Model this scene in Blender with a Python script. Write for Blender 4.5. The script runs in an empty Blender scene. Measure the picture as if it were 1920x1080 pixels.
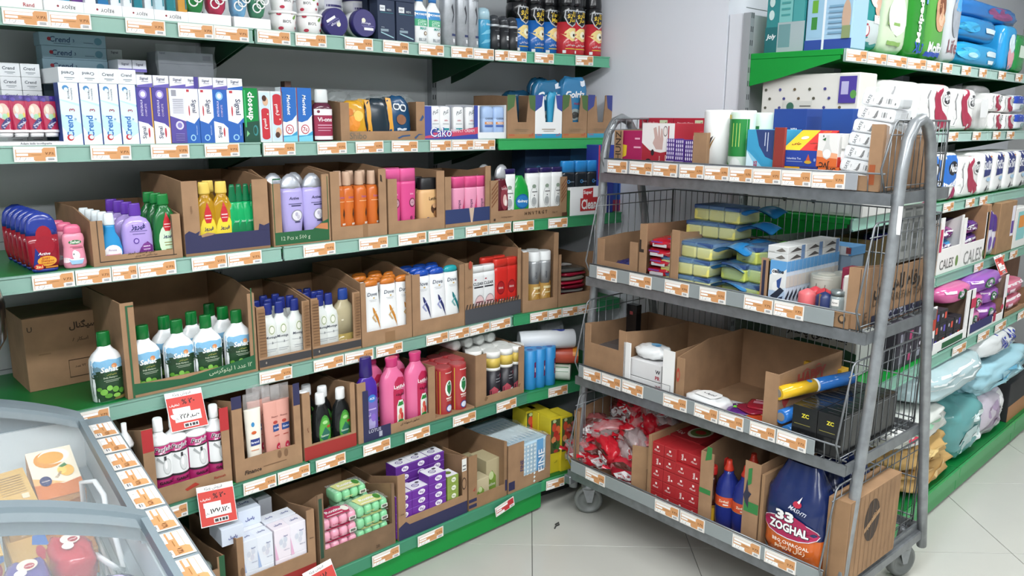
import bpy, math, random
from mathutils import Vector, Matrix
from mathutils.geometry import tessellate_polygon
random.seed(7)
scene = bpy.context.scene
COL = scene.collection
# ------------------------------------------------------------------ camera, light, exposure
CAM_H, PITCH, ROLL, YAW, FPX = 1.5807, math.radians(11.93), math.radians(-0.43), math.radians(46.34), 1500.0
_fw = Vector((math.cos(YAW), math.sin(YAW), 0)); _rt = Vector((math.sin(YAW), -math.cos(YAW), 0))
_w = math.cos(PITCH)*_fw - math.sin(PITCH)*Vector((0, 0, 1)); _d = _w.cross(_rt)
CR = math.cos(ROLL)*_rt + math.sin(ROLL)*_d; CD = -math.sin(ROLL)*_rt + math.cos(ROLL)*_d
CPOS = Vector((0, 0, CAM_H))
cam = bpy.data.objects.new('camera', bpy.data.cameras.new('camera')); COL.objects.link(cam)
cam.data.sensor_width = 36; cam.data.lens = FPX/1920*36; cam.data.clip_start = .02
cam.matrix_world = Matrix(((CR.x, -CD.x, -_w.x, 0), (CR.y, -CD.y, -_w.y, 0), (CR.z, -CD.z, -_w.z, CAM_H), (0, 0, 0, 1)))
scene.camera = cam
scene.view_settings.view_transform = 'Standard'; scene.view_settings.look = 'None'
scene.view_settings.gamma = 1; scene.view_settings.use_curve_mapping = False
scene.view_settings.exposure = 0.06
wd = bpy.data.worlds.new('world'); scene.world = wd; wd.use_nodes = True
wd.node_tree.nodes['Background'].inputs[0].default_value = (.9, .95, 1, 1)
wd.node_tree.nodes['Background'].inputs[1].default_value = .3
CEIL = 2.95
scene.cycles.adaptive_threshold = .02; scene.cycles.max_bounces = 6; scene.cycles.diffuse_bounces = 3; scene.cycles.glossy_bounces = 2; scene.cycles.transmission_bounces = 2; scene.cycles.transparent_max_bounces = 10
scene.cycles.caustics_reflective = False; scene.cycles.caustics_refractive = False
LIGHT_SPOTS = [(x, y) for y in (-1.5, .5) for x in (-2.3, -.95, .4, 1.75, 3.9)]
LIGHT_W = 27

# ------------------------------------------------------------------ measuring helpers
def ray(x, y): return ((x-960)/FPX)*CR + ((y-540)/FPX)*CD + _w
class Fr:
    """A shelf front: origin (x, y), heading, height of its top face. s runs along it, t runs into it."""
    def __init__(f, ox, oy, ang, z):
        f.o = Vector((ox, oy, 0)); f.a = math.radians(ang); f.z = z
        f.e = Vector((math.cos(f.a), math.sin(f.a), 0)); f.n = Vector((-math.sin(f.a), math.cos(f.a), 0))
    def at(f, x, y, t=0.0):
        r = ray(x, y); k = (t - (CPOS-f.o).dot(f.n))/r.dot(f.n); p = CPOS + k*r
        return (p-f.o).dot(f.e), p.z
    def s(f, x, y, t=0.0): return f.at(x, y, t)[0]
    def w(f, s, t, z=None):
        p = f.o + f.e*s + f.n*t; return Vector((p.x, p.y, f.z if z is None else z))

# ------------------------------------------------------------------ materials
def lin(h):
    h = h.lstrip('#'); c = [int(h[i:i+2], 16)/255 for i in (0, 2, 4)]
    return [x/12.92 if x <= .04045 else ((x+.055)/1.055)**2.4 for x in c]
_M = {}
def M(h, k='p'):
    """k: p plastic, g glossy, m matte paper, k cardboard, s steel, z painted metal, f clear film, t tinted clear, e lamp, w glass"""
    if (h, k) in _M: return _M[h, k]
    m = bpy.data.materials.new({'p': 'plastic', 'g': 'gloss', 'm': 'paper', 'k': 'cardboard', 's': 'steel', 'z': 'painted_metal', 'f': 'film', 't': 'tinted', 'e': 'lamp', 'w': 'glass'}[k]+'_'+h.strip('#'))
    m.use_nodes = True; nt = m.node_tree; b = nt.nodes['Principled BSDF']
    c = lin(h)+[1]; b.inputs['Base Color'].default_value = c; m.diffuse_color = c
    I = b.inputs
    I['Roughness'].default_value = dict(p=.38, g=.16, m=.62, k=.85, s=.3, z=.38, f=.12, t=.1, e=.5, w=.05)[k]
    if k in 'ks':
        n = nt.nodes.new('ShaderNodeTexNoise'); n.inputs['Scale'].default_value = 14 if k == 'k' else 30; n.inputs['Detail'].default_value = 5
        tc = nt.nodes.new('ShaderNodeTexCoord'); nt.links.new(tc.outputs['Object'], n.inputs['Vector'])
        r = nt.nodes.new('ShaderNodeValToRGB'); f = .84 if k == 'k' else .8
        r.color_ramp.elements[0].color = [x*f for x in c[:3]]+[1]; r.color_ramp.elements[1].color = [min(1, x*1.1) for x in c[:3]]+[1]
        r.color_ramp.elements[0].position = .3; r.color_ramp.elements[1].position = .7
        nt.links.new(n.outputs['Fac'], r.inputs['Fac']); nt.links.new(r.outputs['Color'], I['Base Color'])
    if k == 's': I['Metallic'].default_value = .45
    if k == 'z': I['Metallic'].default_value = .25
    if k == 'f': I['Alpha'].default_value = .2
    if k == 't': I['Alpha'].default_value = .72
    if k == 'w': I['Alpha'].default_value = .16
    if k == 'e':
        I['Emission Color'].default_value = c; I['Emission Strength'].default_value = 7; m.cycles.emission_sampling = 'NONE'
    _M[h, k] = m
    return m
def mm(c):
    """colour spec 'rrggbb' or 'rrggbb:k' -> material"""
    if not isinstance(c, str): return c
    h, _, k = c.partition(':'); return M(h, k or 'p')
CARD = '9f7d5e:k'; CARDI = '967557:k'

# ------------------------------------------------------------------ text
_J = {'ا': 'ﺍﺎ', 'آ': 'ﺁﺂ', 'ب': 'ﺏﺐﺑﺒ', 'پ': 'ﭖﭗﭘﭙ', 'ت': 'ﺕﺖﺗﺘ', 'ث': 'ﺙﺚﺛﺜ', 'ج': 'ﺝﺞﺟﺠ', 'چ': 'ﭺﭻﭼﭽ', 'ح': 'ﺡﺢﺣﺤ', 'خ': 'ﺥﺦﺧﺨ', 'د': 'ﺩﺪ', 'ذ': 'ﺫﺬ', 'ر': 'ﺭﺮ', 'ز': 'ﺯﺰ', 'ژ': 'ﮊﮋ', 'س': 'ﺱﺲﺳﺴ', 'ش': 'ﺵﺶﺷﺸ', 'ص': 'ﺹﺺﺻﺼ', 'ض': 'ﺽﺾﺿﻀ', 'ط': 'ﻁﻂﻃﻄ', 'ظ': 'ﻅﻆﻇﻈ', 'ع': 'ﻉﻊﻋﻌ', 'غ': 'ﻍﻎﻏﻐ', 'ف': 'ﻑﻒﻓﻔ', 'ق': 'ﻕﻖﻗﻘ', 'ک': 'ﮎﮏﮐﮑ', 'گ': 'ﮒﮓﮔﮕ', 'ل': 'ﻝﻞﻟﻠ', 'م': 'ﻡﻢﻣﻤ', 'ن': 'ﻥﻦﻧﻨ', 'و': 'ﻭﻮ', 'ه': 'ﻩﻪﻫﻬ', 'ی': 'ﯼﯽﯾﯿ'}
def fa(s):
    out = ''
    for i, c in enumerate(s):
        if c not in _J: out += c; continue
        pv = i > 0 and s[i-1] in _J and len(_J[s[i-1]]) == 4; nx = i+1 < len(s) and s[i+1] in _J
        g = _J[c]
        if len(g) == 2: out += g[1 if pv else 0]
        else: out += g[(3 if nx else 1) if pv else (2 if nx else 0)]
    toks, cur = [], ''
    for c in out[::-1]: cur += c
    import re
    return re.sub('[۰-۹,/%]+', lambda m: m.group(0)[::-1], cur)
_T = {}
def tmesh(s, b=0.0, i=0.0):
    k = (s, b, i)
    if k not in _T:
        if any(c in _J for c in s) or any('۰' <= c <= '۹' for c in s): s = fa(s)
        c = bpy.data.curves.new('t', 'FONT'); c.body = s; c.resolution_u = 1 if len(s) > 6 else 2; c.offset = b; c.shear = i
        o = bpy.data.objects.new('t', c); me = o.to_mesh()
        v = [(p.co.x, p.co.y) for p in me.vertices]; f = [tuple(p.vertices) for p in me.polygons]
        o.to_mesh_clear(); bpy.data.objects.remove(o); bpy.data.curves.remove(c)
        if not v: v = [(0, 0), (1, 0), (1, 1)]; f = []
        x0, x1 = min(p[0] for p in v), max(p[0] for p in v); y0, y1 = min(p[1] for p in v), max(p[1] for p in v)
        W = x1-x0 or 1
        _T[k] = ([((x-(x0+x1)/2)/W, (y-(y0+y1)/2)/W) for x, y in v], f, (y1-y0)/W)
    return _T[k]

# ------------------------------------------------------------------ mesh builder
class MB:
    def __init__(s): s.v = []; s.f = []; s.m = []; s.sm = []; s.mats = []
    def mi(s, c):
        m = mm(c)
        if m not in s.mats: s.mats.append(m)
        return s.mats.index(m)
    def add(s, vs, fs, c, sm=False):
        o = len(s.v); s.v += [tuple(p) for p in vs]; i = s.mi(c)
        for f in fs: s.f.append([o+k for k in f]); s.m.append(i); s.sm.append(sm)
        return s
    def box(s, x0, x1, y0, y1, z0, z1, c, b=0.0, xf=None):
        if x1 < x0: x0, x1 = x1, x0
        if b <= 0:
            vs = [(x, y, z) for z in (z0, z1) for y in (y0, y1) for x in (x0, x1)]
            fs = [(0, 2, 3, 1), (4, 5, 7, 6), (0, 1, 5, 4), (1, 3, 7, 5), (3, 2, 6, 7), (2, 0, 4, 6)]
        else:
            X = (x0, x1); Y = (y0, y1); Z = (z0, z1); vs = []; ix = {}
            for i in (0, 1):
                for j in (0, 1):
                    for k in (0, 1):
                        for ax in (0, 1, 2):
                            p = [X[i]+(b if i == 0 else -b), Y[j]+(b if j == 0 else -b), Z[k]+(b if k == 0 else -b)]
                            p[ax] = (X[i], Y[j], Z[k])[ax]; ix[i, j, k, ax] = len(vs); vs.append(tuple(p))
            g = lambda i, j, k, a: ix[i, j, k, a]
            fs = []
            for q in (0, 1):
                a = [g(q, 0, 0, 0), g(q, 1, 0, 0), g(q, 1, 1, 0), g(q, 0, 1, 0)]; fs.append(a if q else a[::-1])
                a = [g(0, q, 0, 1), g(0, q, 1, 1), g(1, q, 1, 1), g(1, q, 0, 1)]; fs.append(a if q else a[::-1])
                a = [g(0, 0, q, 2), g(1, 0, q, 2), g(1, 1, q, 2), g(0, 1, q, 2)]; fs.append(a if q else a[::-1])
            for i in (0, 1):
                for j in (0, 1):
                    fs.append([g(i, j, 0, 0), g(i, j, 0, 1), g(i, j, 1, 1), g(i, j, 1, 0)][::1 if i == j else -1])
                    fs.append([g(i, 0, j, 0), g(i, 0, j, 2), g(i, 1, j, 2), g(i, 1, j, 0)][::-1 if i == j else 1])
                    fs.append([g(0, i, j, 1), g(0, i, j, 2), g(1, i, j, 2), g(1, i, j, 1)][::1 if i == j else -1])
            for i in (0, 1):
                for j in (0, 1):
                    for k in (0, 1):
                        a = [g(i, j, k, 0), g(i, j, k, 1), g(i, j, k, 2)]; fs.append(a if (i+j+k) % 2 else a[::-1])
        if xf: vs = [xf(*p) for p in vs]
        return s.add(vs, fs, c)
    def lathe(s, rings, c, n=20, e=2.0, cx=0.0, cy=0.0):
        """rings (z, rx, ry); superellipse section of exponent e"""
        vs = []; fs = []
        for z, rx, ry in rings:
            for k in range(n):
                a = 2*math.pi*k/n; ca, sa = math.cos(a), math.sin(a)
                q = (abs(ca)**e+abs(sa)**e)**(-1/e)
                vs.append((cx+rx*q*ca, cy+ry*q*sa, z))
        for j in range(len(rings)-1):
            for k in range(n): fs.append((j*n+k, j*n+(k+1) % n, (j+1)*n+(k+1) % n, (j+1)*n+k))
        s.add(vs, fs, c, True); o = len(s.v)-len(vs)
        i = s.mi(c)
        for ring, fl in ((0, True), (len(rings)-1, False)):
            if rings[ring][1] > 1e-5:
                q = [o+ring*n+k for k in range(n)]; s.f.append(q[::-1] if fl else q); s.m.append(i); s.sm.append(False)
        return s
    def tube(s, pts, r, c, n=8, closed=False):
        P = [Vector(p) for p in pts]; N = len(P); vs = []; fs = []; u = None
        for i, p in enumerate(P):
            a = P[i-1] if (i or closed) else p; b = P[(i+1) % N] if (i < N-1 or closed) else p
            t = (b-a).normalized()
            if u is None: u = t.orthogonal().normalized()
            u = (u-t*u.dot(t)).normalized(); w = t.cross(u)
            rr = r[i] if isinstance(r, (list, tuple)) else r
            for k in range(n):
                q = 2*math.pi*k/n; vs.append(p+rr*(math.cos(q)*u+math.sin(q)*w))
        for j in range(N if closed else N-1):
            for k in range(n): fs.append((j*n+k, j*n+(k+1) % n, ((j+1) % N)*n+(k+1) % n, ((j+1) % N)*n+k))
        if not closed: fs += [tuple(range(n))[::-1], tuple((N-1)*n+k for k in range(n))]
        return s.add(vs, fs, c, True)
    def prism(s, poly, y0, y1, c, xf=None):
        """polygon in (x, z) extruded from y0 to y1"""
        n = len(poly); vs = [(x, y0, z) for x, z in poly]+[(x, y1, z) for x, z in poly]
        fs = [tuple(range(n)), tuple(range(2*n-1, n-1, -1))]+[(k, k+n, (k+1) % n+n, (k+1) % n) for k in range(n)]
        if xf: vs = [xf(*p) for p in vs]
        return s.add(vs, fs, c)
    def grid(s, fn, nu, nv, c, sm=True):
        vs = [fn(i/nu, j/nv) for j in range(nv+1) for i in range(nu+1)]
        fs = [(j*(nu+1)+i, j*(nu+1)+i+1, (j+1)*(nu+1)+i+1, (j+1)*(nu+1)+i) for j in range(nv) for i in range(nu)]
        return s.add(vs, fs, c, sm)
    def deco(s, prims, surf, hw, H, curved=False, kind='m', k0=1):
        """prints: r rectangle, e ellipse, p polygon, t text; u in half widths (-1..1), v in heights (0..1)"""
        for li, p in enumerate(prims):
            k = k0+li*.5; t = p[0]
            if t == 'r':
                _, u0, v0, u1, v1, c = p; nu = max(1, int(abs(u1-u0)*6)) if curved else 1; nv = max(1, int(abs(v1-v0)*10)) if curved else 1
                s.grid(lambda a, b: surf(u0+(u1-u0)*a, v0+(v1-v0)*b, k), nu, nv, c if ':' in c else c+':'+kind, curved)
            elif t == 'e':
                _, u, v, ru, rv, c = p; rv = ru*hw/H if rv is None else rv; n = 16; vs = [surf(u, v, k)]
                for r in ((.5, 1) if curved else (1,)): vs += [surf(u+r*ru*math.cos(2*math.pi*q/n), v+r*rv*math.sin(2*math.pi*q/n), k) for q in range(n)]
                fs = [(0, 1+q, 1+(q+1) % n) for q in range(n)]
                if curved: fs += [(1+q, 1+n+q, 1+n+(q+1) % n, 1+(q+1) % n) for q in range(n)]
                s.add(vs, fs, c if ':' in c else c+':'+kind)
            elif t == 'p':
                P = [Vector((u, v, 0)) for u, v in p[1]]; tri = [tuple(P[q].xy for q in t) for t in tessellate_polygon([P])]
                if curved:
                    for _ in range(4):
                        out = []
                        for A, B, C in tri:
                            e = [((A-B).x**2+((A-B).y*H/hw)**2, A, B, C), ((B-C).x**2+((B-C).y*H/hw)**2, B, C, A), ((C-A).x**2+((C-A).y*H/hw)**2, C, A, B)]
                            L, X, Y, Z = max(e, key=lambda q: q[0])
                            if L > .09: Q = (X+Y)/2; out += [(X, Q, Z), (Q, Y, Z)]
                            else: out.append((A, B, C))
                        tri = out
                vs = [surf(q.x, q.y, k) for t in tri for q in t]
                s.add(vs, [(3*q, 3*q+1, 3*q+2) for q in range(len(tri))], p[2] if ':' in p[2] else p[2]+':'+kind)
            elif t == 't':
                st, u, v, w, c = p[1:6]; o = p[6] if len(p) > 6 else {}
                vs, fs, asp = tmesh(st, o.get('b', .012), o.get('i', 0)); Wm = w*hw; Hm = o['h']*H if 'h' in o else Wm*asp
                a = math.radians(o.get('r', 0)); ca, sa = math.cos(a), math.sin(a); out = []
                for x, y in vs:
                    x *= Wm; y = y/asp*Hm if asp else 0
                    out.append(surf(u+(x*ca-y*sa)/hw, v+(x*sa+y*ca)/H, k))
                s.add(out, fs, c if ':' in c else c+':'+kind)
        return s
    def build(s, name, parent=None, loc=None, rot=0.0, **tags):
        me = bpy.data.meshes.new(name); me.from_pydata(s.v, [], s.f)
        for m in s.mats: me.materials.append(m)
        me.polygons.foreach_set('material_index', s.m); me.polygons.foreach_set('use_smooth', s.sm); me.update()
        o = bpy.data.objects.new(name, me); COL.objects.link(o); o.parent = parent
        if loc is not None: o.location = loc
        o.rotation_euler.z = rot
        for k, v in tags.items(): o[k] = v
        return o
def tag(o, label, cat, group=None):
    o['label'] = label; o['category'] = cat
    if group: o['group'] = group
    elif 'group' in o: del o['group']
    return o
def empty(name, loc=(0, 0, 0), rot=0.0):
    o = bpy.data.objects.new(name, None); COL.objects.link(o); o.location = loc; o.rotation_euler.z = rot; o.empty_display_size = .05
    return o
_kids = {}
def dup(root, parent=None):
    c = root.copy(); COL.objects.link(c)
    if parent is not None: c.parent = parent
    ks = _kids.get(root)
    if ks is None: ks = _kids[root] = list(root.children)
    for k in ks: dup(k, c)
    return c
ORD = 'first second third fourth fifth sixth seventh eighth ninth tenth eleventh twelfth thirteenth fourteenth fifteenth sixteenth seventeenth eighteenth nineteenth twentieth'.split()
def nth(i, n, end='from left'):
    if n == 1: return ''
    if n == 2: return ('left' if i == 0 else 'right')+' one'
    if i == 0: return 'leftmost'
    if i == n-1: return 'rightmost'
    return ORD[i]+' '+end
# ------------------------------------------------------------------ room
WALL = M('e4e7ee', 'm'); CEILM = M('e6e8ea', 'm')
def wall(name, x0, x1, y0, y1, z0=0, z1=CEIL, m=WALL):
    return MB().box(x0, x1, y0, y1, z0, z1, m).build(name, kind='structure', label='plain pale grey painted shop '+name.split('_')[0])
wall('wall_back', -3, 2.83, 2.86, 2.96); wall('wall_side', 2.83, 2.96, 1.77, 2.96)
wall('wall_right', 2.96, 6.6, 1.77, 1.87); wall('wall_far', 6.6, 6.7, -3.2, 1.87, m=M('b4b5b4', 'm'))
wall('wall_left', -3.1, -3, -3.2, 2.96, m=M('b0b1b0', 'm')); wall('wall_near', -3, 6.6, -3.3, -3.2, m=M('b0b1b0', 'm'))
wall('ceiling', -3.1, 6.7, -3.3, 2.96, CEIL, CEIL+.08, CEILM)
fl = MB().box(-3.1, 6.7, -3.3, 2.96, -.06, -.004, '5c5e5c:m').build('floor', kind='structure', label='glossy pale grey tiled shop floor')
# floor tiles laid at 45 degrees to the shelving
tm = bpy.data.materials.new('porcelain_tile'); tm.use_nodes = True
_n = tm.node_tree; _b = _n.nodes['Principled BSDF']; _b.inputs['Roughness'].default_value = .22
_x = _n.nodes.new('ShaderNodeTexNoise'); _x.inputs['Scale'].default_value = 3; _x.inputs['Detail'].default_value = 6
_r = _n.nodes.new('ShaderNodeValToRGB'); _r.color_ramp.elements[0].color = lin('b4b4ad')+[1]; _r.color_ramp.elements[1].color = lin('c2c2ba')+[1]
_g = _n.nodes.new('ShaderNodeNewGeometry'); _n.links.new(_g.outputs['Position'], _x.inputs['Vector']); _n.links.new(_x.outputs['Fac'], _r.inputs['Fac']); _n.links.new(_r.outputs['Color'], _b.inputs['Base Color'])
ta = math.radians(1.12); th = YAW-ta
te2 = Vector((math.cos(th), math.sin(th), 0)); te1 = Vector((math.sin(th), -math.cos(th), 0))
t0 = _rt*.0529*CAM_H + _fw*1.7514*CAM_H
tile = None
for i in range(-4, 10):
    for j in range(-4, 7):
        c = t0 + te1*.6*(i+.5) + te2*.6*(j+.5)
        if not (-1.5 < c.x < 6.2 and -2.6 < c.y < 2.6): continue
        if tile is None:
            tile = MB().box(-.2987, .2987, -.2987, .2987, -.02, 0, tm, .0005).build('tile', fl); o = tile
        else:
            o = tile.copy(); COL.objects.link(o)
        o.location = c; o.rotation_euler.z = th
# ceiling lamps
def lamp(i, x, y):
    r = empty('ceiling_light', (x, y, CEIL))
    MB().box(-.62, .62, -.16, .16, -.06, 0, 'e8e8e8:z', .006).build('housing', r)
    MB().box(-.6, .6, -.14, .14, -.066, -.06, 'ffffff:e').build('diffuser', r)
    ld = bpy.data.lights.new('lamp_light', 'AREA'); ld.shape = 'RECTANGLE'; ld.size = 1.2; ld.size_y = .28; ld.energy = LIGHT_W; ld.color = (.95, .98, 1)
    lo = bpy.data.objects.new('lamp_light', ld); COL.objects.link(lo); lo.parent = r; lo.location = (0, 0, -.07)
    tag(r, 'long white ceiling light, %s in its row, %s row' % (ORD[i % 5], 'aisle' if i > 4 else 'rear'), 'light', 'ceiling lights')
for i, (x, y) in enumerate(LIGHT_SPOTS): lamp(i, x, y)
# ------------------------------------------------------------------ shelving
GRN = '0b7a38:z'; DGRN = '0d4a2a:z'; PANEL = 'd4d8da:z'
XJ = [.198, 1.198, 2.198]; YB = 2.827
SH = dict(A=(2.416, 1.803), B=(2.407, 1.458), C=(2.306, 1.136), D=(2.294, .750), E=(2.204, .443))
RH = .045
def make_bay(name, label, o, ang, w, shelves, base, back, rails, group, left_end=False, ht=2.15, kick='149a44:z', topcol=None, ki=.012, fill=0.0):
    """shelves: list of (front offset y in local frame, strip bottom z). local x along, y into the wall; local origin at the bay's left end"""
    r = empty(name, (o[0], o[1], 0), math.radians(ang)); tag(r, label, 'shelving', group)
    pb = MB()
    pb.box(0, w, back, back+.012, .02, ht, PANEL)
    for z in (.4, .8, 1.2, 1.6, 2.0): pb.box(0, w, back-.0015, back, z, z+.003, '8b9093:z')
    pb.build('back_panel', r)
    if fill: MB().box(-fill, 0, back+.001, back+.011, .02, ht, PANEL).build('filler_panel', r)
    for x in ((0, w) if left_end else (w,)):
        u = MB().box(x-.014, x+.014, back-.03, back, 0, ht, 'a9adb0:z')
        for k in range(int(ht/.05)):
            for dx in (-.006, .006): u.box(x+dx-.002, x+dx+.002, back-.0308, back-.03, .06+k*.05, .08+k*.05, '33383a:m')
        u.build('upright', r)
    for k, (y, z) in enumerate(shelves):
        zt = z+RH; s = MB().box(.004, w-.004, y+.012, back-.03, zt-.022, zt, topcol or GRN, .002).build('shelf', r)
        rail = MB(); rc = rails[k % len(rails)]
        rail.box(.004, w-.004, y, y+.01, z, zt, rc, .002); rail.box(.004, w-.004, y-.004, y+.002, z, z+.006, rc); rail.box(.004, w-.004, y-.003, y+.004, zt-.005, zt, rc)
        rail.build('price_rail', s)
        for x in (.006, w-.009):
            b = MB(); D = back-.03
            b.add([(x, D, zt-.02), (x, y+.02, zt-.02), (x, y+.02, zt-.035), (x, D-.1, zt-.1), (x, D, zt-.12),
                   (x+.003, D, zt-.02), (x+.003, y+.02, zt-.02), (x+.003, y+.02, zt-.035), (x+.003, D-.1, zt-.1), (x+.003, D, zt-.12)],
                  [(0, 1, 2, 3, 4), (9, 8, 7, 6, 5)]+[(i, i+5, (i+1) % 5+5, (i+1) % 5) for i in range(5)], topcol or DGRN)
            b.build('bracket', s)
    if base:
        y, z = base; zt = z+RH
        s = MB().box(.002, w-.002, y+.014, back-.03, zt-.02, zt, GRN, .002).build('base_shelf', r)
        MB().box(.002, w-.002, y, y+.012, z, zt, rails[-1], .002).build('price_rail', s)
        MB().box(.002, w-.002, y+ki, y+ki+.018, .012, z, kick, .002).build('kick_plate', s)
        MB().box(.01, w-.01, y+ki+.028, back-.04, 0, .012, '202322:m').build('foot', s)
    return r
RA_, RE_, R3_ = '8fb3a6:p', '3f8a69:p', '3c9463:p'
G1 = 'left wall shelving bays'
for i, lb in ((0, 'green shelving bay beside the freezer, nearest the camera'), (1, 'middle green shelving bay between freezer bay and trolley')):
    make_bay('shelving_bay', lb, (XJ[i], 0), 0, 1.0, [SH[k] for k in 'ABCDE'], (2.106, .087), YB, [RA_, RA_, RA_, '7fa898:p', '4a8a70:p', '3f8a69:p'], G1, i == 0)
A3 = -8.0
# third bay, turned slightly towards the aisle
def b3(y): return y-2.306
make_bay('shelving_bay', 'narrow angled green shelving bay behind the wire trolley', (2.198, 2.306), A3, .60,
         [(b3(SH[k][0]), SH[k][1]) for k in 'ABCDE'], (-.20, .087), .50, ['5fa988:p', '37a35c:p', R3_, R3_, R3_, R3_], G1, kick='1c1f1d:m', ki=.09, fill=.08)  # set-back kick plate painted near black to stand for shade under the rail
FA, FB, FC, FD, FE = [Fr(0, SH[k][0], 0, SH[k][1]+RH) for k in 'ABCDE']
FF = Fr(0, 2.106, 0, .087+RH)
_e3 = Vector((math.cos(math.radians(A3)), math.sin(math.radians(A3)), 0)); _n3 = Vector((-_e3.y, _e3.x, 0))
def f3(y, z): p = Vector((2.198, 2.306, 0))+_n3*y; return Fr(p.x, p.y, A3, z)
GA, GB, GC, GD, GE = [f3(b3(SH[k][0]), SH[k][1]+RH) for k in 'ABCDE']; GF = f3(-.20, .087+RH)
# right gondola
RXJ = [2.84, 3.63, 4.42, 5.21]
RS = [(1.30, 1.786), (1.28, 1.495), (1.22, 1.195), (1.176, .89), (1.08, .60)]
for i in range(3):
    make_bay('shelving_bay', ['right green shelving bay nearest the white wall corner', 'right green shelving bay in the middle of its run', 'right green shelving bay at the photo edge'][i],
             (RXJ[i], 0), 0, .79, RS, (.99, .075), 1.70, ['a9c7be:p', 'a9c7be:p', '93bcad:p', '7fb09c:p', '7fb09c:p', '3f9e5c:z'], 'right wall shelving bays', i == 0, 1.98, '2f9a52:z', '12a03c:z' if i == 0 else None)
HA, HB, HC, HD, HE = [Fr(0, y, 0, z+RH) for y, z in RS]; HF = Fr(0, .99, 0, .075+RH)
MB().box(2.835, 2.862, 1.68, 1.765, 0, 1.98, 'dfe2e8:m').build('trim_1', kind='structure', label='white cover strip beside the right shelving')

# ------------------------------------------------------------------ trolley
CA = 2.5; CO = Vector((2.18, .92, 0)); CL = 1.06
cv = Vector((math.sin(math.radians(CA)), math.cos(math.radians(CA)), 0)); cu = Vector((math.cos(math.radians(CA)), -math.sin(math.radians(CA)), 0))
CLV = [(.14, .54, 1.385, .20), (.075, .56, .99, .31), (.03, .54, .60, .30), (0.0, .63, .213, .31)]   # front u, back u, deck z, grid height
def cfr(k):
    u0, u1, z, h = CLV[k]; p = CO+cv*CL+cu*u0; return Fr(p.x, p.y, -90-CA, z)
K1, K2, K3, K4 = [cfr(k) for k in range(4)]
ct = empty('wire_trolley', CO, -math.radians(CA)); tag(ct, 'grey metal four tier wire display trolley on castors', 'trolley')
ZN = '989c9f:s'; ZD = '7c8083:s'; WR = '7b7f82:s'
for y in (-.03, CL+.03):
    path = [(.04, y, .12), (.075, y, .42), (.115, y, .75), (.155, y, 1.2), (.168, y, 1.45), (.185, y, 1.53), (.22, y, 1.575), (.26, y, 1.588), (.30, y, 1.575), (.335, y, 1.53), (.358, y, 1.46), (.42, y, 1.2), (.50, y, .8), (.60, y, .35), (.65, y, .12)]
    MB().tube(path, .0165, ZN, 12).build('end_frame', ct)
for k, (u0, u1, z, h) in enumerate(CLV):
    b = MB()
    b.box(u0-.004, u0+.004, -.02, CL+.02, z-.036, z-.002, ZD); b.box(u1-.004, u1+.004, -.02, CL+.02, z-.036, z-.002, ZD)
    b.box(u0, u1, -.02, -.012, z-.036, z-.002, ZD); b.box(u0, u1, CL+.012, CL+.02, z-.036, z-.002, ZD)
    if k == 3: b.box(u0-.01, u1+.02, -.035, 0, z-.062, z-.026, ZD, .004); b.box(u0-.01, u1+.02, CL, CL+.035, z-.062, z-.026, ZD, .004)
    B = b.build('basket_frame', ct)
    d = MB()
    for q in range(40): y = .01+q*(CL-.02)/39; d.tube([(u0+.003, y, z-.004), (u1-.003, y, z-.004)], .0017, WR, 5)
    for q in range(6): x = u0+(u1-u0)*(q+.5)/6; d.tube([(x, 0, z-.008), (x, CL, z-.008)], .003, WR, 5)
    d.build('wire_deck', B)
    g = MB()
    for q in range(38): y = .01+q*(CL-.02)/37; g.tube([(u1+.002, y, z), (u1+.002, y, z+h)], .0016, WR, 5)
    for zz in (z+.012, z+h*.5, z+h): g.tube([(u1+.004, 0, zz), (u1+.004, CL, zz)], .0028, WR, 6)
    g.build('back_grid', B)
    for y in (.002, CL-.002):
        g = MB(); f0 = u0
        g.tube([(f0+.004, y, z), (f0-.03, y, z+.065), (f0+.03, y, z+h-.01), (f0+.045, y, z+h), (u1, y, z+h), (u1, y, z)], .0032, WR, 6)
        for q in range(13):
            x = f0+.015+(u1-f0-.02)*q/12; top = z+h if x > f0+.045 else z+h*.75
            g.tube([(x, y, z-.005), (x, y, top)], .0016, WR, 5)
        g.tube([(f0+.01, y, z+h-.04), (u1, y, z+h-.04)], .0018, WR, 5); g.tube([(f0-.004, y, z+.014), (u1, y, z+.014)], .0018, WR, 5)
        g.build('end_grid', B)
    f = MB(); f.tube([(u0-.006, 0, z+.052), (u0-.006, CL, z+.052)], .003, WR, 6)
    for q in range(28): y = .01+q*(CL-.02)/27; f.tube([(u0, y, z-.004), (u0-.006, y, z+.052)], .0016, WR, 5)
    f.build('front_wires', B)
    MB().box(u0-.013, u0-.0095, .075 if k < 3 else 0, CL-.005, z+.002, z+.05, '8f9798:p' if k else '9a9ea3:p', .001).build('price_rail', B)
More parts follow.
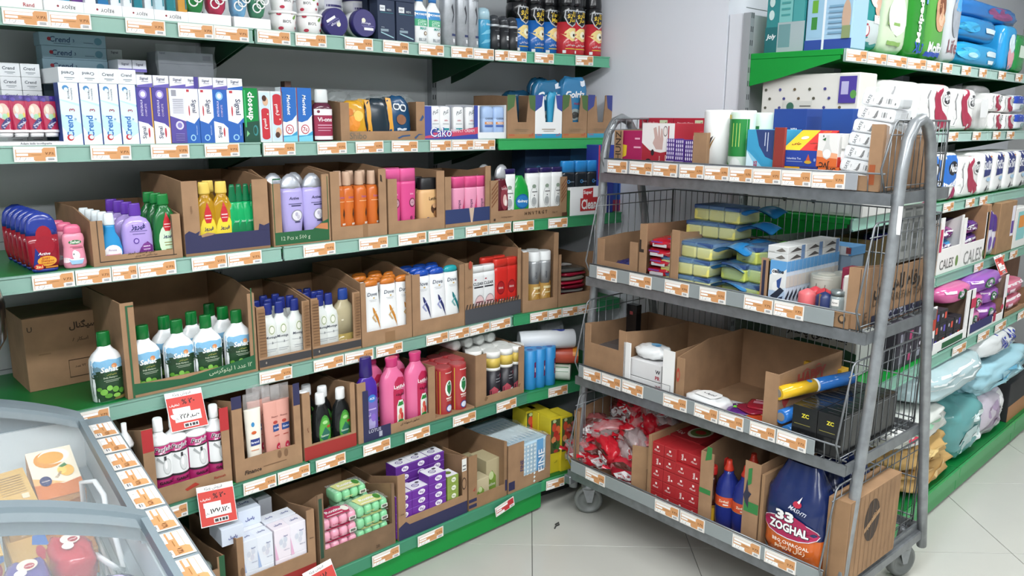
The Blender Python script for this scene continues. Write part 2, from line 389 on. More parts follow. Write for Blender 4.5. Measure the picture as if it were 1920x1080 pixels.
for x in (.10, .61):
    for y in (.02, CL-.0):
        c = empty('castor', (x, y, 0)); c.parent = ct
        MB().lathe([(.108, .03, .03), (.122, .03, .03), (.128, .022, .022), (.185, .016, .016)], ZN, 16).build('swivel', c)
        w = MB(); prof = [(-.016, .044), (-.016, .05), (-.012, .0575), (.012, .0575), (.016, .05), (.016, .044), (.007, .04), (.007, .015), (.014, .013), (.014, 0)]
        vs = []; n = 24
        for yy, rr in [(-.014, 0), (-.014, .013), (-.007, .015), (-.007, .04)]+prof:
            vs += [(rr*math.cos(2*math.pi*q/n), yy, .0575+rr*math.sin(2*math.pi*q/n)) for q in range(n)]
        fs = [(j*n+q, (j+1)*n+q, (j+1)*n+(q+1) % n, j*n+(q+1) % n) for j in range(len(prof)+3) for q in range(n)]
        w.add(vs, fs, '6f7371:p', True).build('wheel', c)
        fk = MB()
        for s in (-.02, .018): fk.add([(-.026, s, .112), (.026, s, .112), (.014, s, .05), (-.006, s, .05), (-.026, s+.002, .112), (.026, s+.002, .112), (.014, s+.002, .05), (-.006, s+.002, .05)], [(0, 1, 2, 3), (7, 6, 5, 4), (0, 4, 5, 1), (1, 5, 6, 2), (2, 6, 7, 3), (3, 7, 4, 0)], ZN)
        fk.box(-.026, .026, -.02, .02, .108, .114, ZN); fk.build('fork', c)
        c.rotation_euler.z = -.75 if y > .5 else -.35
sl = MB().box(-.001, .001, -.0, .012, 0, .08, 'e8e8e8:m'); sl.build('sticker', ct, (.148, -.052, 1.27))
# ------------------------------------------------------------------ goods: builders
def ring_at(R, z):
    if z <= R[0][0]: return R[0][1:]
    for (a, b) in zip(R, R[1:]):
        if a[0] <= z <= b[0]:
            k = (z-a[0])/((b[0]-a[0]) or 1); return (a[1]+(b[1]-a[1])*k, a[2]+(b[2]-a[2])*k)
    return R[-1][1:]
def surf_of(R, hw, H, e):
    def f(u, v, k):
        z = v*H; rx, ry = ring_at(R, z); x = max(-.985*rx, min(.985*rx, u*hw))
        return (x, -ry*max(0, 1-abs(x/rx)**e)**(1/e)-.0004*k-.0003, z)
    return f
KD = {}; PROTO = {}
def bottle(kind, H, W):
    """root > body, cap, label (printed sleeve) and extras from the spec"""
    sp = KD[kind]; hw = W/2; d = sp.get('d', 1); e = sp.get('e', 2)
    r = empty(sp.get('n', 'bottle'))
    def rings(L, dd): return [(z*H, q*hw, q*hw*(p[0] if p else dd)) for z, q, *p in L]
    R = rings(sp['b'], d); mb = MB(); n = sp.get('seg', 24)
    if 'bc' in sp:      # body in bands of colour
        cuts = [(0, sp['c'])]+sp['bc']
        for i, (z0, c) in enumerate(cuts):
            z0 *= H; z1 = cuts[i+1][0]*H if i+1 < len(cuts) else R[-1][0]
            mb.lathe([(z0, *ring_at(R, z0))]+[q for q in R if z0+1e-4 < q[0] < z1-1e-4]+[(z1, *ring_at(R, z1))], c, n, e)
    else: mb.lathe(R, sp['c'], n, e)
    mb.build(sp.get('bn', 'body'), r)
    if 'cap' in sp:
        MB().lathe(rings(sp['cap'], sp.get('cd', d)), sp['cc'], n, sp.get('ce', 2)).build(sp.get('cn', 'cap'), r)
    for nm, L, c in sp.get('xt', []): MB().lathe(rings(L, d), c, n, e).build(nm, r)
    if sp.get('pr'):
        MB().deco(sp['pr'], surf_of(R, hw, H, e), hw, H, True, sp.get('pk', 'p')).build('label', r)
    if 'fn' in sp: sp['fn'](r, H, hw)
    return r
def inst(key, make):
    if key not in PROTO: PROTO[key] = make(); return PROTO[key]
    return dup(PROTO[key])
def place(o, fr, s, t, z=None, rz=0.0, label=None, cat=None, group=None):
    o.location = fr.w(s, t, z); o.rotation_euler = (0, 0, fr.a+rz)
    if label: tag(o, label, cat, group)
    return o
ROWN = ['front row', 'second row', 'third row', 'fourth row', 'fifth row', 'sixth row']
def fill(kind, fr, rows, y, yt, wpx, desc, cat='bottle', z=None, group=None, H=None, jit=4, rz=0):
    """rows: [(depth, [pixel columns]), ...]; size from the first one"""
    t0, ps = rows[0]; zb = fr.z if z is None else z
    sp = KD[kind]
    if kind not in PROTO:
        if H is None: H = fr.at(ps[0], yt, t0)[1]-zb
        W = abs(fr.s(ps[0]+wpx/2, y, t0)-fr.s(ps[0]-wpx/2, y, t0)); sp['H'] = H; sp['W'] = W
    n = sum(len(p) for _, p in rows); g = group or ('%ss: %s' % (cat, desc) if n > 1 else None)
    for ri, (t, ps) in enumerate(rows):
        for i, px in enumerate(ps):
            o = inst(kind, lambda: bottle(kind, sp['H'], sp['W']))
            lb = desc
            if n > 1:
                bits = []
                if len(rows) > 1: bits.append(ROWN[ri])
                if len(ps) > 1: bits.append(nth(i, len(ps)))
                lb += ', '+' '.join(bits)
            place(o, fr, fr.s(px, y, t0+sp['W']/2*sp.get('d', 1)), t+sp['W']/2*sp.get('d', 1), zb, rz+math.radians(random.uniform(-jit, jit)), lb, cat, g)
    return PROTO[kind]
def carton(fr, desc, xl, xr, y, ytl, ytr, lip, tl, tr, d=.3, t=.01, col=CARD, pr=(), hb=None, hl=None, hr=None, inner=CARDI, z=None, sl=0.0, side=(), backpr=(), name='cardboard_carton', cat='carton'):
    """open shelf carton: U shaped front with tabs and lip, two sides, back and base"""
    zb = fr.z if z is None else z
    s0, s1 = fr.s(xl, y, t), fr.s(xr, y, t); w = s1-s0; k = w/(xr-xl)
    zl, zr = fr.at(xl, ytl, t)[1]-zb, fr.at(xr, ytr, t)[1]-zb; zp = None if not lip else lip if lip < 1 else fr.at((xl+xr)/2, lip, t)[1]-zb
    tl *= k; tr *= k; hb = hb or max(zl, zr); hl = hl or hb; hr = hr or hb; T = .0045
    r = empty(name, fr.w(s0, t, zb), fr.a); tag(r, desc, cat)
    P = [(0, 0), (w, 0), (w, zr)]+([(w-tr, zr), (w-tr-sl, zp), (tl+sl, zp), (tl, zl)] if zp is not None else [])+[(0, zl)]
    mb = MB().prism(P, 0, T, col); Hm = max(zl, zr)
    if pr: mb.deco(pr, lambda u, v, q: (w/2+u*w/2, -.0003-.0004*q, v*Hm), w/2, Hm)
    mb.build('front_panel', r)
    for x, a, b in ((0, zl, hl), (w-T, zr, hr)):
        m = MB(); h0 = a
        m.add([(x, T, 0), (x, d, 0), (x, d, hb), (x, d*.45, b), (x, T, h0), (x+T, T, 0), (x+T, d, 0), (x+T, d, hb), (x+T, d*.45, b), (x+T, T, h0)],
              [(0, 4, 3, 2, 1), (5, 6, 7, 8, 9), (0, 5, 9, 4), (4, 9, 8, 3), (3, 8, 7, 2), (2, 7, 6, 1), (1, 6, 5, 0)], inner if x == 0 else inner)
        if x == 0 and side: m.deco(side, lambda u, v, q: (-.0003-.0004*q, d/2-u*d/2, v*a), d/2, a)
        m.build('side_panel', r)
    m = MB().box(T, w-T, d-T, d, 0, hb, inner)
    if backpr: m.deco(backpr, lambda u, v, q: (w/2+u*w/2, d-T-.0003-.0004*q, v*hb), w/2, hb)
    m.build('back_panel', r)
    MB().box(T, w-T, T, d-T, 0, T, inner).build('base', r)
    return r
def box(fr, name, desc, cat, xl, xr, y, yt, t=.0, d=.05, col='ffffff:m', front=(), side=(), top=(), z=None, H=None, group=None, rz=0.0, b=.001, key=None, right=(), tm=None):
    """printed box: front faces the aisle, origin at the front bottom centre"""
    zb = fr.z if z is None else z
    tq = t if tm is None else tm
    s0, s1 = fr.s(xl, y, tq), fr.s(xr, y, tq); W = s1-s0
    if H is None: H = fr.at((xl+xr)/2, yt, tq)[1]-zb
    def mk():
        m = MB().box(-W/2, W/2, 0, d, 0, H, col, b)
        if front: m.deco(front, lambda u, v, q: (u*W/2, -.0003-.0003*q, v*H), W/2, H)
        if side: m.deco(side, lambda u, v, q: (-W/2-.0003-.0003*q, d/2-u*d/2, v*H), d/2, H)
        if right: m.deco(right, lambda u, v, q: (W/2+.0003+.0003*q, d/2+u*d/2, v*H), d/2, H)
        if top: m.deco(top, lambda u, v, q: (u*W/2, v*d, H+.0003+.0003*q), W/2, d)
        return m.build(name)
    o = inst(key, mk) if key else mk()
    return place(o, fr, (s0+s1)/2, t, zb, rz, desc, cat, group)
def ztop(fr, x, y, t): return fr.at(x, y, t)[1]
# crumpled bag / film pack: box-ish pillow with noise
def pillow(name, W, D, H, col, e=3.0, amp=.06, seed=0, n=18, m=10, prints=(), lie=False, sub=None):
    rnd = random.Random(seed); ph = [rnd.uniform(0, 6.3) for _ in range(9)]
    def f(a, b, k=0):
        th = 2*math.pi*a; fi = math.pi*(b-.5); c = max(.0, math.cos(fi))
        sg = lambda q, p: math.copysign(abs(q)**p, q)
        p = 2/e; x, y, z = sg(c, p)*sg(math.cos(th), p), sg(c, p)*sg(math.sin(th), p), sg(math.sin(fi), p)
        q = 1+amp*(math.sin(7*x+5*y+ph[0])*math.sin(6*z+4*x+ph[1])+.6*math.sin(15*y-11*z+ph[2])*math.sin(13*x+ph[3]))
        return (x*W/2*q, y*D/2*q, H/2+z*H/2*q)
    mb = MB().grid(f, n, m, col)
    if prints:
        def sf(u, v, k):
            x = max(-.97, min(.97, u)); z = max(-.97, min(.97, 2*v-1))
            y = -(max(0.0, 1-abs(x)**e-abs(z)**e))**(1/e)
            q = 1+amp*(math.sin(7*x+5*y+ph[0])*math.sin(6*z+4*x+ph[1])+.6*math.sin(15*y-11*z+ph[2])*math.sin(13*x+ph[3]))
            return (x*W/2*q, y*D/2*q-.0015-.0005*k, H/2+z*H/2*q)
        mb.deco(prints, sf, W/2, H, True, 'p')
    return mb
# price tags ----------------------------------------------------------------------------------
def tag_mesh(W, H, red=False):
    m = MB().box(-W/2, W/2, -.0012, 0, 0, H, 'e9e5de:m'); oc = 'd49a66' if not red else 'c8303a'
    u = [('p', [(-.92, .12), (-.05, .12), (-.05, .06), (.45, .06), (.45, .3), (.93, .3), (.93, .92), (.4, .92), (.3, .8), (-.92, .8)], oc),
         ('r', -.88, .6, .3, .78, 'fbfaf8'), ('r', -.88, .4, -.35, .54, 'fbfaf8'), ('r', -.9, .1, -.1, .32, 'fbfaf8'), ('r', .5, .08, .92, .32, 'f2f0ee'),
         ('r', -.2, .45, .25, .48, 'a8743f'), ('t', '۵۰,۸۰۰', -.5, .21, .5, '8a8278', {'b': 0}), ('t', '۳۸.۷', .66, .55, .42, '7a4a22'), ('r', .56, .12, .86, .17, '777777'), ('r', .56, .2, .86, .25, '999999')]
    m.deco(u, lambda a, v, q: (a*W/2, -.0014-.0002*q, v*H), W/2, H)
    return m
def tags(fr, where, L, red=(), h=.04, dz=.003, t=-.006, tilt=0):
    for i, (xl, xr, y) in enumerate(L):
        s0, s1 = fr.s(xl, y, t), fr.s(xr, y, t); rd = i in red
        o = inst('tag%d' % rd, lambda: tag_mesh(.1, .04, rd).build('price_tag'))
        place(o, fr, (s0+s1)/2, t, fr.z-RH+dz, 0, '%s price tag on the %s, %s' % ('red and white' if rd else 'orange and white', where, nth(i, len(L))), 'price tag', 'price tags on the '+where)
        o.scale = (abs(s1-s0)/.1, 1, h/.04)
        o.rotation_euler[1] = math.radians(random.uniform(-1.2, 1.2))
# ================================================================== left shelving, top shelf (A)
TS = 'top shelf of the left shelving'
box(FA, 'gift_box', 'white box with red writing at the left end of the top shelf', 'box', -4, 80, 5, 0, .02, .16, 'f0eeec:m', [('t', 'Rand', .35, .06, .5, 'b02a3a'), ('r', -.2, .3, .9, .9, '3a4a8a')], H=.2)
box(FA, 'gift_box', 'slim purple box beside the first toothbrush tray', 'box', 82, 96, 10, 0, .03, .1, '4a3a78:m', H=.2)
# toothbrush trays
xs = [(83, 157), (158, 229), (230, 289), (290, 353)]
bc = [('2f6fae', '3d8fb5', '6a3f86'), ('e9ecef', '2e74a8', 'e9ecef'), ('e4e8ea', '2c7f8c', 'e8ecee'), ('b9d4dc', '2f7f86', 'd49a48')]
for i, (a, b) in enumerate(xs):
    yb = [14, 21, 27, 33][i]
    box(FA, 'toothbrush_tray', 'white toothbrush display tray with oval logo, %s' % nth(i, 4), 'tray', a, b, yb, 0, .012, .14, 'eef0f2:m',
        [('e', .1, .5, .62, .28, 'fbfbfb'), ('t', 'REJOY', .2, .5, .7, '2a2a30', {'r': 180}), ('e', -.32, .5, .06, None, '8a2030')], H=.03, group='toothbrush display trays')
    for k in range(3):
        w = (b-a)/3
        box(FA, 'toothbrush_pack', '%s toothbrush blister pack in the %s display tray' % (('left', 'middle', 'right')[k], ORD[i]), 'toothbrush', a+w*k+3, a+w*k+w-1, yb-4, 0, .02+.01*k, .02, bc[i][k]+':g',
            [('r', -.5, .2, .5, .9, 'dfe8ee'), ('t', 'REACH', 0, .3, .34, '4a6a7a', {'r': 90}), ('r', .55, .05, .85, .95, '2a8090')], H=.21, z=FA.z+.0305, group='toothbrush packs')
# trays of hair bands
for i, (a, b, yb, cs) in enumerate(((354, 434, 45, ('2f8a4a', 'c03a5a')), (440, 508, 52, ('7ab2d8', '4a8a6a')))):
    box(FA, 'hair_band_tray', 'low white tray of hair band packs, %s' % nth(i, 2), 'tray', a, b, yb, 0, .012, .14, 'f2f3f3:m', [('r', -.98, .02, .98, .06, 'c8cccc')], H=.032, group='hair band trays')
    for k in range(2):
        w = (b-a)/2; c = cs[k]
        r = empty('hair_band_pack'); sa, sb = FA.s(a+w*k+2, yb, .016), FA.s(a+w*k+w-2, yb, .016); W = sb-sa
        pillow('bag', W, .05, .17, c+':g', 3.2, .05, i*2+k).build('bag', r)
        rg = MB()
        for q in range(3): rg.tube([(W*.22*(q-1)+.013*math.cos(j*.524), -.031-.003*q, .03+.012*q+.013*math.sin(j*.524)) for j in range(12)], .0022, 'f4f4f2:p', 6, True)
        rg.build('hair_band', r)
        nt = MB()
        for q in range(7): nt.tube([(W*.1*(q-3), -.029, .05), (W*.1*(3-q)*.7, -.031, .16)], .0012, 'eef2f0:p', 4)
        nt.build('netting', r)
        place(r, FA, (sa+sb)/2, .05, FA.z+.033, 0, 'clear pack of hair bands, %s one of the %s tray' % (('left', 'right')[k], ('first', 'second')[i]), 'hair band', 'hair band packs')
# white tubs
KD['biol'] = dict(n='cream_tub', b=[(0, .78), (.03, .82), (.86, .97), (.87, .9), (.89, .9)], c='f1efee:p', cap=[(.87, 1.0), (.89, 1.03), (.97, 1.03), (1, .98)], cc='f6f5f4:p', cn='lid', seg=28,
  pr=[('t', "BIO'L", -.05, .5, .62, '3a3a3a'), ('p', [(.35, .66), (.5, .8), (.68, .84), (.62, .68), (.48, .6)], '6a9a3a'), ('e', -.48, .17, .16, .08, 'b83048'), ('e', -.62, .84, .15, .07, 'b83048'), ('e', .66, .22, .07, .06, 'b83048'), ('e', .3, .9, .1, .05, 'b83048'), ('e', .82, .5, .1, .08, 'b83048')])
KD['biol2'] = dict(KD['biol'])
fill('biol', FA, [(.012, [531.5, 579.5])], 60, 19, 47, 'white cream tub with red petals on the top shelf', 'tub', jit=12)
fill('biol2', FA, [(.014, [529, 577])], 30, 0, 43, 'white petal tub stacked on another tub', 'tub', z=FA.z+KD['biol']['H']+.001, H=KD['biol']['H']*.95, jit=30)
# purple hair mask tubs, lying with lids to the aisle
def mask_tub(i):
    r = empty('mask_tub'); R = .047
    MB().lathe([(0, R*.93, R*.93), (.055, R*.97, R*.97)], 'e9eaec:p', 32).build('body', r).rotation_euler.x = math.pi/2
    MB().lathe([(.05, R*.98, R*.98), (.052, R, R), (.075, R, R), (.079, R*.95, R*.95)], '352f6e:p', 32).build('lid', r).rotation_euler.x = math.pi/2
    m = MB().deco([('e', -.1, .18, .17, None, 'e8e6cf'), ('t', 'Moringa', .1, -.02, .8, 'dcdaf0', {'i': .2}), ('r', -.3, -.2, .75, -.17, '8f8cc0'), ('r', -.1, -.5, .7, -.32, 'f0f0f4'), ('r', -.2, -.28, .6, -.255, '8f8cc0')],
                  lambda u, v, q: (u*R, -.0795-.0003*q, v*R), R, R)
    m.build('label', r); return r
for i, (px, yy, a) in enumerate(((631.6, 40, 2.6), (686, 46, 0))):
    o = inst('mask', lambda: mask_tub(0)); s, z = FA.at(px, yy, .015)
    o.location = FA.w(s, .10, FA.z+.0475); o.rotation_euler = (math.radians(-3), a, 0)
    tag(o, 'round purple hair mask tub lying lid forward, %s' % nth(i, 2), 'tub', 'purple mask tubs')
KD['mask2'] = dict(n='mask_tub', b=[(0, .94), (.6, .97)], c='e6e7ea:p', cap=[(.6, 1), (.95, 1), (1, .95)], cc='352f6e:p', cn='lid', pr=[('r', -.7, .1, .7, .5, 'cfd0dc'), ('r', -.6, .2, .6, .3, '352f6e')], seg=28)
fill('mask2', FA, [(.13, [615, 668])], 10, 0, 48, 'upright white and purple mask tub behind the lying ones', 'tub', H=.075, z=FA.z+.095)
fill('mask2', FA, [(.1301, [616, 669])], 40, 0, 48, 'white and purple mask tub under another at the back', 'tub', H=.075, z=FA.z)
# navy boxes
nb = [('r', -.75, .72, -.15, .86, 'e6eaec'), ('t', 'NV', -.45, .79, .4, '27334a'), ('t', 'MEN', .3, .76, .5, 'b8c4c8'), ('r', -.7, .68, .8, .69, '3f8f96'), ('r', -.7, .22, .2, .28, '8fa2ac'), ('p', [(-.7, .18), (.8, .06), (.8, .09), (-.7, .21)], '9fc4cc'), ('t', 'VITAL', -.45, .32, .4, 'aab4c0')]
for i, (a, b) in enumerate(((709, 741), (744, 778))):
    box(FA, 'cosmetic_box', 'tall navy cosmetic box on the top shelf, %s' % nth(i, 2), 'box', a, b, 60, 6, .012, .05, '28354e:m', nb, group='navy cosmetic boxes', H=.135)
box(FA, 'cosmetic_box', 'navy cosmetic box lying across the two upright ones', 'box', 690, 778, 5, 0, .014, .05, '2b3852:m', [('r', -.8, .2, -.6, .8, 'e6eaec')], z=FA.z+.136, H=.05)
box(FA, 'cosmetic_box', 'navy cosmetic box behind the purple mask tubs', 'box', 690, 706, 60, 0, .1, .05, '28354e:m', nb[:3], H=.2)
# sprays
KD['comeo'] = dict(n='spray_bottle', b=[(0, .9), (.015, .98), (.46, 1), (.53, .9), (.62, .48), (.66, .4)], d=.62, e=2.4, c='f4f6f6:g', cap=[(.655, .5), (.70, .52), (.8, .36), (1, .3)], cc='2f74b8:p', cn='trigger_cap',
  pr=[('r', -.85, .38, .85, .5, '2f86c4'), ('t', 'COMEO', 0, .45, 1.1, 'f4f8fa'), ('r', -.85, .27, .85, .38, '39a878'), ('t', 'CLEAN', .05, .345, 1.1, 'd8f4e4'), ('t', 'ECOM', .05, .3, 1.1, 'd8f4e4'), ('t', 'MAX', .2, .235, .9, '2a9a8a'), ('e', .45, .16, .22, None, '7a5a3a'), ('e', .45, .16, .14, None, 'e8e0d0'), ('t', 'BLUE', .1, .06, 1.0, '8a9298')])
fill('comeo', FA, [(.012, [786, 811])], 60, 0, 27, 'white spray bottle with blue and green label', H=.225, jit=6)
KD['silver'] = dict(n='hair_spray_can', b=[(0, .95), (.01, 1), (.84, 1), (.88, .85), (.9, .8)], c='b4b8bd:s', cap=[(.9, .8), (.91, .86), (.99, .8), (1, .7)], cc='caced2:s', seg=24,
  pr=[('t', 'خمرایس', .1, .53, 1.2, '55585f'), ('p', [(.0, .26), (.2, .34), (-.1, .42), (.08, .46), (.34, .34), (.06, .25)], '33343c'), ('r', -.05, .11, .6, .135, '2f3a66'), ('r', .1, .04, .4, .08, 'e4e4e6')])
fill('silver', FA, [(.012, [839, 863, 882.5])], 60, 0, 24, 'tall silver hair spray can on the top shelf', 'spray can', H=.33)
KD['bluedeo'] = dict(n='deodorant_can', b=[(0, .95), (.01, 1), (.68, 1), (.72, .95)], c='3f9cc4:g', cap=[(.7, .97), (.9, .93), (.97, .75), (1, .4)], cc='a9cbd8:g', pr=[('p', [(-.8, .34), (.9, .4), (.9, .5), (-.2, .45)], '6fbcd8'), ('p', [(-.8, .12), (.9, .2), (.9, .26), (-.4, .22)], '6fbcd8'), ('t', 'dew', .1, .6, .7, 'dff0f6')])
fill('bluedeo', FA, [(.012, [904])], 60, 12, 23, 'sky blue deodorant can between silver and black cans', 'spray can')
KD['blackdeo'] = dict(n='deodorant_can', b=[(0, .95), (.01, 1), (.7, 1), (.73, .97)], c='26282c:p', bc=[(.66, 'c4c8cc:s')], cap=[(.72, .95), (.88, .9), (.97, .65), (1, .3)], cc='3a3d42:g', pr=[('r', .0, .3, .6, .42, 'e2e4e6'), ('t', '+', .3, .36, .3, '26282c'), ('t', 'DEODORANT', .1, .55, 1.0, '8a8d92'), ('r', .05, .1, .55, .2, '4a4d52')])
fill('blackdeo', FA, [(.012, [925, 942.5, 959])], 60, 26, 17.5, 'short black deodorant can with white square', 'spray can')
def killer(c, c2): return dict(n='insect_spray_can', b=[(0, .95), (.01, 1), (.6, 1), (.64, .93), (.66, .9)], c=c+':g', bc=[(.44, '17181a:g')], cap=[(.655, .92), (.70, .93), (.9, .8), (1, .72)], cc='1b1c1f:g', pk='g',
  pr=[('p', [(-.9, .28), (-.4, .22), (.1, .18), (.7, .2), (.95, .3), (.5, .36), (-.2, .36)], 'f0d890'), ('e', .2, .27, .36, .05, 'f8f4d8'), ('e', .3, .265, .16, .02, '20201c'), ('p', [(-.66, .6), (.7, .6), (.78, .5), (.5, .41), (.05, .37), (-.42, .41), (-.72, .5)], 'b9bcc0'), ('p', [(-.58, .585), (.62, .585), (.69, .5), (.44, .425), (.04, .39), (-.36, .425), (-.63, .5)], '141416'),
      ('t', 'تارو', .02, .535, .95, 'e8c53a', {'b': .02}) if c2 else ('t', 'Taro', .02, .535, .95, 'e8c53a', {'b': .02}), ('t', 'مار', .02, .465, .75, 'e8c53a', {'b': .02}) if c2 else ('t', 'Mar', .02, .465, .8, 'e8c53a', {'b': .02}), ('t', 'حشره کش', .0, .13, 1.1, 'f0f0f0'), ('r', -.6, .075, .6, .085, 'e4c840'), ('r', -.8, .02, -.55, .06, 'f0f0f0')])
KD['kblue'] = killer('1f66b4', False); KD['kblue2'] = killer('1f66b4', True); KD['kred'] = killer('c4303a', True); KD['kred2'] = killer('c4303a', False)
fill('kblue2', FA, [(.02, [969, 999])], 60, 0, 31, 'blue insect spray can with Persian lettering and black cap', 'spray can', H=.30)
fill('kblue', FA, [(.012, [1026, 1042])], 60, 0, 30, 'blue insect spray can with Latin lettering and black cap', 'spray can', H=.30)
fill('kred', GA, [(.012, [1060.5, 1077, 1109.5])], 60, 0, 30, 'red insect spray can with Persian lettering and black cap', 'spray can', H=.30)
fill('kred2', GA, [(.06, [1095])], 60, 0, 30, 'red insect spray can with Latin lettering and black cap', 'spray can', H=.30)
# ================================================================== second shelf (B): toothpaste
# kids' toothpaste tubes in a white tray
box(FB, 'tube_tray', 'low white tray under the kids toothpaste tubes', 'tray', -6, 127, 276, 266, .0, .1, 'e9e9ea:m', [('t', 'Adam kids toothpaste', .1, .5, .9, '5a5a62')])
def tube_obj(H, W, body, top, pr, foot='f0f0f0:p', zig=True):
    r = empty('toothpaste_tube')
    def f(a, b):
        th = 2*math.pi*a; k = .96 if b < .5 else .96; th2 = (1-b)*.9+.1
        return (W/2*(.9+.1*b)*math.cos(th), W*.36*th2*math.sin(th), H*(.1+.9*b))
    m = MB().grid(f, 20, 8, body); m.add([f(k/20, 1) for k in range(20)], [tuple(range(20))], body); m.build('body', r)
    MB().lathe([(0, W*.36, W*.3), (H*.1, W*.42, W*.34)], foot, 18).build('cap', r)
    def sf(u, v, q):
        x = max(-.98, min(.98, u)); b = max(0, (v-.1)/.9); return (x*W/2*(.9+.1*b), -W*.36*((1-b)*.9+.1)*math.sqrt(1-x*x)-.0006-.0004*q, v*H)
    MB().deco(pr, sf, W/2, H, True, 'g').build('label', r)
    return r
kp = [('r', -.96, .87, .96, 1.0, '3a2a78'), ('e', -.5, .9, .25, .05, '54429a'), ('e', .4, .95, .2, .04, '54429a'), ('e', .0, .6, .7, .2, 'd8b8a8'), ('e', -.25, .66, .22, .09, 'f0dcc8'), ('e', .3, .64, .2, .08, 'e8c0b0'), ('e', .1, .48, .32, .07, '9cc8a0'), ('e', .5, .52, .14, .06, 'd8c060'), ('e', -.4, .5, .18, .06, 'c8d0e0'), ('p', [(-.6, .2), (-.3, .16), (.7, .38), (.6, .46), (.2, .44), (-.5, .28)], '2c2a6a'), ('t', 'toothpaste', .05, .3, 1.1, 'f0f0f8', {'r': 30, 'b': .02}), ('r', -.96, .1, .96, .16, 'f2f2f2')]
for i, px in enumerate((14, 44, 73, 101)):
    o = inst('kidtube', lambda: tube_obj(FB.at(44, 187, .02)[1]-FB.z-.01, FB.s(62, 230, .02)-FB.s(28, 230, .02), 'b02c50:g', None, kp))
    place(o, FB, FB.s(px, 240, .02), .045, FB.z+.022, 0, 'pink and purple kids toothpaste tube standing in tray, %s' % nth(i, 4), 'toothpaste', 'kids toothpaste tubes'); o.rotation_euler.x = -.1
# stacked boxes behind
cre_end = [('t', 'Crend', -.1, .62, 1.2, '3a4450', {'i': .1}), ('r', -.5, .3, .5, .34, '6a747c'), ('r', -.3, .2, .3, .23, '8a949c')]
for c, (a, b) in enumerate(((4, 43), (44, 80))):
    for k in range(6):
        box(FB, 'toothpaste_box', 'toothpaste box end in the grey stack behind the kids tubes, %s column, %s from bottom' % (('left', 'right')[c], ORD[k]), 'toothpaste', a, b, 180, 0, .15, .19, 'dfe3e6:m', cre_end, z=FB.z+k*.036+.0005, H=.0355, group='grey stacked toothpaste boxes', key='crend_end%d' % c)
lay = [('t', 'Crend', -.4, .5, .62, '2d4a78', {'i': .15}), ('e', -.72, .5, .06, None, 'b03040'), ('t', '3', .0, .45, .05, '2d4a78'), ('r', -.6, .15, -.1, .2, '6f8aa0'), ('e', .75, .5, .12, None, '6fa0b8'), ('r', .3, .3, .6, .35, '6f8aa0')]
for k, (a, b) in enumerate(((81, 203), (79, 200), (74, 198))):
    box(FB, 'toothpaste_box', 'long pale blue toothpaste box lying in a stack at the back, %s' % ('lowest', 'middle', 'topmost')[k], 'toothpaste', a, b, 130-26*k, 0, .22, .06, 'a9c8da:m', lay, z=FB.z+.2005+k*.0365, H=.036, group='long toothpaste boxes at the back')
for k in range(4):
    box(FB, 'toothpaste_box', 'long toothpaste box under the pale blue stack at the back, %s from bottom' % ORD[k], 'toothpaste', 84, 205, 180, 0, .22, .06, 'a3bccc:m', lay[:1], z=FB.z+k*.05, H=.0495, group='long toothpaste boxes under the stack')
# four upright boxes with four lying on top
cr = [('r', -1, 0, 1, 1, 'bfe0f0'), ('p', [(-1, 0), (1, 0), (1, .2), (-.2, .1), (-1, .3)], 'eef6fa'), ('p', [(-1, .5), (1, .34), (1, .62), (-1, .72)], 'd8eef8'), ('p', [(-1, .74), (1, .66), (1, 1), (-1, 1)], 'eef6fa'), ('r', .9, 0, 1, 1, '25408a'), ('t', 'Crend', -.25, .3, 2.35, '1f6ab8', {'r': 90, 'b': .02}), ('e', -.3, .12, .34, None, 'c23038'), ('e', -.22, .125, .22, None, 'dceef6'), ('t', '3', .1, .565, .3, 'a04050', {'r': 90}), ('t', 'FLUORIDE', -.1, .84, 1.2, '3a4a5a', {'r': 90}), ('t', 'TOOTHPASTE', .22, .82, 1.3, '3a4a5a', {'r': 90}), ('e', -.35, .92, .3, .04, '4a8ac0'), ('e', -.3, .89, .2, .035, 'dff0f8'), ('e', .35, .42, .12, None, '8ab0c8')]
for i, (a, b) in enumerate(((116, 154), (155, 191), (192, 227), (228, 260))):
    box(FB, 'toothpaste_box', 'upright light blue toothpaste box, %s of four' % nth(i, 4), 'toothpaste', a, b, 230, 158, .012, .04, 'cfe4f2:m', cr, side=[('r', -1, 0, 1, 1, '25408a')], group='upright light blue toothpaste boxes', H=.164)
    box(FB, 'toothpaste_box', 'white box end resting on the upright blue boxes, %s of four' % nth(i, 4), 'toothpaste', a-6, b-5, 145, 0, .012, .19, 'e6eaee:m', [(*p[:6], {'r': 180}) if (p[0] == 't' and i < 2) else p for p in cre_end], z=FB.z+.1645, H=.04, group='white boxes on the upright boxes')
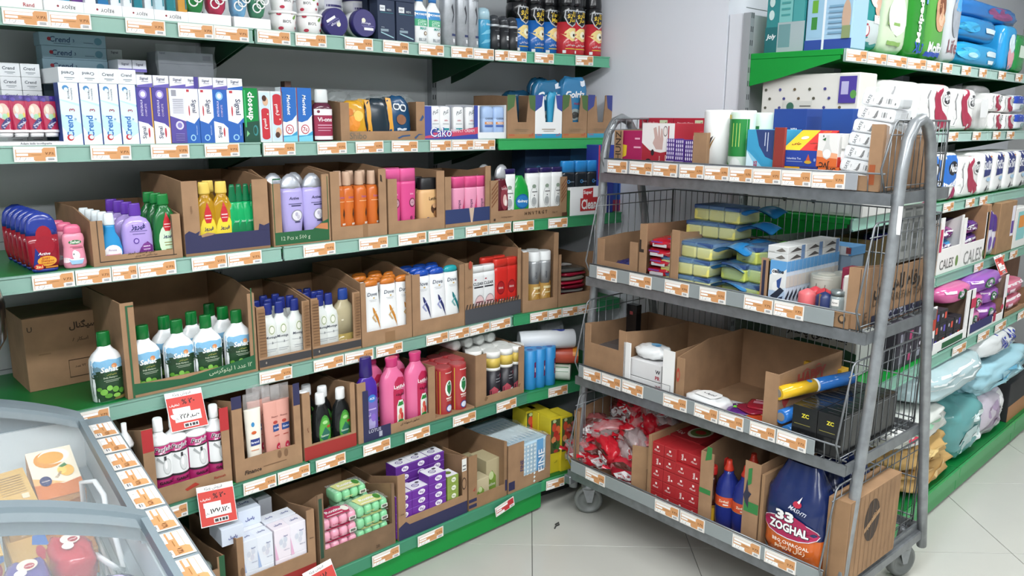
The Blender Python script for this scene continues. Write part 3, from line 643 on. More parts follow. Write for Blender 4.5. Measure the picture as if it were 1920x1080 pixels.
# purple and blue upright boxes
def signal(c, c2, up, gold=False): return ([('r', -1, 0, 1, 1, c)]+([('r', .82, 0, 1, 1, 'c89a4a')] if gold else [])+
    ([('p', [(-1, 0), (.9, 0), (.9, .28), (.3, .36), (-1, .41)], 'f2f3f6'), ('t', 'Signal', -.2, .2, 1.5, '2a2f50', {'r': 90, 'b': .02}), ('e', .35, .2, .12, .09, 'c03a44'), ('t', 'INTEGRAL8', -.35, .64, 2.0, 'dcd4ee', {'r': 90}), ('t', 'COMPLETE', .15, .6, 1.6, 'd0c0e4', {'r': 90}), ('e', -.1, .88, .5, .08, c2), ('e', -.1, .88, .3, .05, 'e8e4f4')] if not up else
     [('p', [(-1, .42), (.2, .36), (1, .48), (1, 1), (-1, 1)], 'f3f4f7'), ('t', 'Signal', .25, .68, 1.9, '2a2f50', {'r': 270, 'b': .02}), ('e', -.45, .6, .1, .1, 'c03a44'), ('r', -.7, .94, -.3, .985, 'c03a44'), ('e', -.1, .1, .4, .06, '9ccbe8'), ('e', -.1, .1, .25, .04, c), ('t', 'CAVITY FIGHTER', .5, .24, 1.4, 'c8dcf4', {'r': 270})]))
sg = [((259, 289), '4f4496', '9a8cd0', 0, 1), ((290, 320), '4f4496', '9a8cd0', 0, 1), ((321, 351), '5a4d9c', 'c8c4e4', 9, 0), ((350, 375), '2b62b4', '8ac0e8', 1, 0), ((376, 402), '2b62b4', '8ac0e8', 1, 0), ((402, 429), '2b62b4', '8ac0e8', 0, 0), ((429, 458), '2b62b4', '8ac0e8', 1, 0)]
sgn = ['purple and white toothpaste box with gold edge, leftmost', 'purple and white toothpaste box with gold edge, right one', 'purple and grey toothpaste box showing its back print', 'blue and white toothpaste box with white upper half, leftmost', 'blue and white toothpaste box with white upper half, middle one', 'blue toothpaste box with white lower half', 'blue and white toothpaste box beside the green one']
for i, ((a, b), c, c2, up, gd) in enumerate(sg):
    fr_ = signal(c, c2, up, gd) if up != 9 else [('p', [(-1, .5), (1, .4), (1, 1), (-1, 1)], 'e2e2ea'), ('r', -.7, .86, -.1, .97, '9a9aa4'), ('e', .1, .33, .5, .08, 'dcd8f0'), ('e', .1, .33, .3, .05, '8a80c0')]+[('r', -.6, .55+.035*k, .7, .565+.035*k, 'b4b4c0') for k in range(8)]+[('r', -.5, .05+.03*k, .6, .06+.03*k, '8f86c4') for k in range(5)]
    box(FB, 'toothpaste_box', sgn[i], 'toothpaste', a, b, 240, 165, .012, .036, c+':m', fr_, group='purple and blue toothpaste boxes', H=.158)
    tc = ('e8e8f0', '6a5fae') if i < 6 else ('f0f2f6', '2b62b4')
    box(FB, 'toothpaste_box', 'small box end lying on the purple and blue boxes, %s' % nth(i, 7), 'toothpaste', a-3, b-4, 153, 0, .012, .17, tc[0]+':m', [('p', [(-1, 0), (1, 0), (1, .35), (-1, .15)], tc[1]), ('t', 'Signal', -.05, .68, 1.1, '3a3f5a', {'i': .1}), ('r', -.4, .44, .5, .48, '8a8aa0')] + ([('r', .3, 0, 1, 1, '4a4090')] if i == 3 else []), z=FB.z+.1585, H=.034, group='small box ends on top')
box(FB, 'toothpaste_box', 'pale toothpaste box end behind the purple boxes', 'toothpaste', 222, 248, 130, 0, .14, .17, 'd6d8e2:m', [('t', 'Signal', 0, .6, 1.0, '3a3f5a'), ('r', -1, 0, 1, .25, '6a5fae')], z=FB.z+.206, H=.034)
box(FB, 'toothpaste_box', 'second pale toothpaste box end behind the purple boxes', 'toothpaste', 249, 275, 130, 0, .14, .17, 'd6d8e2:m', [('t', 'Signal', 0, .6, 1.0, '3a3f5a'), ('r', -1, 0, 1, .25, '6a5fae')], z=FB.z+.206, H=.034)
for n_, (a_, b_, z_) in enumerate(((222, 275, 0), (300, 400, 0))):
    box(FB, 'toothpaste_box', ('wide grey box stack behind the purple boxes, left one', 'wide grey box stack behind the purple boxes, right one')[n_], 'toothpaste', a_, b_, 200, 0, .16 if n_ == 0 else .2, .1, 'b8bcc6:m', z=FB.z, H=.205 if n_ == 0 else .199)
box(FB, 'toothpaste_box', 'toothpaste box end perched at the back by the blue stack', 'toothpaste', 200, 229, 101, 0, .24, .15, 'd0d4da:m', [('t', 'Signal', 0, .7, .9, '3a3f5a')], z=FB.z+.241, H=.034)
o = box(FB, 'wrapped_box_bundle', 'film wrapped grey toothpaste bundle lying at the back', 'toothpaste', 297, 400, 120, 0, .2, .09, 'b4b8c2:m', [('r', -.96, .5, .96, .52, '8a8e98'), ('t', 'Signal', -.85, .92, .2, '4a4f66'), ('r', .6, .7, .9, .9, '9a9ea8')], z=FB.z+.2, H=.075)
W_ = FB.s(400, 120, .2)-FB.s(297, 120, .2)
MB().grid(lambda a, b: (-W_*.55+W_*1.08*a, -.006-.006*math.sin(a*17+b*9), -.004+.1*b), 14, 8, 'e8eef2:f').build('film_wrap', o)
# green, red and blue boxes
box(FB, 'toothpaste_box', 'green and dark toothpaste box with big white vertical lettering', 'toothpaste', 454, 485, 220, 165, .012, .036, '1f8a46:g', [('p', [(-1, 0), (1, 0), (1, .4), (-1, .36)], '1a4a3a'), ('t', 'closeup', .05, .67, 3.2, 'f6faf6', {'r': 270, 'b': .03}), ('e', .55, .22, .3, .1, '3a8a8a'), ('e', .5, .22, .2, .07, '1a4a3a'), ('p', [(-.6, .1), (-.2, .16), (-.5, .22)], '7ac08a'), ('r', -.7, .28, -.5, .96, '2fae62')])
ns = [('r', -1, 0, 1, 1, 'e9eef2'), ('r', -.92, .02, .92, .98, 'c8dcec'), ('r', -.7, .1, .7, .62, 'c22c38'), ('e', 0, .62, .7, .05, 'c22c38'), ('e', 0, .1, .7, .05, 'c22c38'), ('t', 'نسیم', -.05, .36, 1.7, 'f8f4f0', {'r': 90, 'b': .03}), ('e', .1, .8, .5, .09, 'd8b090'), ('e', -.1, .86, .4, .06, '4a2c20'), ('e', .4, .55, .12, None, 'f0e0c0')]
box(FB, 'toothpaste_box', 'red and white toothpaste box with faces, left one', 'toothpaste', 487, 508, 220, 172, .012, .036, 'e9eef2:m', ns, group='red and white toothpaste boxes', H=.158)
box(FB, 'toothpaste_box', 'red and white toothpaste box with faces, right one', 'toothpaste', 509, 531, 220, 172, .012, .036, 'e9eef2:m', [(p[0], p[1], 1-p[2], *p[3:]) if p[0] in 'e' else (('r', p[1], 1-p[4], p[3], 1-p[2], p[5]) if p[0] == 'r' else ('t', p[1], p[2], .64, p[4], p[5], {'r': 90, 'b': .03})) for p in ns], group='red and white toothpaste boxes', H=.158)
mn = [('p', [(-1, .38), (-.4, .36), (.4, .4), (1, .5), (1, 1), (-1, 1)], '2568b8'), ('p', [(-1, .35), (-.4, .33), (.5, .38), (1, .48), (1, .5), (.4, .4), (-.4, .36), (-1, .38)], 'f4f6f8'), ('r', -1, 0, 1, .12, '7ccbe0'), ('p', [(-1, .1), (.2, .12), (1, .2), (1, .12), (-1, .08)], '3a9ac8'), ('t', 'Merident', .0, .68, 2.4, 'f6f8fa', {'r': 270, 'b': .02, 'i': .2}), ('e', 0, .23, .55, .09, 'c03a48'), ('e', 0, .23, .44, .072, 'f0f4f6'), ('t', '7c', 0, .23, .6, 'b83040', {'b': .03}), ('r', -1, 0, -.9, 1, '8a2a3a')]
for i, (a, b) in enumerate(((528, 556), (557, 585))):
    box(FB, 'toothpaste_box', 'blue and white toothpaste box with red ringed emblem, %s' % nth(i, 2), 'toothpaste', a, b, 220, 165, .012, .036, 'e8f2f6:m', mn, group='blue emblem toothpaste boxes', H=.172)
box(FB, 'toothpaste_box', 'dark box tip behind the red and white toothpaste boxes', 'toothpaste', 536, 548, 200, 152, .2, .03, '5a4038:m', H=.2)
KD['vione'] = dict(n='mouthwash_bottle', b=[(0, .92), (.02, 1), (.62, 1), (.7, .85), (.74, .6), (.76, .56)], d=.6, e=2.8, c='5a2238:g', cap=[(.74, .66), (.76, .7), (.98, .64), (1, .55)], cc='d8dcdc:p', pr=[('r', -.95, .03, .95, .5, '9c2c4c'), ('r', -.95, .03, .95, .1, 'ece8ea'), ('r', -.95, .5, .95, .62, 'ece8ea'), ('t', 'Vi-one', .05, .42, 1.5, 'f6f0f2', {'b': .02}), ('e', -.6, .57, .14, None, '7a2c44'), ('r', -.7, .3, .8, .32, 'd8a0b4'), ('r', -.7, .25, .8, .265, 'd8a0b4'), ('r', -.7, .2, .6, .215, 'd8a0b4')])
fill('vione', FB, [(.012, [603])], 220, 167, 35, 'dark red mouthwash bottle with grey white cap')
# carton of yellow and blue snack bags
carton(FB, 'brown carton of sunglasses snack bags on the toothpaste shelf', 640, 797, 262, 192, 191, 246, 15, 17, .2, sl=.0, pr=[('t', 'Shibo', -.62, .12, .38, '6a6458', {'b': .0}), ('p', [(.3, .06), (.42, .12), (.62, .14), (.62, .1), (.44, .08), (.34, .03)], '35527a'), ('p', [(.86, .5), (.94, .66), (.98, .6), (.92, .5)], '35527a'), ('p', [(.72, .06), (.84, .16), (.96, .14), (.84, .12), (.76, .02)], '35527a')], side=[('t', '100', 0, .5, 1.0, '7a6448')])
def bag(fr, px, y, t, yt, wpx, c, desc, cat, prints, z=None, d=.03, seed=0, lean=0.0, hdr=None, e=3.4, H=None, rz=0, amp=.05, yb=None, name='snack_bag', group=None):
    zb = fr.z+.002 if z is None else z
    W = fr.s(px+wpx/2, y, t)-fr.s(px-wpx/2, y, t); H = H or fr.at(px, yt, t)[1]-zb
    r = empty(name); pillow('b', W, d, H, c, e, amp, seed, 22, 14, prints).build('bag', r)
    if hdr:
        MB().grid(lambda a, b: (W*(a-.5)*.98, .004*math.sin(a*23+seed), H*(.96+.09*b)), 16, 2, hdr).build('crimped_seal', r)
    place(r, fr, fr.s(px, y, t), t+d/2, zb, rz, desc, cat, group); r.rotation_euler.x = lean
    return r
yb_ = [('e', -.2, .4, .6, .2, 'e8902a'), ('e', .3, .6, .4, .14, 'f4c860'), ('e', -.4, .7, .3, .1, 'd87a20')]
bk_ = [('r', -.9, .05, -.6, .95, 'e0a030'), ('e', -.2, .75, .28, .09, 'e8eef0'), ('e', .35, .72, .28, .09, 'e8eef0'), ('e', -.2, .75, .2, .06, '1d3550'), ('e', .35, .72, .2, .06, '1d3550'), ('e', .1, .45, .4, .12, '8a5a3a'), ('r', -.3, .2, .5, .25, 'c8d0d8')]
for i, (px, c, pr) in enumerate(((668, 'd8a028:g', yb_), (690, 'e0a82e:g', yb_), (712, '23313c:g', bk_[:1]), (734, '1d2a36:g', bk_[:1]), (752, '1f4a70:g', bk_))):
    bag(FB, px, 225, .03+.012*(i % 2), 188-2*i, 44, c, '%s snack bag in the brown carton, %s' % ('yellow' if i < 2 else 'dark blue', nth(i, 5)), 'snack bag', pr, seed=i+3, lean=-.12, hdr='9aa2a4:f', group='snack bags in the brown carton', d=.025)
for i, px in enumerate((640, 680, 720, 760)):
    bag(FB, px, 190, .1, 170+4*i, 50, 'a8b0b0:f', 'clear folded film bag top at the back of the snack carton, %s' % nth(i, 4), 'snack bag', [], seed=30+i, group='clear film bag tops', d=.05)
# blue cream carton
carton(FB, 'blue and pink lettered white carton of cream tubes', 797, 896, 258, 199, 198, 246, 12, 6, .2, col='3a4aa0:m', inner='d8dae4:m', pr=[('p', [(-1, .0), (1, .16), (1, .36), (-1, .1)], 'c84a66'), ('r', -.72, .14, .9, .2, 'c84a66'), ('t', 'Cako', -.4, .2, .8, '2a3a98', {'b': .05}), ('t', 'Cako', -.42, .21, .78, 'f0f0f8', {'b': .0}), ('t', 'PERFECT CREAM', .4, .25, .9, 'f4d8e0'), ('r', -1, .0, 1, .04, '3a4aa0')])
wt = dict(n='cream_tube', b=[(0, .9), (.02, 1), (.9, 1), (.97, .95), (1, .6)], d=.5, e=4, c='f2f3f3:p', pr=[('t', 'کرم', 0, .82, 1.0, '55606a'), ('t', 'cako', 0, .58, .7, 'c05a6a'), ('r', -.6, .46, .6, .48, 'a0a8ac'), ('r', -.6, .28, .6, .34, '2f9aa0')])
KD['cako'] = wt
fill('cako', FB, [(.02, [813, 832, 857, 880])], 225, 199, 20, 'white cream tube in the blue carton', 'cream tube', group='white cream tubes')
carton(FB, 'plain white carton of pale blue deodorant sticks', 896, 949, 256, 198, 197, 248, 3, 3, .2, col='eceef0:m', inner='e0e2e4:m', pr=[('r', .9, .0, 1, 1, 'd4d8da')])
KD['stick'] = dict(n='deodorant_stick', b=[(0, .92), (.02, 1), (.6, 1), (.62, .96), (.64, 1), (.9, 1), (.98, .8), (1, .5)], d=.62, e=3, c='aac4ea:p', pr=[('t', 'GABRINI', 0, .62, 1.3, '55607a'), ('r', -.7, .44, .7, .52, 'd8935a'), ('r', -.7, .36, .7, .42, '4a68b0'), ('t', 'FRESH', 0, .48, .9, 'f0f0f0')])
fill('stick', FB, [(.02, [911, 932])], 225, 199, 22, 'pale blue deodorant stick in white carton', 'deodorant')
# four cut cartons of bags, third bay
cc = [(951, 1003, CARD, '4a6a3c:k', 'b07a4a'), (1003, 1053, 'f0f1f0:m', '3a4c98:m', '2f9ac4'), (1054, 1100, CARD, '4a6a3c:k', 'b07a4a'), (1101, 1146, CARD, '3c4688:k', '3a9ab8')]
for i, (a, b, c, hi, lo) in enumerate(cc):
    tcol = hi.split(':')[0]
    carton(GB, ('brown and green cut front carton, leftmost', 'white and blue cut front carton holding tall blue bags', 'brown and green cut front carton with blue bag standing in it', 'brown and blue cut front carton at the shelf end')[i], a, b, 252, 180, 179, 229, 15, 12, .25, col=c, inner=CARDI if i != 1 else 'd0d2d2:m', sl=.012,
           pr=[('p', [(-1, .62), (-.52, .74), (-.42, 1), (-1, 1)], tcol), ('p', [(1, .62), (.62, .7), (.5, 1), (1, 1)], tcol), ('r', -1, 0, 1, .1, lo), ('t', 'Golriz', -.7, .08, .4, 'c03a3a'), ('t', 'گلریز', .7, .08, .35, 'c03a3a'), ('r', -.5, .2, .5, .215, '8a7458'), ('r', -.4, .16, .4, .17, '8a7458')])
gz = [('t', 'Golriz', .0, .72, 1.5, 'f4f6f8', {'b': .03, 'i': .15}), ('t', 'trash bag', .3, .56, .8, 'b03a50'), ('r', .4, .86, .75, .95, 'e0e8f0'), ('e', .0, .38, .5, .1, '9aa8a8'), ('e', .0, .37, .3, .06, '4a4a48'), ('r', -.5, .1, .5, .14, '2c3a78')]
bag(GB, 1078, 200, .03, 145, 46, '3a7fae:g', 'tall blue bag standing in the third cut front carton', 'bag', gz, d=.04, seed=11, e=5, name='trash_bag_pack')
bag(GB, 1030, 200, .05, 150, 56, '2d6f98:g', 'crumpled blue bag leaning in the white carton', 'bag', gz, d=.04, seed=12, e=4, name='trash_bag_pack')
bag(GB, 1040, 200, .02, 172, 20, '3fa0c8:g', 'folded light blue bag edge in the white carton', 'bag', [], d=.02, seed=13, e=4, name='trash_bag_pack', lean=-.05)
bag(GB, 1015, 180, .12, 146, 40, '225a80:g', 'dark blue bag behind the white carton', 'bag', [], d=.04, seed=14, e=4, name='trash_bag_pack')
bag(GB, 975, 190, .12, 170, 50, '1f4a68:g', 'dark blue crumpled bag at the back of the left carton', 'bag', [('r', .0, .5, .3, .7, '8ab0c8')], d=.06, seed=15, e=4, name='trash_bag_pack')
bag(FB, 925, 180, .22, 160, 56, '2f6288:g', 'shiny blue crumpled bag lying behind the deodorant sticks', 'bag', [('r', .3, .4, .6, .6, 'a8c0d0')], z=FB.z+.09, H=.05, d=.06, seed=16, e=3, name='trash_bag_pack')
bag(FB, 900, 190, .2, 165, 60, '23282c:g', 'black film bag lying behind the cream tube carton', 'bag', [], d=.07, seed=17, e=3, name='trash_bag_pack', H=.1)
bag(GB, 972, 225, .03, 205, 30, '4a4a48:g', 'dark and cream bag inside the leftmost cut carton', 'bag', [('e', 0, .4, .5, .2, 'c8bca0')], d=.04, seed=18, name='trash_bag_pack', H=.05)
bag(GB, 1123, 225, .03, 205, 26, '6a6a50:g', 'dark and yellow bag inside the last cut carton', 'bag', [('e', 0, .5, .4, .2, 'c8b878')], d=.04, seed=19, name='trash_bag_pack', H=.06)
# ================================================================== third shelf (C): shampoo
CS = 'shampoo shelf'
# kids shampoo, flat oval bottles in a row running back
KD['kids'] = dict(n='kids_shampoo_bottle', b=[(0, .72), (.03, .8), (.2, .96), (.45, 1), (.72, .98), (.86, .86), (.95, .6), (1, .2)], d=.34, e=2.6, c='23307e:g', bc=[(.06, '8e1c2c:g'), (.62, '27398e:g')], seg=28, pk='g',
  pr=[('e', .05, .62, .5, .16, 'a01f2e'), ('e', .05, .45, .62, .16, '9a1e2e'), ('p', [(-.75, .1), (-.5, .05), (-.3, .3), (-.55, .42)], '23307e'), ('t', 'Active', -.05, .315, .75, 'f0f0f4', {'i': .3}), ('e', .1, .19, .6, .085, 'e0a038'), ('t', 'BABY', .05, .235, .5, 'b02a2a'), ('t', 'Shampoo', .12, .19, .8, 'b02a2a'), ('t', 'Conditioner', .12, .15, .8, 'b02a2a'), ('e', -.42, .1, .3, .05, 'c03028'), ('t', '2in1', -.42, .1, .4, 'f4e0a0', {'b': .03}), ('r', -.05, .07, .75, .1, 'c87828')])
fill('kids', FC, [(.012+.05*k, [80]) for k in range(6)], 460, 398, 62, 'flat blue and red kids shampoo bottle', jit=1)
KD['pinkbaby'] = dict(n='baby_shampoo_bottle', b=[(0, .8), (.03, .92), (.12, 1), (.3, .94), (.5, .86), (.66, .96), (.76, .88), (.8, .7)], d=.5, e=2.3, c='e494a8:g', cap=[(.79, .74), (.82, .76), (.93, .7), (.985, .5), (1, .2)], cc='d86a8a:g',
  pr=[('e', .05, .6, .55, .05, '2f7a48'), ('t', 'Sehat', .05, .605, .85, 'f0f4e8', {'i': .2, 'b': .02}), ('r', -.4, .49, .6, .505, 'c04a6a'), ('r', -.2, .46, .7, .475, '8a4a5a'), ('e', .05, .3, .32, .1, 'f2f2f2'), ('e', -.05, .36, .2, .06, 'fafafa'), ('e', -.15, .33, .05, .02, '2a2a2a'), ('e', -.85, .2, .5, .06, 'f2e0e4'), ('p', [(-.6, .22), (.7, .22), (.5, .1), (-.4, .1)], '9cc4e0'), ('e', .1, .21, .6, .02, 'e8f0f4')])
fill('pinkbaby', FC, [(.02, [138]), (.08, [136]), (.14, [134])], 465, 421, 45, 'pink baby shampoo bottle beside the blue kids bottles')
# carton 1
carton(FC, 'low brown carton of blue, lilac and green bottles', 176, 344, 494, 415, 400, 474, 22, 18, .32, hb=.15, pr=[('t', 'بیبی لوسیون فیروز', .05, .22, .62, '3a2c20'), ('t', 'بچه خالص ۲۴ عددی', .15, .14, .5, '3a2c20'), ('r', -.86, .08, .86, .095, '2a2420'), ('r', -.87, .08, -.855, .98, '2a2420'), ('r', .78, .08, .795, .98, '2a2420')])
KD['bluelotion'] = dict(n='lotion_bottle', b=[(0, .95), (.02, 1), (.3, 1), (.5, .8), (.62, .5), (.72, .46), (.76, .46)], d=.5, e=2.3, c='2f8fc8:g', cap=[(.76, .44), (.78, .5), (.98, .42), (1, .36)], cc='dfe8ea:p', pr=[('e', .05, .22, .8, .16, 'f2eef0'), ('r', -.6, .14, .7, .2, 'e0a0b0'), ('t', 'Firooz', 0, .28, .7, '8a6a9a'), ('r', -.5, .08, .5, .1, '4a6a9a')])
fill('bluelotion', FC, [(.02, [207]), (.065, [205]), (.11, [203]), (.155, [201]), (.2, [199])], 450, 400, 43, 'sky blue lotion bottle with white cap')
firooz = lambda c, c2: [('t', 'فیروز', .0, .6, .9, c, {'b': .04}), ('r', -.55, .52, .55, .535, c2), ('r', -.4, .475, .4, .487, c2)]
KD['lilac'] = dict(n='baby_lotion_bottle', b=[(0, .95), (.02, 1), (.5, .96), (.64, .88), (.73, .66), (.77, .34), (.79, .32)], d=.48, e=2.7, c='b09ad8:g', cap=[(.785, .38), (.8, .4), (.98, .36), (1, .33)], cc='6038a0:g', pr=firooz('2c2a6a', '7a6aa8')+[('e', -.2, .36, .18, .05, '5a3a9a'), ('e', -.2, .36, .12, .033, 'b09ad8'), ('p', [(-.35, .03), (.05, .24), (.5, .34), (.85, .26), (.85, .03)], '6a2a7a'), ('e', .42, .24, .3, .08, '7a3a8a'), ('r', .2, .25, .65, .265, 'e8d8f0'), ('r', .2, .2, .65, .21, 'e8d8f0')])
fill('lilac', FC, [(.02, [256]), (.075, [254]), (.13, [252]), (.185, [250])], 440, 382, 60, 'lilac baby lotion bottle with purple cap')
def oil(c, lc, oval): return dict(n='baby_oil_bottle', b=[(0, .88), (.02, .95), (.25, 1), (.5, .98), (.66, .88), (.76, .6), (.8, .42), (.84, .4)], d=.5, e=2.4, c=c, cap=[(.83, .46), (.85, .5), (.98, .46), (1, .42)], cc=lc, pr=[('e', .0, .28, .72, .26, oval), ('p', [(0, .72), (.28, .58), (.34, .5), (.2, .43), (-.2, .43), (-.34, .5), (-.28, .58)], 'c22a34'), ('t', 'فیروز', 0, .35, .8, '2a2a5a', {'b': .04}), ('r', -.25, .53, .25, .545, 'f0d0d0'), ('r', -.25, .49, .25, .5, 'f0d0d0'), ('r', -.35, .25, .35, .26, '8a7a30'), ('r', -.3, .21, .3, .22, '8a7a30'), ('r', -.25, .14, .25, .15, '8a7a30')])
KD['greenoil'] = oil('1f6a34:g', '1f7a3a:g', 'cfe8c8')
fill('greenoil', FC, [(.02, [309]), (.065, [307]), (.11, [305])], 430, 364, 46, 'dark green baby oil bottle with green cap')
# carton 2
carton(FC, 'tall brown carton with navy band holding yellow oil and green bottles', 349, 508, 476, 340, 335, 448, 28, 30, .32, hb=.23, pr=[('r', -1, 0, 1, .27, '2c2c50'), ('r', -1, 0, 1, .035, '8c6a4a'), ('p', [(-1, .27), (-.7, .27), (-.66, .33), (-.76, .3), (-.9, .34), (-1, .3)], '2c2c50'), ('p', [(.72, .27), (1, .27), (1, .36), (.86, .33), (.75, .36)], '2c2c50'), ('p', [(-.62, .24), (-.38, .26), (-.3, .28), (-.5, .3), (-.64, .27)], '9f7d5e'), ('t', 'UZON', -.82, .62, .16, '7a5a40', {'r': 90})])
KD['yellowoil'] = oil('c8961e:t', 'e8c860:p', 'e8d03c')
fill('yellowoil', FC, [(.022, [385, 416.5]), (.07, [370, 405])], 400, 342, 45, 'clear yellow baby oil bottle with cream cap')
KD['greenpump'] = dict(n='shampoo_bottle', b=[(0, .9), (.02, 1), (.5, .98), (.64, .85), (.7, .5), (.74, .46)], d=.5, e=2.5, c='10a05c:g', cap=[(.735, .5), (.76, .52), (.86, .4), (.96, .34), (1, .24)], cc='0c6a40:g', pr=[('e', .1, .25, .6, .2, '0f7a46'), ('t', 'فیروز', .2, .45, .7, 'c8f0d8'), ('t', '2', .3, .15, .2, 'b0e0c8')])
fill('greenpump', FC, [(.022, [437, 450, 463, 476])], 400, 346, 31, 'bright green shampoo bottle in the navy banded carton')
# carton 3: lilac shower gel
carton(FC, 'brown carton with green band reading twelve pieces', 514, 621, 457, 345, 326, 437, 16, 14, .3, hb=.235, pr=[('r', -.94, .02, .94, .2, '1f5a34'), ('p', [(.35, .2), (.94, .14), (.94, .34), (.7, .3)], '1f5a34'), ('p', [(.42, .22), (.9, .18), (.9, .28), (.65, .28)], 'c07a50'), ('t', '12 Pcs x 500 g', -.25, .1, 1.0, 'a8b8a0'), ('r', -.96, .02, -.94, .97, '1f5a34'), ('r', .92, .2, .94, .97, '1f5a34'), ('r', -.96, .95, -.7, .97, '1f5a34')])
KD['active'] = dict(n='shower_gel_bottle', b=[(0, .66), (.02, .72), (.2, .8), (.45, .98), (.6, 1), (.74, .94), (.8, .86)], d=.5, e=2.4, c='b0a6dc:g', cap=[(.795, .88), (.83, .84), (.9, .72), (.96, .5), (1, .2)], cc='b4b8c0:s', xt=[('cap_button', [(.945, .4), (.975, .34), (.992, .2)], 'a89cd0:p')], pr=[('t', 'Active', .05, .66, .8, '2c2a50', {'i': .25, 'b': .02}), ('r', -.4, .575, .7, .585, '4a4a70'), ('r', -.2, .545, .6, .56, '33335a'), ('e', .25, .41, .48, .085, '8a8a98'), ('e', .25, .41, .4, .072, 'e4e2ea'), ('e', .2, .43, .12, .03, 'b8b4c8'), ('e', .35, .39, .12, .03, 'c8c4d0'), ('r', .05, .31, .5, .325, '33335a')])
fill('active', FC, [(.022, [545, 586]), (.09, [533, 572])], 385, 327, 46, 'lilac shower gel bottle with silver domed top')
# carton 4: orange sprays
carton(FC, 'brown carton of orange spray bottles', 623, 726, 442, 322, 316, 422, 16, 14, .3, hb=.24, pr=[('r', .1, .0, .28, .2, '8e6c4c'), ('p', [(.78, .82), (.86, .8), (.84, .9), (.78, .92)], '3a2a1c')])
KD['orange'] = dict(n='spray_bottle', b=[(0, .96), (.02, 1), (.72, 1), (.77, .82), (.79, .6)], c='c8682a:g', cap=[(.785, .62), (.8, .64), (.97, .56), (1, .5)], cc='c8a890:g', pr=[('t', 'Schon', .2, .62, 1.0, 'b06090', {'b': .02}), ('p', [(.25, .36), (.45, .46), (.65, .36), (.5, .33), (.45, .28)], '3a2a20'), ('r', .1, .2, .8, .23, 'e8d8c8'), ('r', -.6, .08, .3, .1, 'e0a070'), ('r', -.6, .55, .6, .56, 'e8b080')], xt=[('cap_ring', [(.78, .66), (.795, .67)], '8a5a3a:s')])
fill('orange', FC, [(.022, [633, 650, 674, 697]), (.06, [645, 668, 690])], 390, 323, 24, 'orange spray bottle with clear amber cap', group='orange spray bottles')
# carton 5: pink and tan
carton(FC, 'brown carton of pink bottles and tan black capped ones', 729, 834, 430, 336, 320, 411, 16, 15, .3, hb=.215, pr=[])
KD['pinktall'] = dict(n='shampoo_bottle', b=[(0, .78), (.02, .84), (.4, .94), (.75, 1), (.8, .98)], d=.42, e=3.2, c='d8508c:g', cap=[(.8, 1), (.99, .97), (1, .92)], cc='e0609a:g', ce=3.2, pr=[('t', 'blink', .3, .6, .45, 'f4c8dc'), ('e', .35, .46, .4, .075, '7a2a4a'), ('e', .35, .46, .3, .055, 'c89aa8'), ('t', 'NEW', .35, .46, .3, '5a1a34'), ('e', .2, .22, .16, .03, '8a2a58'), ('e', .3, .16, .14, .028, '8a2a58'), ('t', '100%', .4, .08, .5, '4a1a34')])
fill('pinktall', FC, [(.024, [734, 763]), (.07, [748])], 370, 317, 31, 'tall magenta pink shampoo bottle')
KD['tan'] = dict(n='hair_cream_bottle', b=[(0, .95), (.02, 1), (.7, 1), (.75, .94), (.78, .8)], d=.5, e=4, c='d8ac78:p', cap=[(.77, .82), (.79, .85), (.99, .82), (1, .78)], cc='1e1e20:p', ce=4, pr=[('t', 'Latifeh', .3, .6, .95, '2a2018', {'b': .02}), ('e', .35, .4, .35, .1, '4a3020'), ('e', .5, .3, .25, .07, 'a07048'), ('e', .35, .46, .2, .05, 'c89a70'), ('e', -.3, .18, .22, .06, '2c3a70'), ('e', -.3, .18, .15, .04, 'e8e0d0'), ('r', .1, .08, .8, .1, '8a3a2a')])
fill('tan', FC, [(.024, [801]), (.09, [795])], 385, 334, 37, 'tan hair cream bottle with black cap')
# carton 6: schon
carton(FC, 'brown carton with blue band and pink bottles', 835, 920, 416, 332, 311, 397, 11, 10, .3, hb=.2, pr=[('r', -1, .06, 1, .3, '2c3a66'), ('p', [(.02, .3), (.25, .3), (.17, .05), (.1, .05)], 'c8b09a')])
KD['schon'] = dict(n='shampoo_bottle', b=[(0, .92), (.02, 1), (.74, 1), (.78, .98)], d=.55, e=3, c='e89ab8:g', cap=[(.775, 1), (.97, .98), (1, .92)], cc='e0548c:g', ce=3, pr=[('p', [(.1, .1), (.9, .1), (.9, .62), (.5, .42)], 'd84878'), ('p', [(.2, .04), (.6, .14), (.85, .04)], 'b82838'), ('t', 'schon', -.05, .42, 1.3, '5a3a5a', {'r': 270}), ('r', -.5, .2, -.2, .21, 'f4d8e4')])
fill('schon', FC, [(.024, [857, 880, 899])], 370, 332, 24, 'pink strawberry shampoo bottle in blue banded carton')
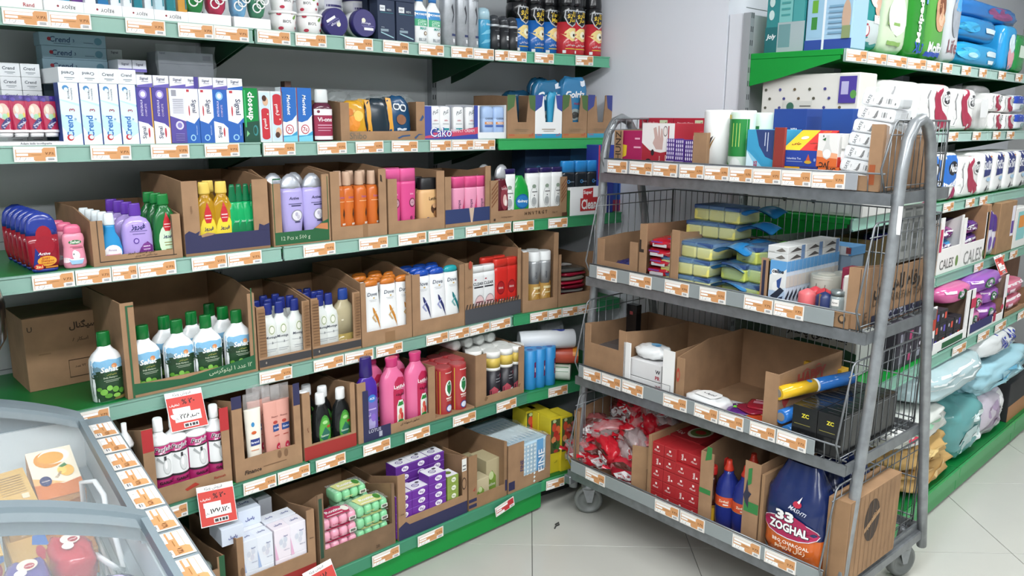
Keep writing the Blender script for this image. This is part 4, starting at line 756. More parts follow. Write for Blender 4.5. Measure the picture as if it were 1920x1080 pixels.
# tray with striped ends
FCM = Fr(1.9, 2.310, -3.2, FC.z)
carton(FCM, 'low brown carton with striped corners and mixed bottles', 920, 1062, 402, 339, 331, 391, 13, 12, .3, hb=.12, pr=[('p', [(-.98, .55+.1*k), (-.83, .75+.1*k), (-.83, .79+.1*k), (-.98, .59+.1*k)], '7a4a2c') for k in range(-2, 3)]+[('p', [(.84, .55+.1*k), (.98, .75+.1*k), (.98, .79+.1*k), (.84, .59+.1*k)], '7a4a2c') for k in range(-2, 3)]+[('r', -.93, .05, -.89, .1, '3a2a20'), ('t', 'H N V T R G T', .15, .16, .6, '4a3424'), ('t', 'Size 91', .66, .13, .14, '4a3424'), ('t', 'Golrang shampoo', -.6, .12, .3, '5a4030'), ('r', .86, .0, 1, .1, '5a3a2a')])
KD['darkred'] = dict(n='shampoo_bottle', b=[(0, .8), (.02, .9), (.3, 1), (.6, .96), (.72, .86), (.76, .84)], d=.5, e=2.4, c='5a1a26:g', cap=[(.755, .88), (.8, .9), (.9, .8), (.97, .5), (1, .2)], cc='b0b2b6:s', pr=[('e', .1, .42, .55, .22, '8a3a44'), ('t', 'Lady', .05, .58, .7, 'e0c8cc'), ('e', .1, .38, .25, .1, 'e0c0b8'), ('e', .25, .33, .15, .06, 'f0e8e0'), ('p', [(.0, .16), (.4, .2), (.2, .1)], '8a9a4a')])
fill('darkred', FCM, [(.024, [940]), (.07, [921])], 360, 309, 27, 'dark red shampoo bottle with silver top')
KD['golrang'] = dict(n='shampoo_bottle', b=[(0, .82), (.02, .92), (.3, 1), (.6, .98), (.76, .86), (.88, .6), (.97, .4), (1, .3)], d=.5, e=2.4, c='1f9a40:g', pr=[('e', .05, .42, .66, .17, '1f5a9c'), ('e', .05, .42, .58, .14, '2a78b8'), ('t', 'Golrang', .05, .42, 1.0, 'f0f4f0', {'b': .03}), ('r', -.4, .2, .5, .22, '7ad08a'), ('r', -.5, .14, .6, .16, '7ad08a')], xt=[])
fill('golrang', FCM, [(.022, [972]), (.07, [962])], 365, 330, 36, 'glossy green shampoo bottle with blue oval label')
KD['whitesh'] = dict(n='shampoo_bottle', b=[(0, .78), (.02, .86), (.4, .9), (.8, 1), (.9, .98)], d=.45, e=3, c='eef0ee:g', cap=[(.9, 1), (.99, .96), (1, .9)], cc='2c2458:g', ce=3, pr=[('e', .0, .44, .55, .2, 'b8bcbc'), ('e', .0, .44, .5, .18, 'eef0ee'), ('e', .0, .64, .3, .04, '8a9a8a'), ('r', -.3, .52, .5, .54, '6a6a6a'), ('e', .05, .46, .08, None, '222222'), ('e', .0, .35, .35, .08, 'a8acac'), ('r', -.7, .03, .7, .17, '23264e'), ('p', [(-.7, .12), (-.4, .22), (-.1, .14), (.2, .23), (.7, .16), (.7, .12)], '2f6a3a')])
fill('whitesh', FCM, [(.024, [951.5])], 345, 317, 25, 'slim white shampoo bottle behind the green one')
fill('whitesh', FCM, [(.022, [997, 1021, 1041])], 350, 311, 26, 'white shampoo bottle with navy cap in striped carton')
KD['superc'] = dict(n='shampoo_bottle', b=[(0, .9), (.02, 1), (.74, 1), (.8, .97)], d=.5, e=3.2, c='20262c:g', cap=[(.795, .98), (.98, .94), (1, .88)], cc='2f8ad0:g', ce=3.2, pr=[('e', -.1, .62, .22, None, '2f8ad0'), ('e', -.1, .62, .14, None, '20262c'), ('t', 'clear men', .35, .62, .8, 'a8b8c8'), ('r', -.2, .46, .5, .475, '55606a'), ('r', -.2, .4, .6, .41, '55606a')])
fill('superc', GC, [(.03, [1063, 1087, 1109, 1131])], 330, 302, 24, 'black shampoo bottle with sky blue cap')
b_ = box(GC, 'display_sign_box', 'white carton front with two red outlined words', 'carton', 1069, 1138, 373, 350, .006, .02, 'eceeee:m', [('p', [(-.32, .92), (.22, .96), (.22, .62), (.48, .62), (.48, .14), (-.46, .14), (-.46, .6), (-.32, .6)], 'b82c30'), ('t', 'Super', -.06, .79, .46, 'f4f0ee', {'b': .03}), ('t', 'Clean', .01, .38, .82, 'f6f4f2', {'b': .03, 'h': .36})], side=[('r', -1, 0, 1, .9, '2f7a44')])
# boxes at the back of the third bay under the toothpaste shelf
for i, (a, b, c) in enumerate(((985, 1030, '1d3a5a'), (1030, 1070, '22486e'), (1070, 1108, '2a6a98'))):
    box(GC, 'carton_box', 'dark blue box at the back above the black bottles, %s' % nth(i, 3), 'box', a, b, 290, 272+3*i, .2, .1, c+':m', [('e', .1, .6, .3, .1, '3a6a8a')], group='dark blue boxes at the back')
box(GC, 'detergent_box', 'blue box with yellow vertical lettering beside the trolley', 'box', 1122, 1152, 300, 272, .02, .08, '2f3f9c:m', [('t', 'SUD', .35, .7, .9, 'e0c840', {'r': 270, 'b': .03}), ('r', -1, .5, -.8, 1, 'c03a5a')])
for i, px in enumerate((1151, 1167)):
    box(GC, 'detergent_pack', 'blue and pink tube seen through the trolley wires, %s' % nth(i, 2), 'tube', px-7, px+7, 370, 343, .05, .04, '2f5ab0:g', [('r', -1, 0, 1, .4, 'b03a5a')], group='blue and pink tubes')
# ================================================================== fourth shelf (D)
box(FD, 'cardboard_box', 'closed brown carton with Persian print at the back left', 'carton', 46, 200, 650, 588, .26, .2, CARD, [('t', 'سیگنال', .45, .82, .7, '3a2816', {'b': .03}), ('t', 'اسکار ۸', .35, .62, .4, '3a2816'), ('r', .0, .1, .9, .11, '3a2816'), ('r', .0, .34, .9, .35, '3a2816'), ('r', .0, .1, .01, .35, '3a2816'), ('t', 'تعداد ۷۲ عدد', .4, .25, .5, '3a2816'), ('t', 'U', -.85, .85, .12, '3a2816'), ('r', -.7, .48, -.4, .5, '8a6a4a')])
KD['sehat'] = dict(n='shampoo_bottle', b=[(0, .9), (.015, .96), (.25, 1), (.55, 1), (.62, .96), (.69, .76), (.75, .48), (.78, .4), (.8, .38)], d=.55, e=2.8, c='f2f5f6:g', cap=[(.79, .4), (.8, .43), (.985, .4), (1, .36)], cc='0e6a2e:g',
  pr=[('r', -.98, .01, .98, .42, '24452a'), ('p', [(-.98, .4), (.98, .4), (.98, .62), (.5, .6), (0, .615), (-.5, .6), (-.98, .62)], '86bde0'), ('p', [(-.98, .4), (-.98, .55), (-.7, .53), (-.2, .46), (.3, .42), (.98, .44), (.98, .38), (-.9, .38)], '6a8a98'), ('e', -.65, .4, .4, .06, '1f3a22'), ('e', .05, .4, .45, .045, '264a2a'), ('e', .7, .41, .4, .07, '1c3820'), ('e', .3, .515, .17, .035, 'd89060'), ('e', .24, .505, .1, .02, 'e8b080'), ('t', 'Sehat', .0, .475, 1.1, 'f4f6f2', {'i': .2, 'b': .03}), ('t', 'Daily Shampoo', .02, .35, .85, 'd8e0c8'), ('t', 'شامپو گیاهی', .1, .395, .6, 'c8c060'), ('r', -.4, .31, .6, .317, 'b8c8b0'), ('r', -.3, .29, .5, .296, 'b8c8b0'),
      ('e', -.45, .15, .22, .045, '7ab84a'), ('e', -.1, .2, .18, .04, '88c458'), ('e', .25, .17, .2, .045, '6aa83e'), ('e', -.2, .09, .24, .035, '5c9a36'), ('e', .3, .08, .22, .03, '8abf50'), ('e', -.7, .2, .14, .03, '5c9a36'), ('e', .6, .14, .16, .04, '4a8a30'), ('p', [(.1, .02), (.85, .02), (.85, .07), (.2, .05)], '7a6a3a')])
fill('sehat', FD, [(.03, [200])], 700, 624, 64, 'green and white shampoo bottle standing alone beside the big carton')
carton(FD, 'large brown carton with green band half filled with shampoo', 238, 486, 722, 568, 548, 699, 23, 14, .34, hb=.28, pr=[('p', [(-.9, .03), (.96, .03), (.96, .2), (.6, .16), (-.2, .1), (-.9, .15)], '1f5a38'), ('t', '۱۲ عدد ۱ لیتوکرسی', .55, .095, .7, 'b4c0a4'), ('r', -.93, .0, -.9, .97, '2a5a38'), ('r', -.93, .955, -.82, .97, '2a5a38'), ('r', .94, .1, .96, .97, '2a5a38')])
fill('sehat', FD, [(.03, [270, 334.5, 389, 447]), (.1, [328, 380, 440]), (.17, [432])], 660, 624, 64, 'green and white shampoo bottle in the big carton', group='shampoo bottles in the big carton')
# white bottles with blue caps
mor = [('e', .1, .58, .38, .085, 'd8dccc'), ('e', .1, .58, .3, .07, '8a9a70'), ('e', .1, .58, .24, .055, 'e4e6da'), ('t', 'Moringa', .0, .46, 1.2, '33384a', {'i': .1}), ('r', -.7, .37, .7, .373, '55607a'), ('t', '3', .1, .375, .12, '33384a'), ('r', -.5, .27, .6, .276, '8a8f9a'), ('r', -.5, .24, .4, .245, '8a8f9a'), ('r', -.5, .12, .7, .155, '2f3f8c')]
KD['moringa'] = dict(n='shampoo_bottle', b=[(0, .92), (.02, 1), (.62, 1), (.7, .86), (.76, .5), (.8, .44), (.82, .42)], d=.62, e=2.6, c='d8dcd8:g', cap=[(.81, .46), (.825, .48), (.98, .44), (1, .38)], cc='23307a:g', pr=mor)
def mcart(desc, a, b, y, yl, yr, lip, tl, tr):
    carton(FD, desc, a, b, y, yl, yr, lip, tl, tr, .32, hb=.225, pr=[('r', -1, .04, 1, .16, '3c3a3c'), ('t', '0', -.75, .1, .05, 'c8b8a8'), ('r', -.97, .2, -.7, .97, '8a6848'), ('r', .76, .2, .97, .97, '8a6848')]+[('r', -.95, .25+.05*k, -.73, .262+.05*k, '6a4c34') for k in range(14)]+[('r', .79, .25+.05*k, .95, .262+.05*k, '6a4c34') for k in range(14)])
mcart('brown carton of white bottles with blue caps', 487, 585, 686, 576, 562, 663, 14, 14)
fill('moringa', FD, [(.024, [503, 525, 554]), (.075, [495, 518, 543, 560]), (.13, [500, 525, 548])], 620, 570, 35, 'white shampoo bottle with dark blue cap', group='white bottles with blue caps')
mcart('brown carton of white bottles and a clear oil bottle', 587, 678, 663, 560, 546, 641, 12, 14)
fill('moringa', FD, [(.024, [600, 617]), (.08, [590, 607, 617]), (.14, [593, 610])], 600, 570, 35, 'white shampoo bottle beside the clear oil bottle', group='white bottles beside the oil bottle')
KD['oilbottle'] = dict(n='hair_oil_bottle', b=[(0, .92), (.02, 1), (.66, 1), (.74, .82), (.79, .5), (.83, .46)], d=.62, e=2.6, c='b09a58:t', bc=[(.28, 'c8bc98:t')], cap=[(.82, .5), (.84, .52), (.98, .48), (1, .4)], cc='23408a:g', pr=[('r', -.6, .5, -.4, .52, 'e8e0c8')])
fill('oilbottle', FD, [(.024, [644])], 600, 543, 36, 'clear hair oil bottle half full with blue cap')
# dove cartons
dv = lambda c, c2: [('t', 'Dove', -.05, .78, 1.0, '26304e', {'i': .15, 'b': .01}), ('e', .1, .72, .1, .012, 'c8a860'), ('r', -.4, .69, .4, .694, 'a0a4a8'), ('r', -.3, .67, .3, .674, 'a0a4a8'), ('p', [(-.1, .58), (.05, .56), (.5, .4), (.62, .3), (.7, .22), (.5, .3), (.2, .42), (-.05, .5)], c2), ('p', [(.2, .5), (.35, .52), (.0, .42), (.3, .34), (.15, .34), (-.2, .42)], c), ('r', -.2, .09, .8, .16, c2), ('r', -.1, .115, .6, .125, 'f0e8d8'), ('t', 'nutritive', .2, .19, .6, '9a9aa0')]
dbody = [(0, .9), (.02, 1), (.12, 1), (.5, .9), (.8, .76), (.9, .72)]
KD['doveo'] = dict(n='shampoo_bottle', b=dbody, d=.42, e=3, c='eef0f0:g', cap=[(.9, .74), (.94, .76), (.985, .6), (1, .3)], cc='c8742c:g', pr=dv('c8a878', 'c8842e'))
KD['doveb'] = dict(n='shampoo_bottle', b=dbody, d=.42, e=3, c='eef0f2:g', cap=[(.9, .74), (.94, .76), (.985, .6), (1, .3)], cc='2450b0:g', pr=dv('9aa0c8', '2a3068'))
KD['dovet'] = dict(n='shampoo_bottle', b=dbody, d=.42, e=3, c='eef2f2:g', cap=[(.9, .74), (.94, .76), (.985, .6), (1, .3)], cc='2aa0a8:g', pr=dv('7ab0b0', '1f7a80'))
carton(FD, 'brown carton of white bottles with orange caps', 679, 773, 640, 531, 515, 616, 9, 10, .32, hb=.26, pr=[('r', -.1, .0, .3, .17, '8e6c4c')])
fill('doveo', FD, [(.024, [695, 727, 755]), (.065, [712, 742]), (.11, [700, 730, 758]), (.155, [712, 742])], 570, 526, 37, 'white tapering bottle with orange cap', group='white bottles with orange caps', jit=6)
carton(FD, 'brown carton of white bottles with blue and teal caps', 774, 871, 616, 516, 495, 595, 14, 9, .32, hb=.26, pr=[])
fill('doveb', FD, [(.024, [790, 818]), (.07, [796, 824]), (.12, [790, 816, 838])], 560, 507, 36, 'white tapering bottle with blue cap', group='white bottles with blue caps behind lip')
fill('dovet', FD, [(.024, [844])], 550, 500, 34, 'white tapering bottle with teal cap', H=KD['doveb']['H'])
# clear and red carton
carton(FD, 'brown carton with grey band and striped edge', 872, 976, 590, 494, 465, 568, 14, 6, .34, hb=.265, pr=[('r', -1, 0, 1, .22, '4a4c52')]+[('p', [(-.98+.1*k, .22), (-.93+.1*k, .22), (-.89+.1*k, .29), (-.94+.1*k, .29)], '4a3a30') for k in range(19)]+[('e', -.84, .86, .06, .06, 'b04838'), ('t', 'روغن', -.86, .55, .14, '5a4030')])
KD['clearw'] = dict(n='shampoo_bottle', b=[(0, .94), (.02, 1), (.8, .98), (.88, .92)], d=.4, e=3.6, c='eef0f0:g', cap=[(.88, .93), (.97, .92), (1, .85)], cc='f0f2f2:g', ce=3.6, pr=[('t', 'CLEAR', .0, .68, 1.2, '1f2530', {'b': .02}), ('r', -.5, .605, .6, .63, '2a2a30'), ('e', -.35, .76, .12, .012, 'b03a50'), ('e', .15, .26, .68, .22, 'b0a0a4'), ('e', .15, .26, .6, .2, 'e8c8c8'), ('e', .1, .2, .3, .1, 'f0e8e8'), ('r', -.3, .34, .6, .36, '7a3a48')])
fill('clearw', FD, [(.024, [892]), (.024, [911])], 530, 500, 30, 'white bottle with pink ring beside the red ones', jit=3)
KD['redsh'] = dict(n='shampoo_bottle', b=[(0, .94), (.02, 1), (.78, 1), (.86, .96)], d=.42, e=3.2, c='d0302a:g', cap=[(.86, .97), (.98, .92), (1, .85)], cc='d83a30:g', ce=3.2, pr=[('e', -.2, .5, .5, .12, '8a1a20'), ('e', -.2, .5, .42, .1, 'a82428'), ('t', 'blink', -.2, .5, .6, 'f0d8d0'), ('r', -.5, .28, .1, .3, 'f0c8c0'), ('e', .1, .14, .3, .05, '7a1a1c')])
fill('redsh', FD, [(.026, [937, 957]), (.08, [930, 950])], 520, 486, 27, 'bright red shampoo bottle in grey banded carton')
# schon gold tubes
carton(GD, 'tall brown carton with handwritten word inside holding gold tubes', 980, 1045, 572, 474, 436, 561, 10, 8, .32, hb=.32, backpr=[('t', 'Chips', .2, .78, .9, '1f1a16', {'i': .2})])
KD['goldtube'] = dict(n='hair_foam_can', b=[(0, .95), (.02, 1), (.8, 1), (.84, .95)], c='b9bcbf:s', bc=[(.0001, 'b08a4a:g'), (.45, 'b4b7ba:s')], cap=[(.835, .96), (.85, .97), (.98, .95), (1, .85)], cc='eceeee:p', pr=[('p', [(-.3, .1), (.9, .1), (.9, .75), (.3, .5)], 'b8863a'), ('t', 'schon', -.3, .6, .9, '55585e', {'r': 90}), ('r', -.6, .36, .6, .4, 'e8d8a8'), ('r', -.5, .28, .5, .3, 'e8d8a8')])
fill('goldtube', GD, [(.024, [999.5, 1019]), (.07, [990, 1010])], 520, 474, 22, 'silver and gold hair foam can', 'spray can')
# flat red packs in a carton
carton(GD, 'brown carton with flat red packs behind the trolley leg', 1047, 1118, 560, 478, 470, 548, 4, 4, .3, hb=.2, pr=[])
pc = ['8e1830', 'a81c38', '6e6c68', '7a1428', 'b0203c', '8a8678', '9a1a34', '5a5854']
for i in range(8):
    m = pillow('p', .16+.01*(i % 3), .2, .018, pc[i]+':g', 4, .06, 60+i, 20, 8)
    m.deco([('r', -.5, -.3, .2, .2, 'd8c8c8'), ('e', .4, 0, .25, .3, 'e8e4e0')], lambda u, v, q: (u*.08, v*.09, .0192+.0004*q), .08, .09)
    o = m.build('snack_packet'); place(o, GD, GD.s(1082, 540, .02)+random.uniform(-.008, .008), .14, GD.z+.006+i*.0185, random.uniform(-.2, .2), 'flat shiny %s packet in the stack behind the trolley, %s' % ('grey' if i in (2, 5, 7) else 'red', ('lowest' if i == 0 else 'topmost' if i == 7 else ORD[i]+' from bottom')), 'packet', 'flat red packets')
# ================================================================== fifth shelf (E)
KD['darkpump'] = dict(n='pump_bottle', b=[(0, .95), (.02, 1), (.6, 1), (.7, .8), (.74, .5)], c='1c1e20:g', cap=[(.735, .9), (.76, .95), (.82, .7), (.9, .3), (1, .3)], cc='e8e9ea:p')
fill('darkpump', FE, [(.03, [236])], 840, 798, 34, 'black bottle with white cap half hidden by the freezer')
carton(FE, 'brown carton with red tabs holding garlic shampoo', 274, 437, 915, 806, 768, 900, 20, 16, .3, hb=.225, hl=.2, pr=[('r', -1, .72, -.76, 1.0, 'b02c30'), ('r', .78, .74, 1, 1.04, 'b02c30'), ('t', 'Ramosh', .7, .16, .28, 'a03a2c', {'b': .02}), ('p', [(-.1, .1), (.2, .14), (.1, .18), (-.15, .13)], 'b03a2c')])
KD['garlic'] = dict(n='garlic_shampoo_bottle', b=[(0, .96), (.015, 1), (.7, 1), (.72, .98), (.76, .9), (.8, .5), (.82, .38), (.86, .36)], c='a82c68:g', bc=[(.7, 'f0f2f2:g')], cap=[(.84, .4), (.86, .42), (.985, .4), (1, .34)], cc='f2f4f4:p', seg=28,
  pr=[('r', -.98, .32, .98, .58, 'eceeee'), ('r', -.98, .58, .98, .6, '26262a'), ('t', 'ParJak', .05, .65, 1.5, 'f4e4ee', {'i': .2, 'b': .05}), ('t', 'ParJak', .07, .645, 1.5, '2a1420', {'i': .2, 'b': .0}), ('e', .25, .44, .38, .1, 'b8bcbc'), ('e', .25, .44, .34, .088, 'dcdede'), ('e', .15, .46, .12, .05, 'f4f4f4'), ('p', [(-.6, .54), (-.1, .48), (-.05, .5), (-.5, .57)], 'a8acac'), ('r', .0, .52, .2, .57, '3a3a3e'), ('r', -.98, .3, .98, .32, '26262a'), ('t', 'GARLIC', .1, .25, 1.2, '1e1418', {'b': .03}), ('t', 'SHAMPOO', .1, .18, 1.4, '1e1418', {'b': .03}), ('e', -.5, .12, .4, .05, 'f0c8dc'), ('e', .3, .09, .5, .04, 'e8a8c8'), ('r', -.98, .0, .98, .03, '26262a')])
fill('garlic', FE, [(.024, [300, 330, 368, 405])], 850, 790, 45, 'pink and white garlic shampoo bottle with white cap')
# tubes
carton(FE, 'brown carton with navy corner holding pink and white tubes', 441, 568, 875, 752, 722, 848, 18, 13, .3, hb=.23, pr=[('r', -1, .9, -.72, 1.05, '2c2c50'), ('r', .8, .76, 1, 1.04, '2c2c50'), ('t', 'Finance', -.5, .09, .5, '3a2a20', {'i': .2, 'b': .03}), ('r', -.2, .1, .5, .11, '7a5a40'), ('e', .3, .2, .06, .05, '7a5a40'), ('e', .5, .2, .06, .05, '7a5a40')])
def ctube(c, pr): return dict(n='cosmetic_tube', b=[(0, .78), (.05, .8), (.8, .99, .2), (.81, 1, .14)], d=.6, e=2.2, c=c, cap=[(.80, 1, .13), (1, .99, .06)], cc='d8d4d2:f', cn='crimp', pr=pr)
KD['wtube'] = ctube('e8e2d4:p', [('e', -.1, .62, .2, .03, '3a8ac0'), ('t', 'farand', .0, .4, 1.0, 'f0f0f8', {'b': .03}), ('r', -.5, .36, .6, .44, '2a3a80'), ('t', 'farand', .0, .4, .9, 'f0f0f8', {'b': .02}), ('e', -.05, .52, .3, .02, 'd06030'), ('r', -.5, .3, .4, .31, 'd88a60'), ('e', .3, .17, .16, .035, 'd03050'), ('e', -.2, .15, .14, .03, 'e0a030'), ('e', .35, .09, .16, .035, '6a3a9a'), ('r', -.5, .05, -.1, .12, '3a5ac0')])
KD['ptube'] = ctube('d49a8c:p', [('t', 'Finance', .2, .62, .8, '7a3a3a', {'i': .2}), ('e', .2, .55, .25, .02, 'b04038'), ('r', -.1, .44, .8, .52, '2a4a88'), ('t', 'Golan', .35, .48, .7, 'f0f0f8'), ('r', .0, .38, .6, .39, 'b04a40'), ('e', .4, .24, .26, .05, 'c02a48'), ('t', 'C', .4, .24, .2, 'f4f0f0', {'b': .03}), ('r', .2, .1, .6, .16, '5a9a60')])
fill('wtube', FE, [(.024, [474])], 800, 740, 32, 'cream cosmetic tube with small coloured badges', 'tube')
fill('ptube', FE, [(.03, [527, 510]), (.07, [503, 492])], 790, 722, 34, 'dusty pink cosmetic tube in navy cornered carton', 'tube')
# black bottles
carton(FE, 'brown carton with red base holding black bottles', 571, 669, 846, 738, 716, 823, 14, 9, .3, hb=.2, pr=[('r', -1, 0, 1, .2, '9c2c28'), ('t', 'شامپو', -.84, .45, .16, '6a2a20', {'r': 90})])
KD['blackb'] = dict(n='black_shampoo_bottle', b=[(0, .94), (.02, 1), (.55, 1), (.7, .8), (.78, .5), (.82, .44)], d=.62, e=2.6, c='1b1d1e:g', cap=[(.81, .5), (.83, .54), (.97, .52), (1, .46)], cc='e8eaea:p', pr=[('e', .1, .34, .7, .3, '3f8a34'), ('e', .1, .34, .62, .26, '58a842'), ('p', [(-.5, .28), (.1, .44), (.7, .32), (.1, .18)], '2a6a58'), ('t', 'Saemex', .05, .3, .95, 'd8e8d0'), ('e', .1, .52, .3, .03, 'a8d890'), ('r', -.4, .12, .6, .13, 'c8e0b8'), ('r', .3, .42, .7, .46, 'b04a30')])
fill('blackb', FE, [(.026, [601, 639]), (.08, [585, 621]), (.13, [580, 605])], 780, 740, 34, 'black shampoo bottle with white cap and green label')
# purple and pink
carton(FE, 'brown carton with navy corner holding pink and purple bottles', 672, 817, 812, 720, 686, 793, 15, 13, .3, hb=.2, pr=[('r', -.88, .0, -.2, .2, '2c2c50'), ('r', -.88, .0, -.74, .86, '2c2c50'), ('t', 'صابون استوانه ای', .3, .12, .5, '3a2a20'), ('r', -.5, .03, -.42, .12, 'b0b0c0'), ('t', 'LOTUS', -.6, .16, .3, 'c8c8d8')])
KD['purple'] = dict(n='softener_bottle', b=[(0, .92), (.02, 1), (.6, 1), (.68, .9), (.74, .6), (.76, .56)], d=.6, e=2.6, c='4a2c9a:g', cap=[(.755, .6), (.77, .64), (.98, .56), (1, .5)], cc='2f2068:g', pr=[('r', -.5, .06, .8, .5, '7a68b8'), ('e', .2, .5, .4, .05, '3a7ac8'), ('t', 'ACE', .2, .5, .5, 'f0f0f8', {'b': .03}), ('e', .1, .18, .4, .08, 'b0a8d8'), ('e', .3, .26, .25, .05, '8a6ac8'), ('r', -.3, .36, .6, .375, 'c8b8e8'), ('t', 'آس', -.2, .3, .5, 'e8e0f8')])
fill('purple', FE, [(.024, [687])], 740, 673, 37, 'purple softener bottle with dark cap')
KD['latifeh'] = dict(n='pink_shampoo_bottle', b=[(0, .9), (.02, .98), (.4, 1), (.66, .96), (.76, .8), (.83, .5), (.86, .42), (.88, .4)], d=.6, e=2.3, c='dd6c98:g', cap=[(.87, .42), (.885, .46), (.93, .44), (.985, .5), (1, .46)], cc='c43a72:g', pr=[('p', [(-.25, .05), (.9, .05), (.9, .62), (.7, .72), (.2, .74), (-.1, .68), (-.25, .55)], 'b82850'), ('t', 'Latifeh', .3, .61, .95, 'f8f0f2', {'b': .02}), ('r', .0, .57, .5, .575, 'f0c8d4'), ('t', 'لطیفه', .3, .5, .7, '3a1020', {'b': .02}), ('p', [(.0, .08), (.65, .08), (.65, .34), (.5, .42), (.15, .42), (.0, .34)], 'e8ece4'), ('p', [(.06, .34), (.58, .34), (.48, .4), (.18, .4)], '2f8a40'), ('e', .3, .26, .14, .05, 'd86050'), ('e', .2, .18, .12, .05, 'e8a088'), ('e', .42, .19, .12, .05, 'c83a3a'), ('e', .3, .12, .24, .03, '2f8a40'), ('e', .6, .1, .12, .03, 'e8c8a0')])
fill('latifeh', FE, [(.026, [735, 779]), (.1, [718, 762])], 730, 675, 45, 'glossy pink shampoo bottle with crimson label')
# red cans
box(FE, 'can_tray', 'shallow brown tray under the red cans', 'tray', 815, 890, 772, 770, .008, .2, CARD, H=.008)
KD['redcan'] = dict(n='cleanser_can', b=[(0, .97), (.01, 1), (.97, 1), (1, .97)], c='b03a3c:g', seg=24, xt=[('rim', [(.985, 1.0), (.995, .96), (1.005, .8)], 'b8585a:g')], pr=[('r', -.98, .05, -.8, .95, 'd8b848'), ('e', .1, .58, .5, .17, 'eef0ea'), ('p', [(.1, .74), (.4, .66), (.42, .54), (.1, .44), (-.2, .54), (-.18, .66)], '2a7a48'), ('r', -.3, .36, .5, .39, 'f0d8d0'), ('t', 'APPLE', .1, .33, .7, 'f0d8d0'), ('e', .1, .16, .42, .08, '3a4a98'), ('e', .1, .16, .34, .06, 'e0e4f0'), ('r', -.4, .9, .6, .92, 'e8c0b8')])
fill('redcan', FE, [(.014, [829, 857]), (.07, [822, 848, 872]), (.13, [825, 852, 875])], 735, 694, 28, 'red can with green leaf emblem', 'can')
# black and yellow cans
carton(FE, 'brown carton of black and yellow wrapped cans', 892, 982, 753, 668, 649, 736, 19, 10, .3, hb=.2, inner='8a6c52:k', pr=[('p', [(-.6, .16), (-.5, .12), (-.6, .06), (-.66, .1)], '7a5c40'), ('p', [(.7, .2), (.8, .14), (.86, .22)], '7a5c40')], side=[('r', -.7, .6+.06*k, .6, .615+.06*k, '6a5540') for k in range(5)])
KD['blackcan'] = dict(n='cup_sleeve', b=[(0, .97), (.01, 1), (.99, 1)], c='26242a:p', bc=[(.6, 'f0f0ec:p'), (.66, 'd8bc58:p'), (.86, 'f2f2ee:p')], cap=[(.985, .98), (1, .9), (1.02, .5)], cc='eceeea:f', cn='film_top', pr=[('p', [(-.8, .04), (.5, .04), (.2, .2), (-.4, .28), (-.8, .2)], 'b04a58'), ('t', 'CUP', .3, .5, .5, '9a9aa0'), ('r', -.2, .42, .6, .44, '8a8a90'), ('r', -.2, .36, .5, .38, '8a8a90'), ('r', .1, .06, .7, .16, 'e8e8e8'), ('r', .15, .07, .65, .1, '26242a'), ('e', .55, .48, .1, .05, 'b03048')])
fill('blackcan', FE, [(.024, [922, 946, 966]), (.08, [905, 930, 955]), (.13, [915, 940])], 700, 662, 24, 'black and yellow wrapped paper cup stack', 'cup stack')
# clear wrapped rolls lying above, pointing at the aisle
for i, px in enumerate((857, 880, 902, 922)):
    s, z = FE.at(px, 645-6*i, .12)
    r = empty('cup_roll'); o = MB().lathe([(0, .001, .001), (.002, .018, .018), (.006, .021, .021), (.16, .021, .021)], 'c8ccc8:p', 18).build('cups', r); o.rotation_euler.x = -math.pi/2; o.location = (0, .0, .022)
    o = MB().lathe([(-.01, .004, .004), (-.006, .014, .014), (.0, .023, .023), (.165, .0235, .0235)], 'e8ecea:f', 18).build('film_wrap', r); o.rotation_euler.x = -math.pi/2; o.location = (0, 0, .022)
    place(r, FE, s, .12, FE.z+KD['blackcan']['H']*1.02+.002, 0, 'clear wrapped cup stack lying on the black ones, %s' % nth(i, 4), 'cup stack', 'clear wrapped cup stacks')
# blue rolls
KD['blueroll'] = dict(n='bag_roll', b=[(0, .98), (.005, 1), (.995, 1), (1, .96)], c='2f8ac8:p', xt=[('core', [(.99, .5), (1.003, .45)], '1f4a98:p')], pr=[('r', .2, .3, .62, .7, '7a2a5a'), ('t', 'AMIS', .41, .5, .75, 'f0f0f8', {'r': 90, 'b': .03})], pk='g')
fill('blueroll', GE, [(.014, [993, 1010, 1029]), (.06, [1003, 1020])], 695, 660, 20, 'upright blue garbage bag roll', 'roll', H=.165)
def roll(fr, px, y, t, rad, L, ang, c, ec, prints, label, z):
    r = empty('wrapped_roll')
    b = MB(); b.lathe([(0, rad*.96, rad*.96), (.004, rad, rad), (L-.004, rad, rad), (L, rad*.96, rad*.96)], c, 24)
    o = b.build('body', r); e_ = MB().lathe([(-.0006, rad*.62, rad*.62), (.0, rad*.62, rad*.62)], ec, 20).build('core', r)
    p = MB(); sf = lambda u, v, q: (rad*1.004*math.sin(u*1.4), -(rad*1.004)*math.cos(u*1.4)-.0004*q, v*L)
    if prints: p.deco(prints, sf, rad, L, True, 'p'); p.build('label', r)
    s = fr.s(px, y, t); r.location = fr.w(s, t, z+rad); r.rotation_euler = (math.radians(-90), 0, fr.a+ang); tag(r, label, 'roll'); return r
z0 = GE.z+.002
roll(GE, 1070, 697, .02, .034, .2, .8, 'd0d8cc:p', '8a8e8c:p', [('p', [(-.9, .04), (.9, .04), (.9, .3), (-.9, .4)], '2f7a3c'), ('r', -.9, .4, .9, .5, 'd8b838')], 'white and green roll lying lowest beside the blue rolls', z0)
roll(GE, 1084, 668, .02, .036, .2, .9, 'c05038:p', '5a3020:p', [('r', -1, .0, 1, .12, 'd88a28'), ('r', -.1, .45, .25, .6, '4a3a78')], 'orange red roll lying between two other rolls', z0+.068)
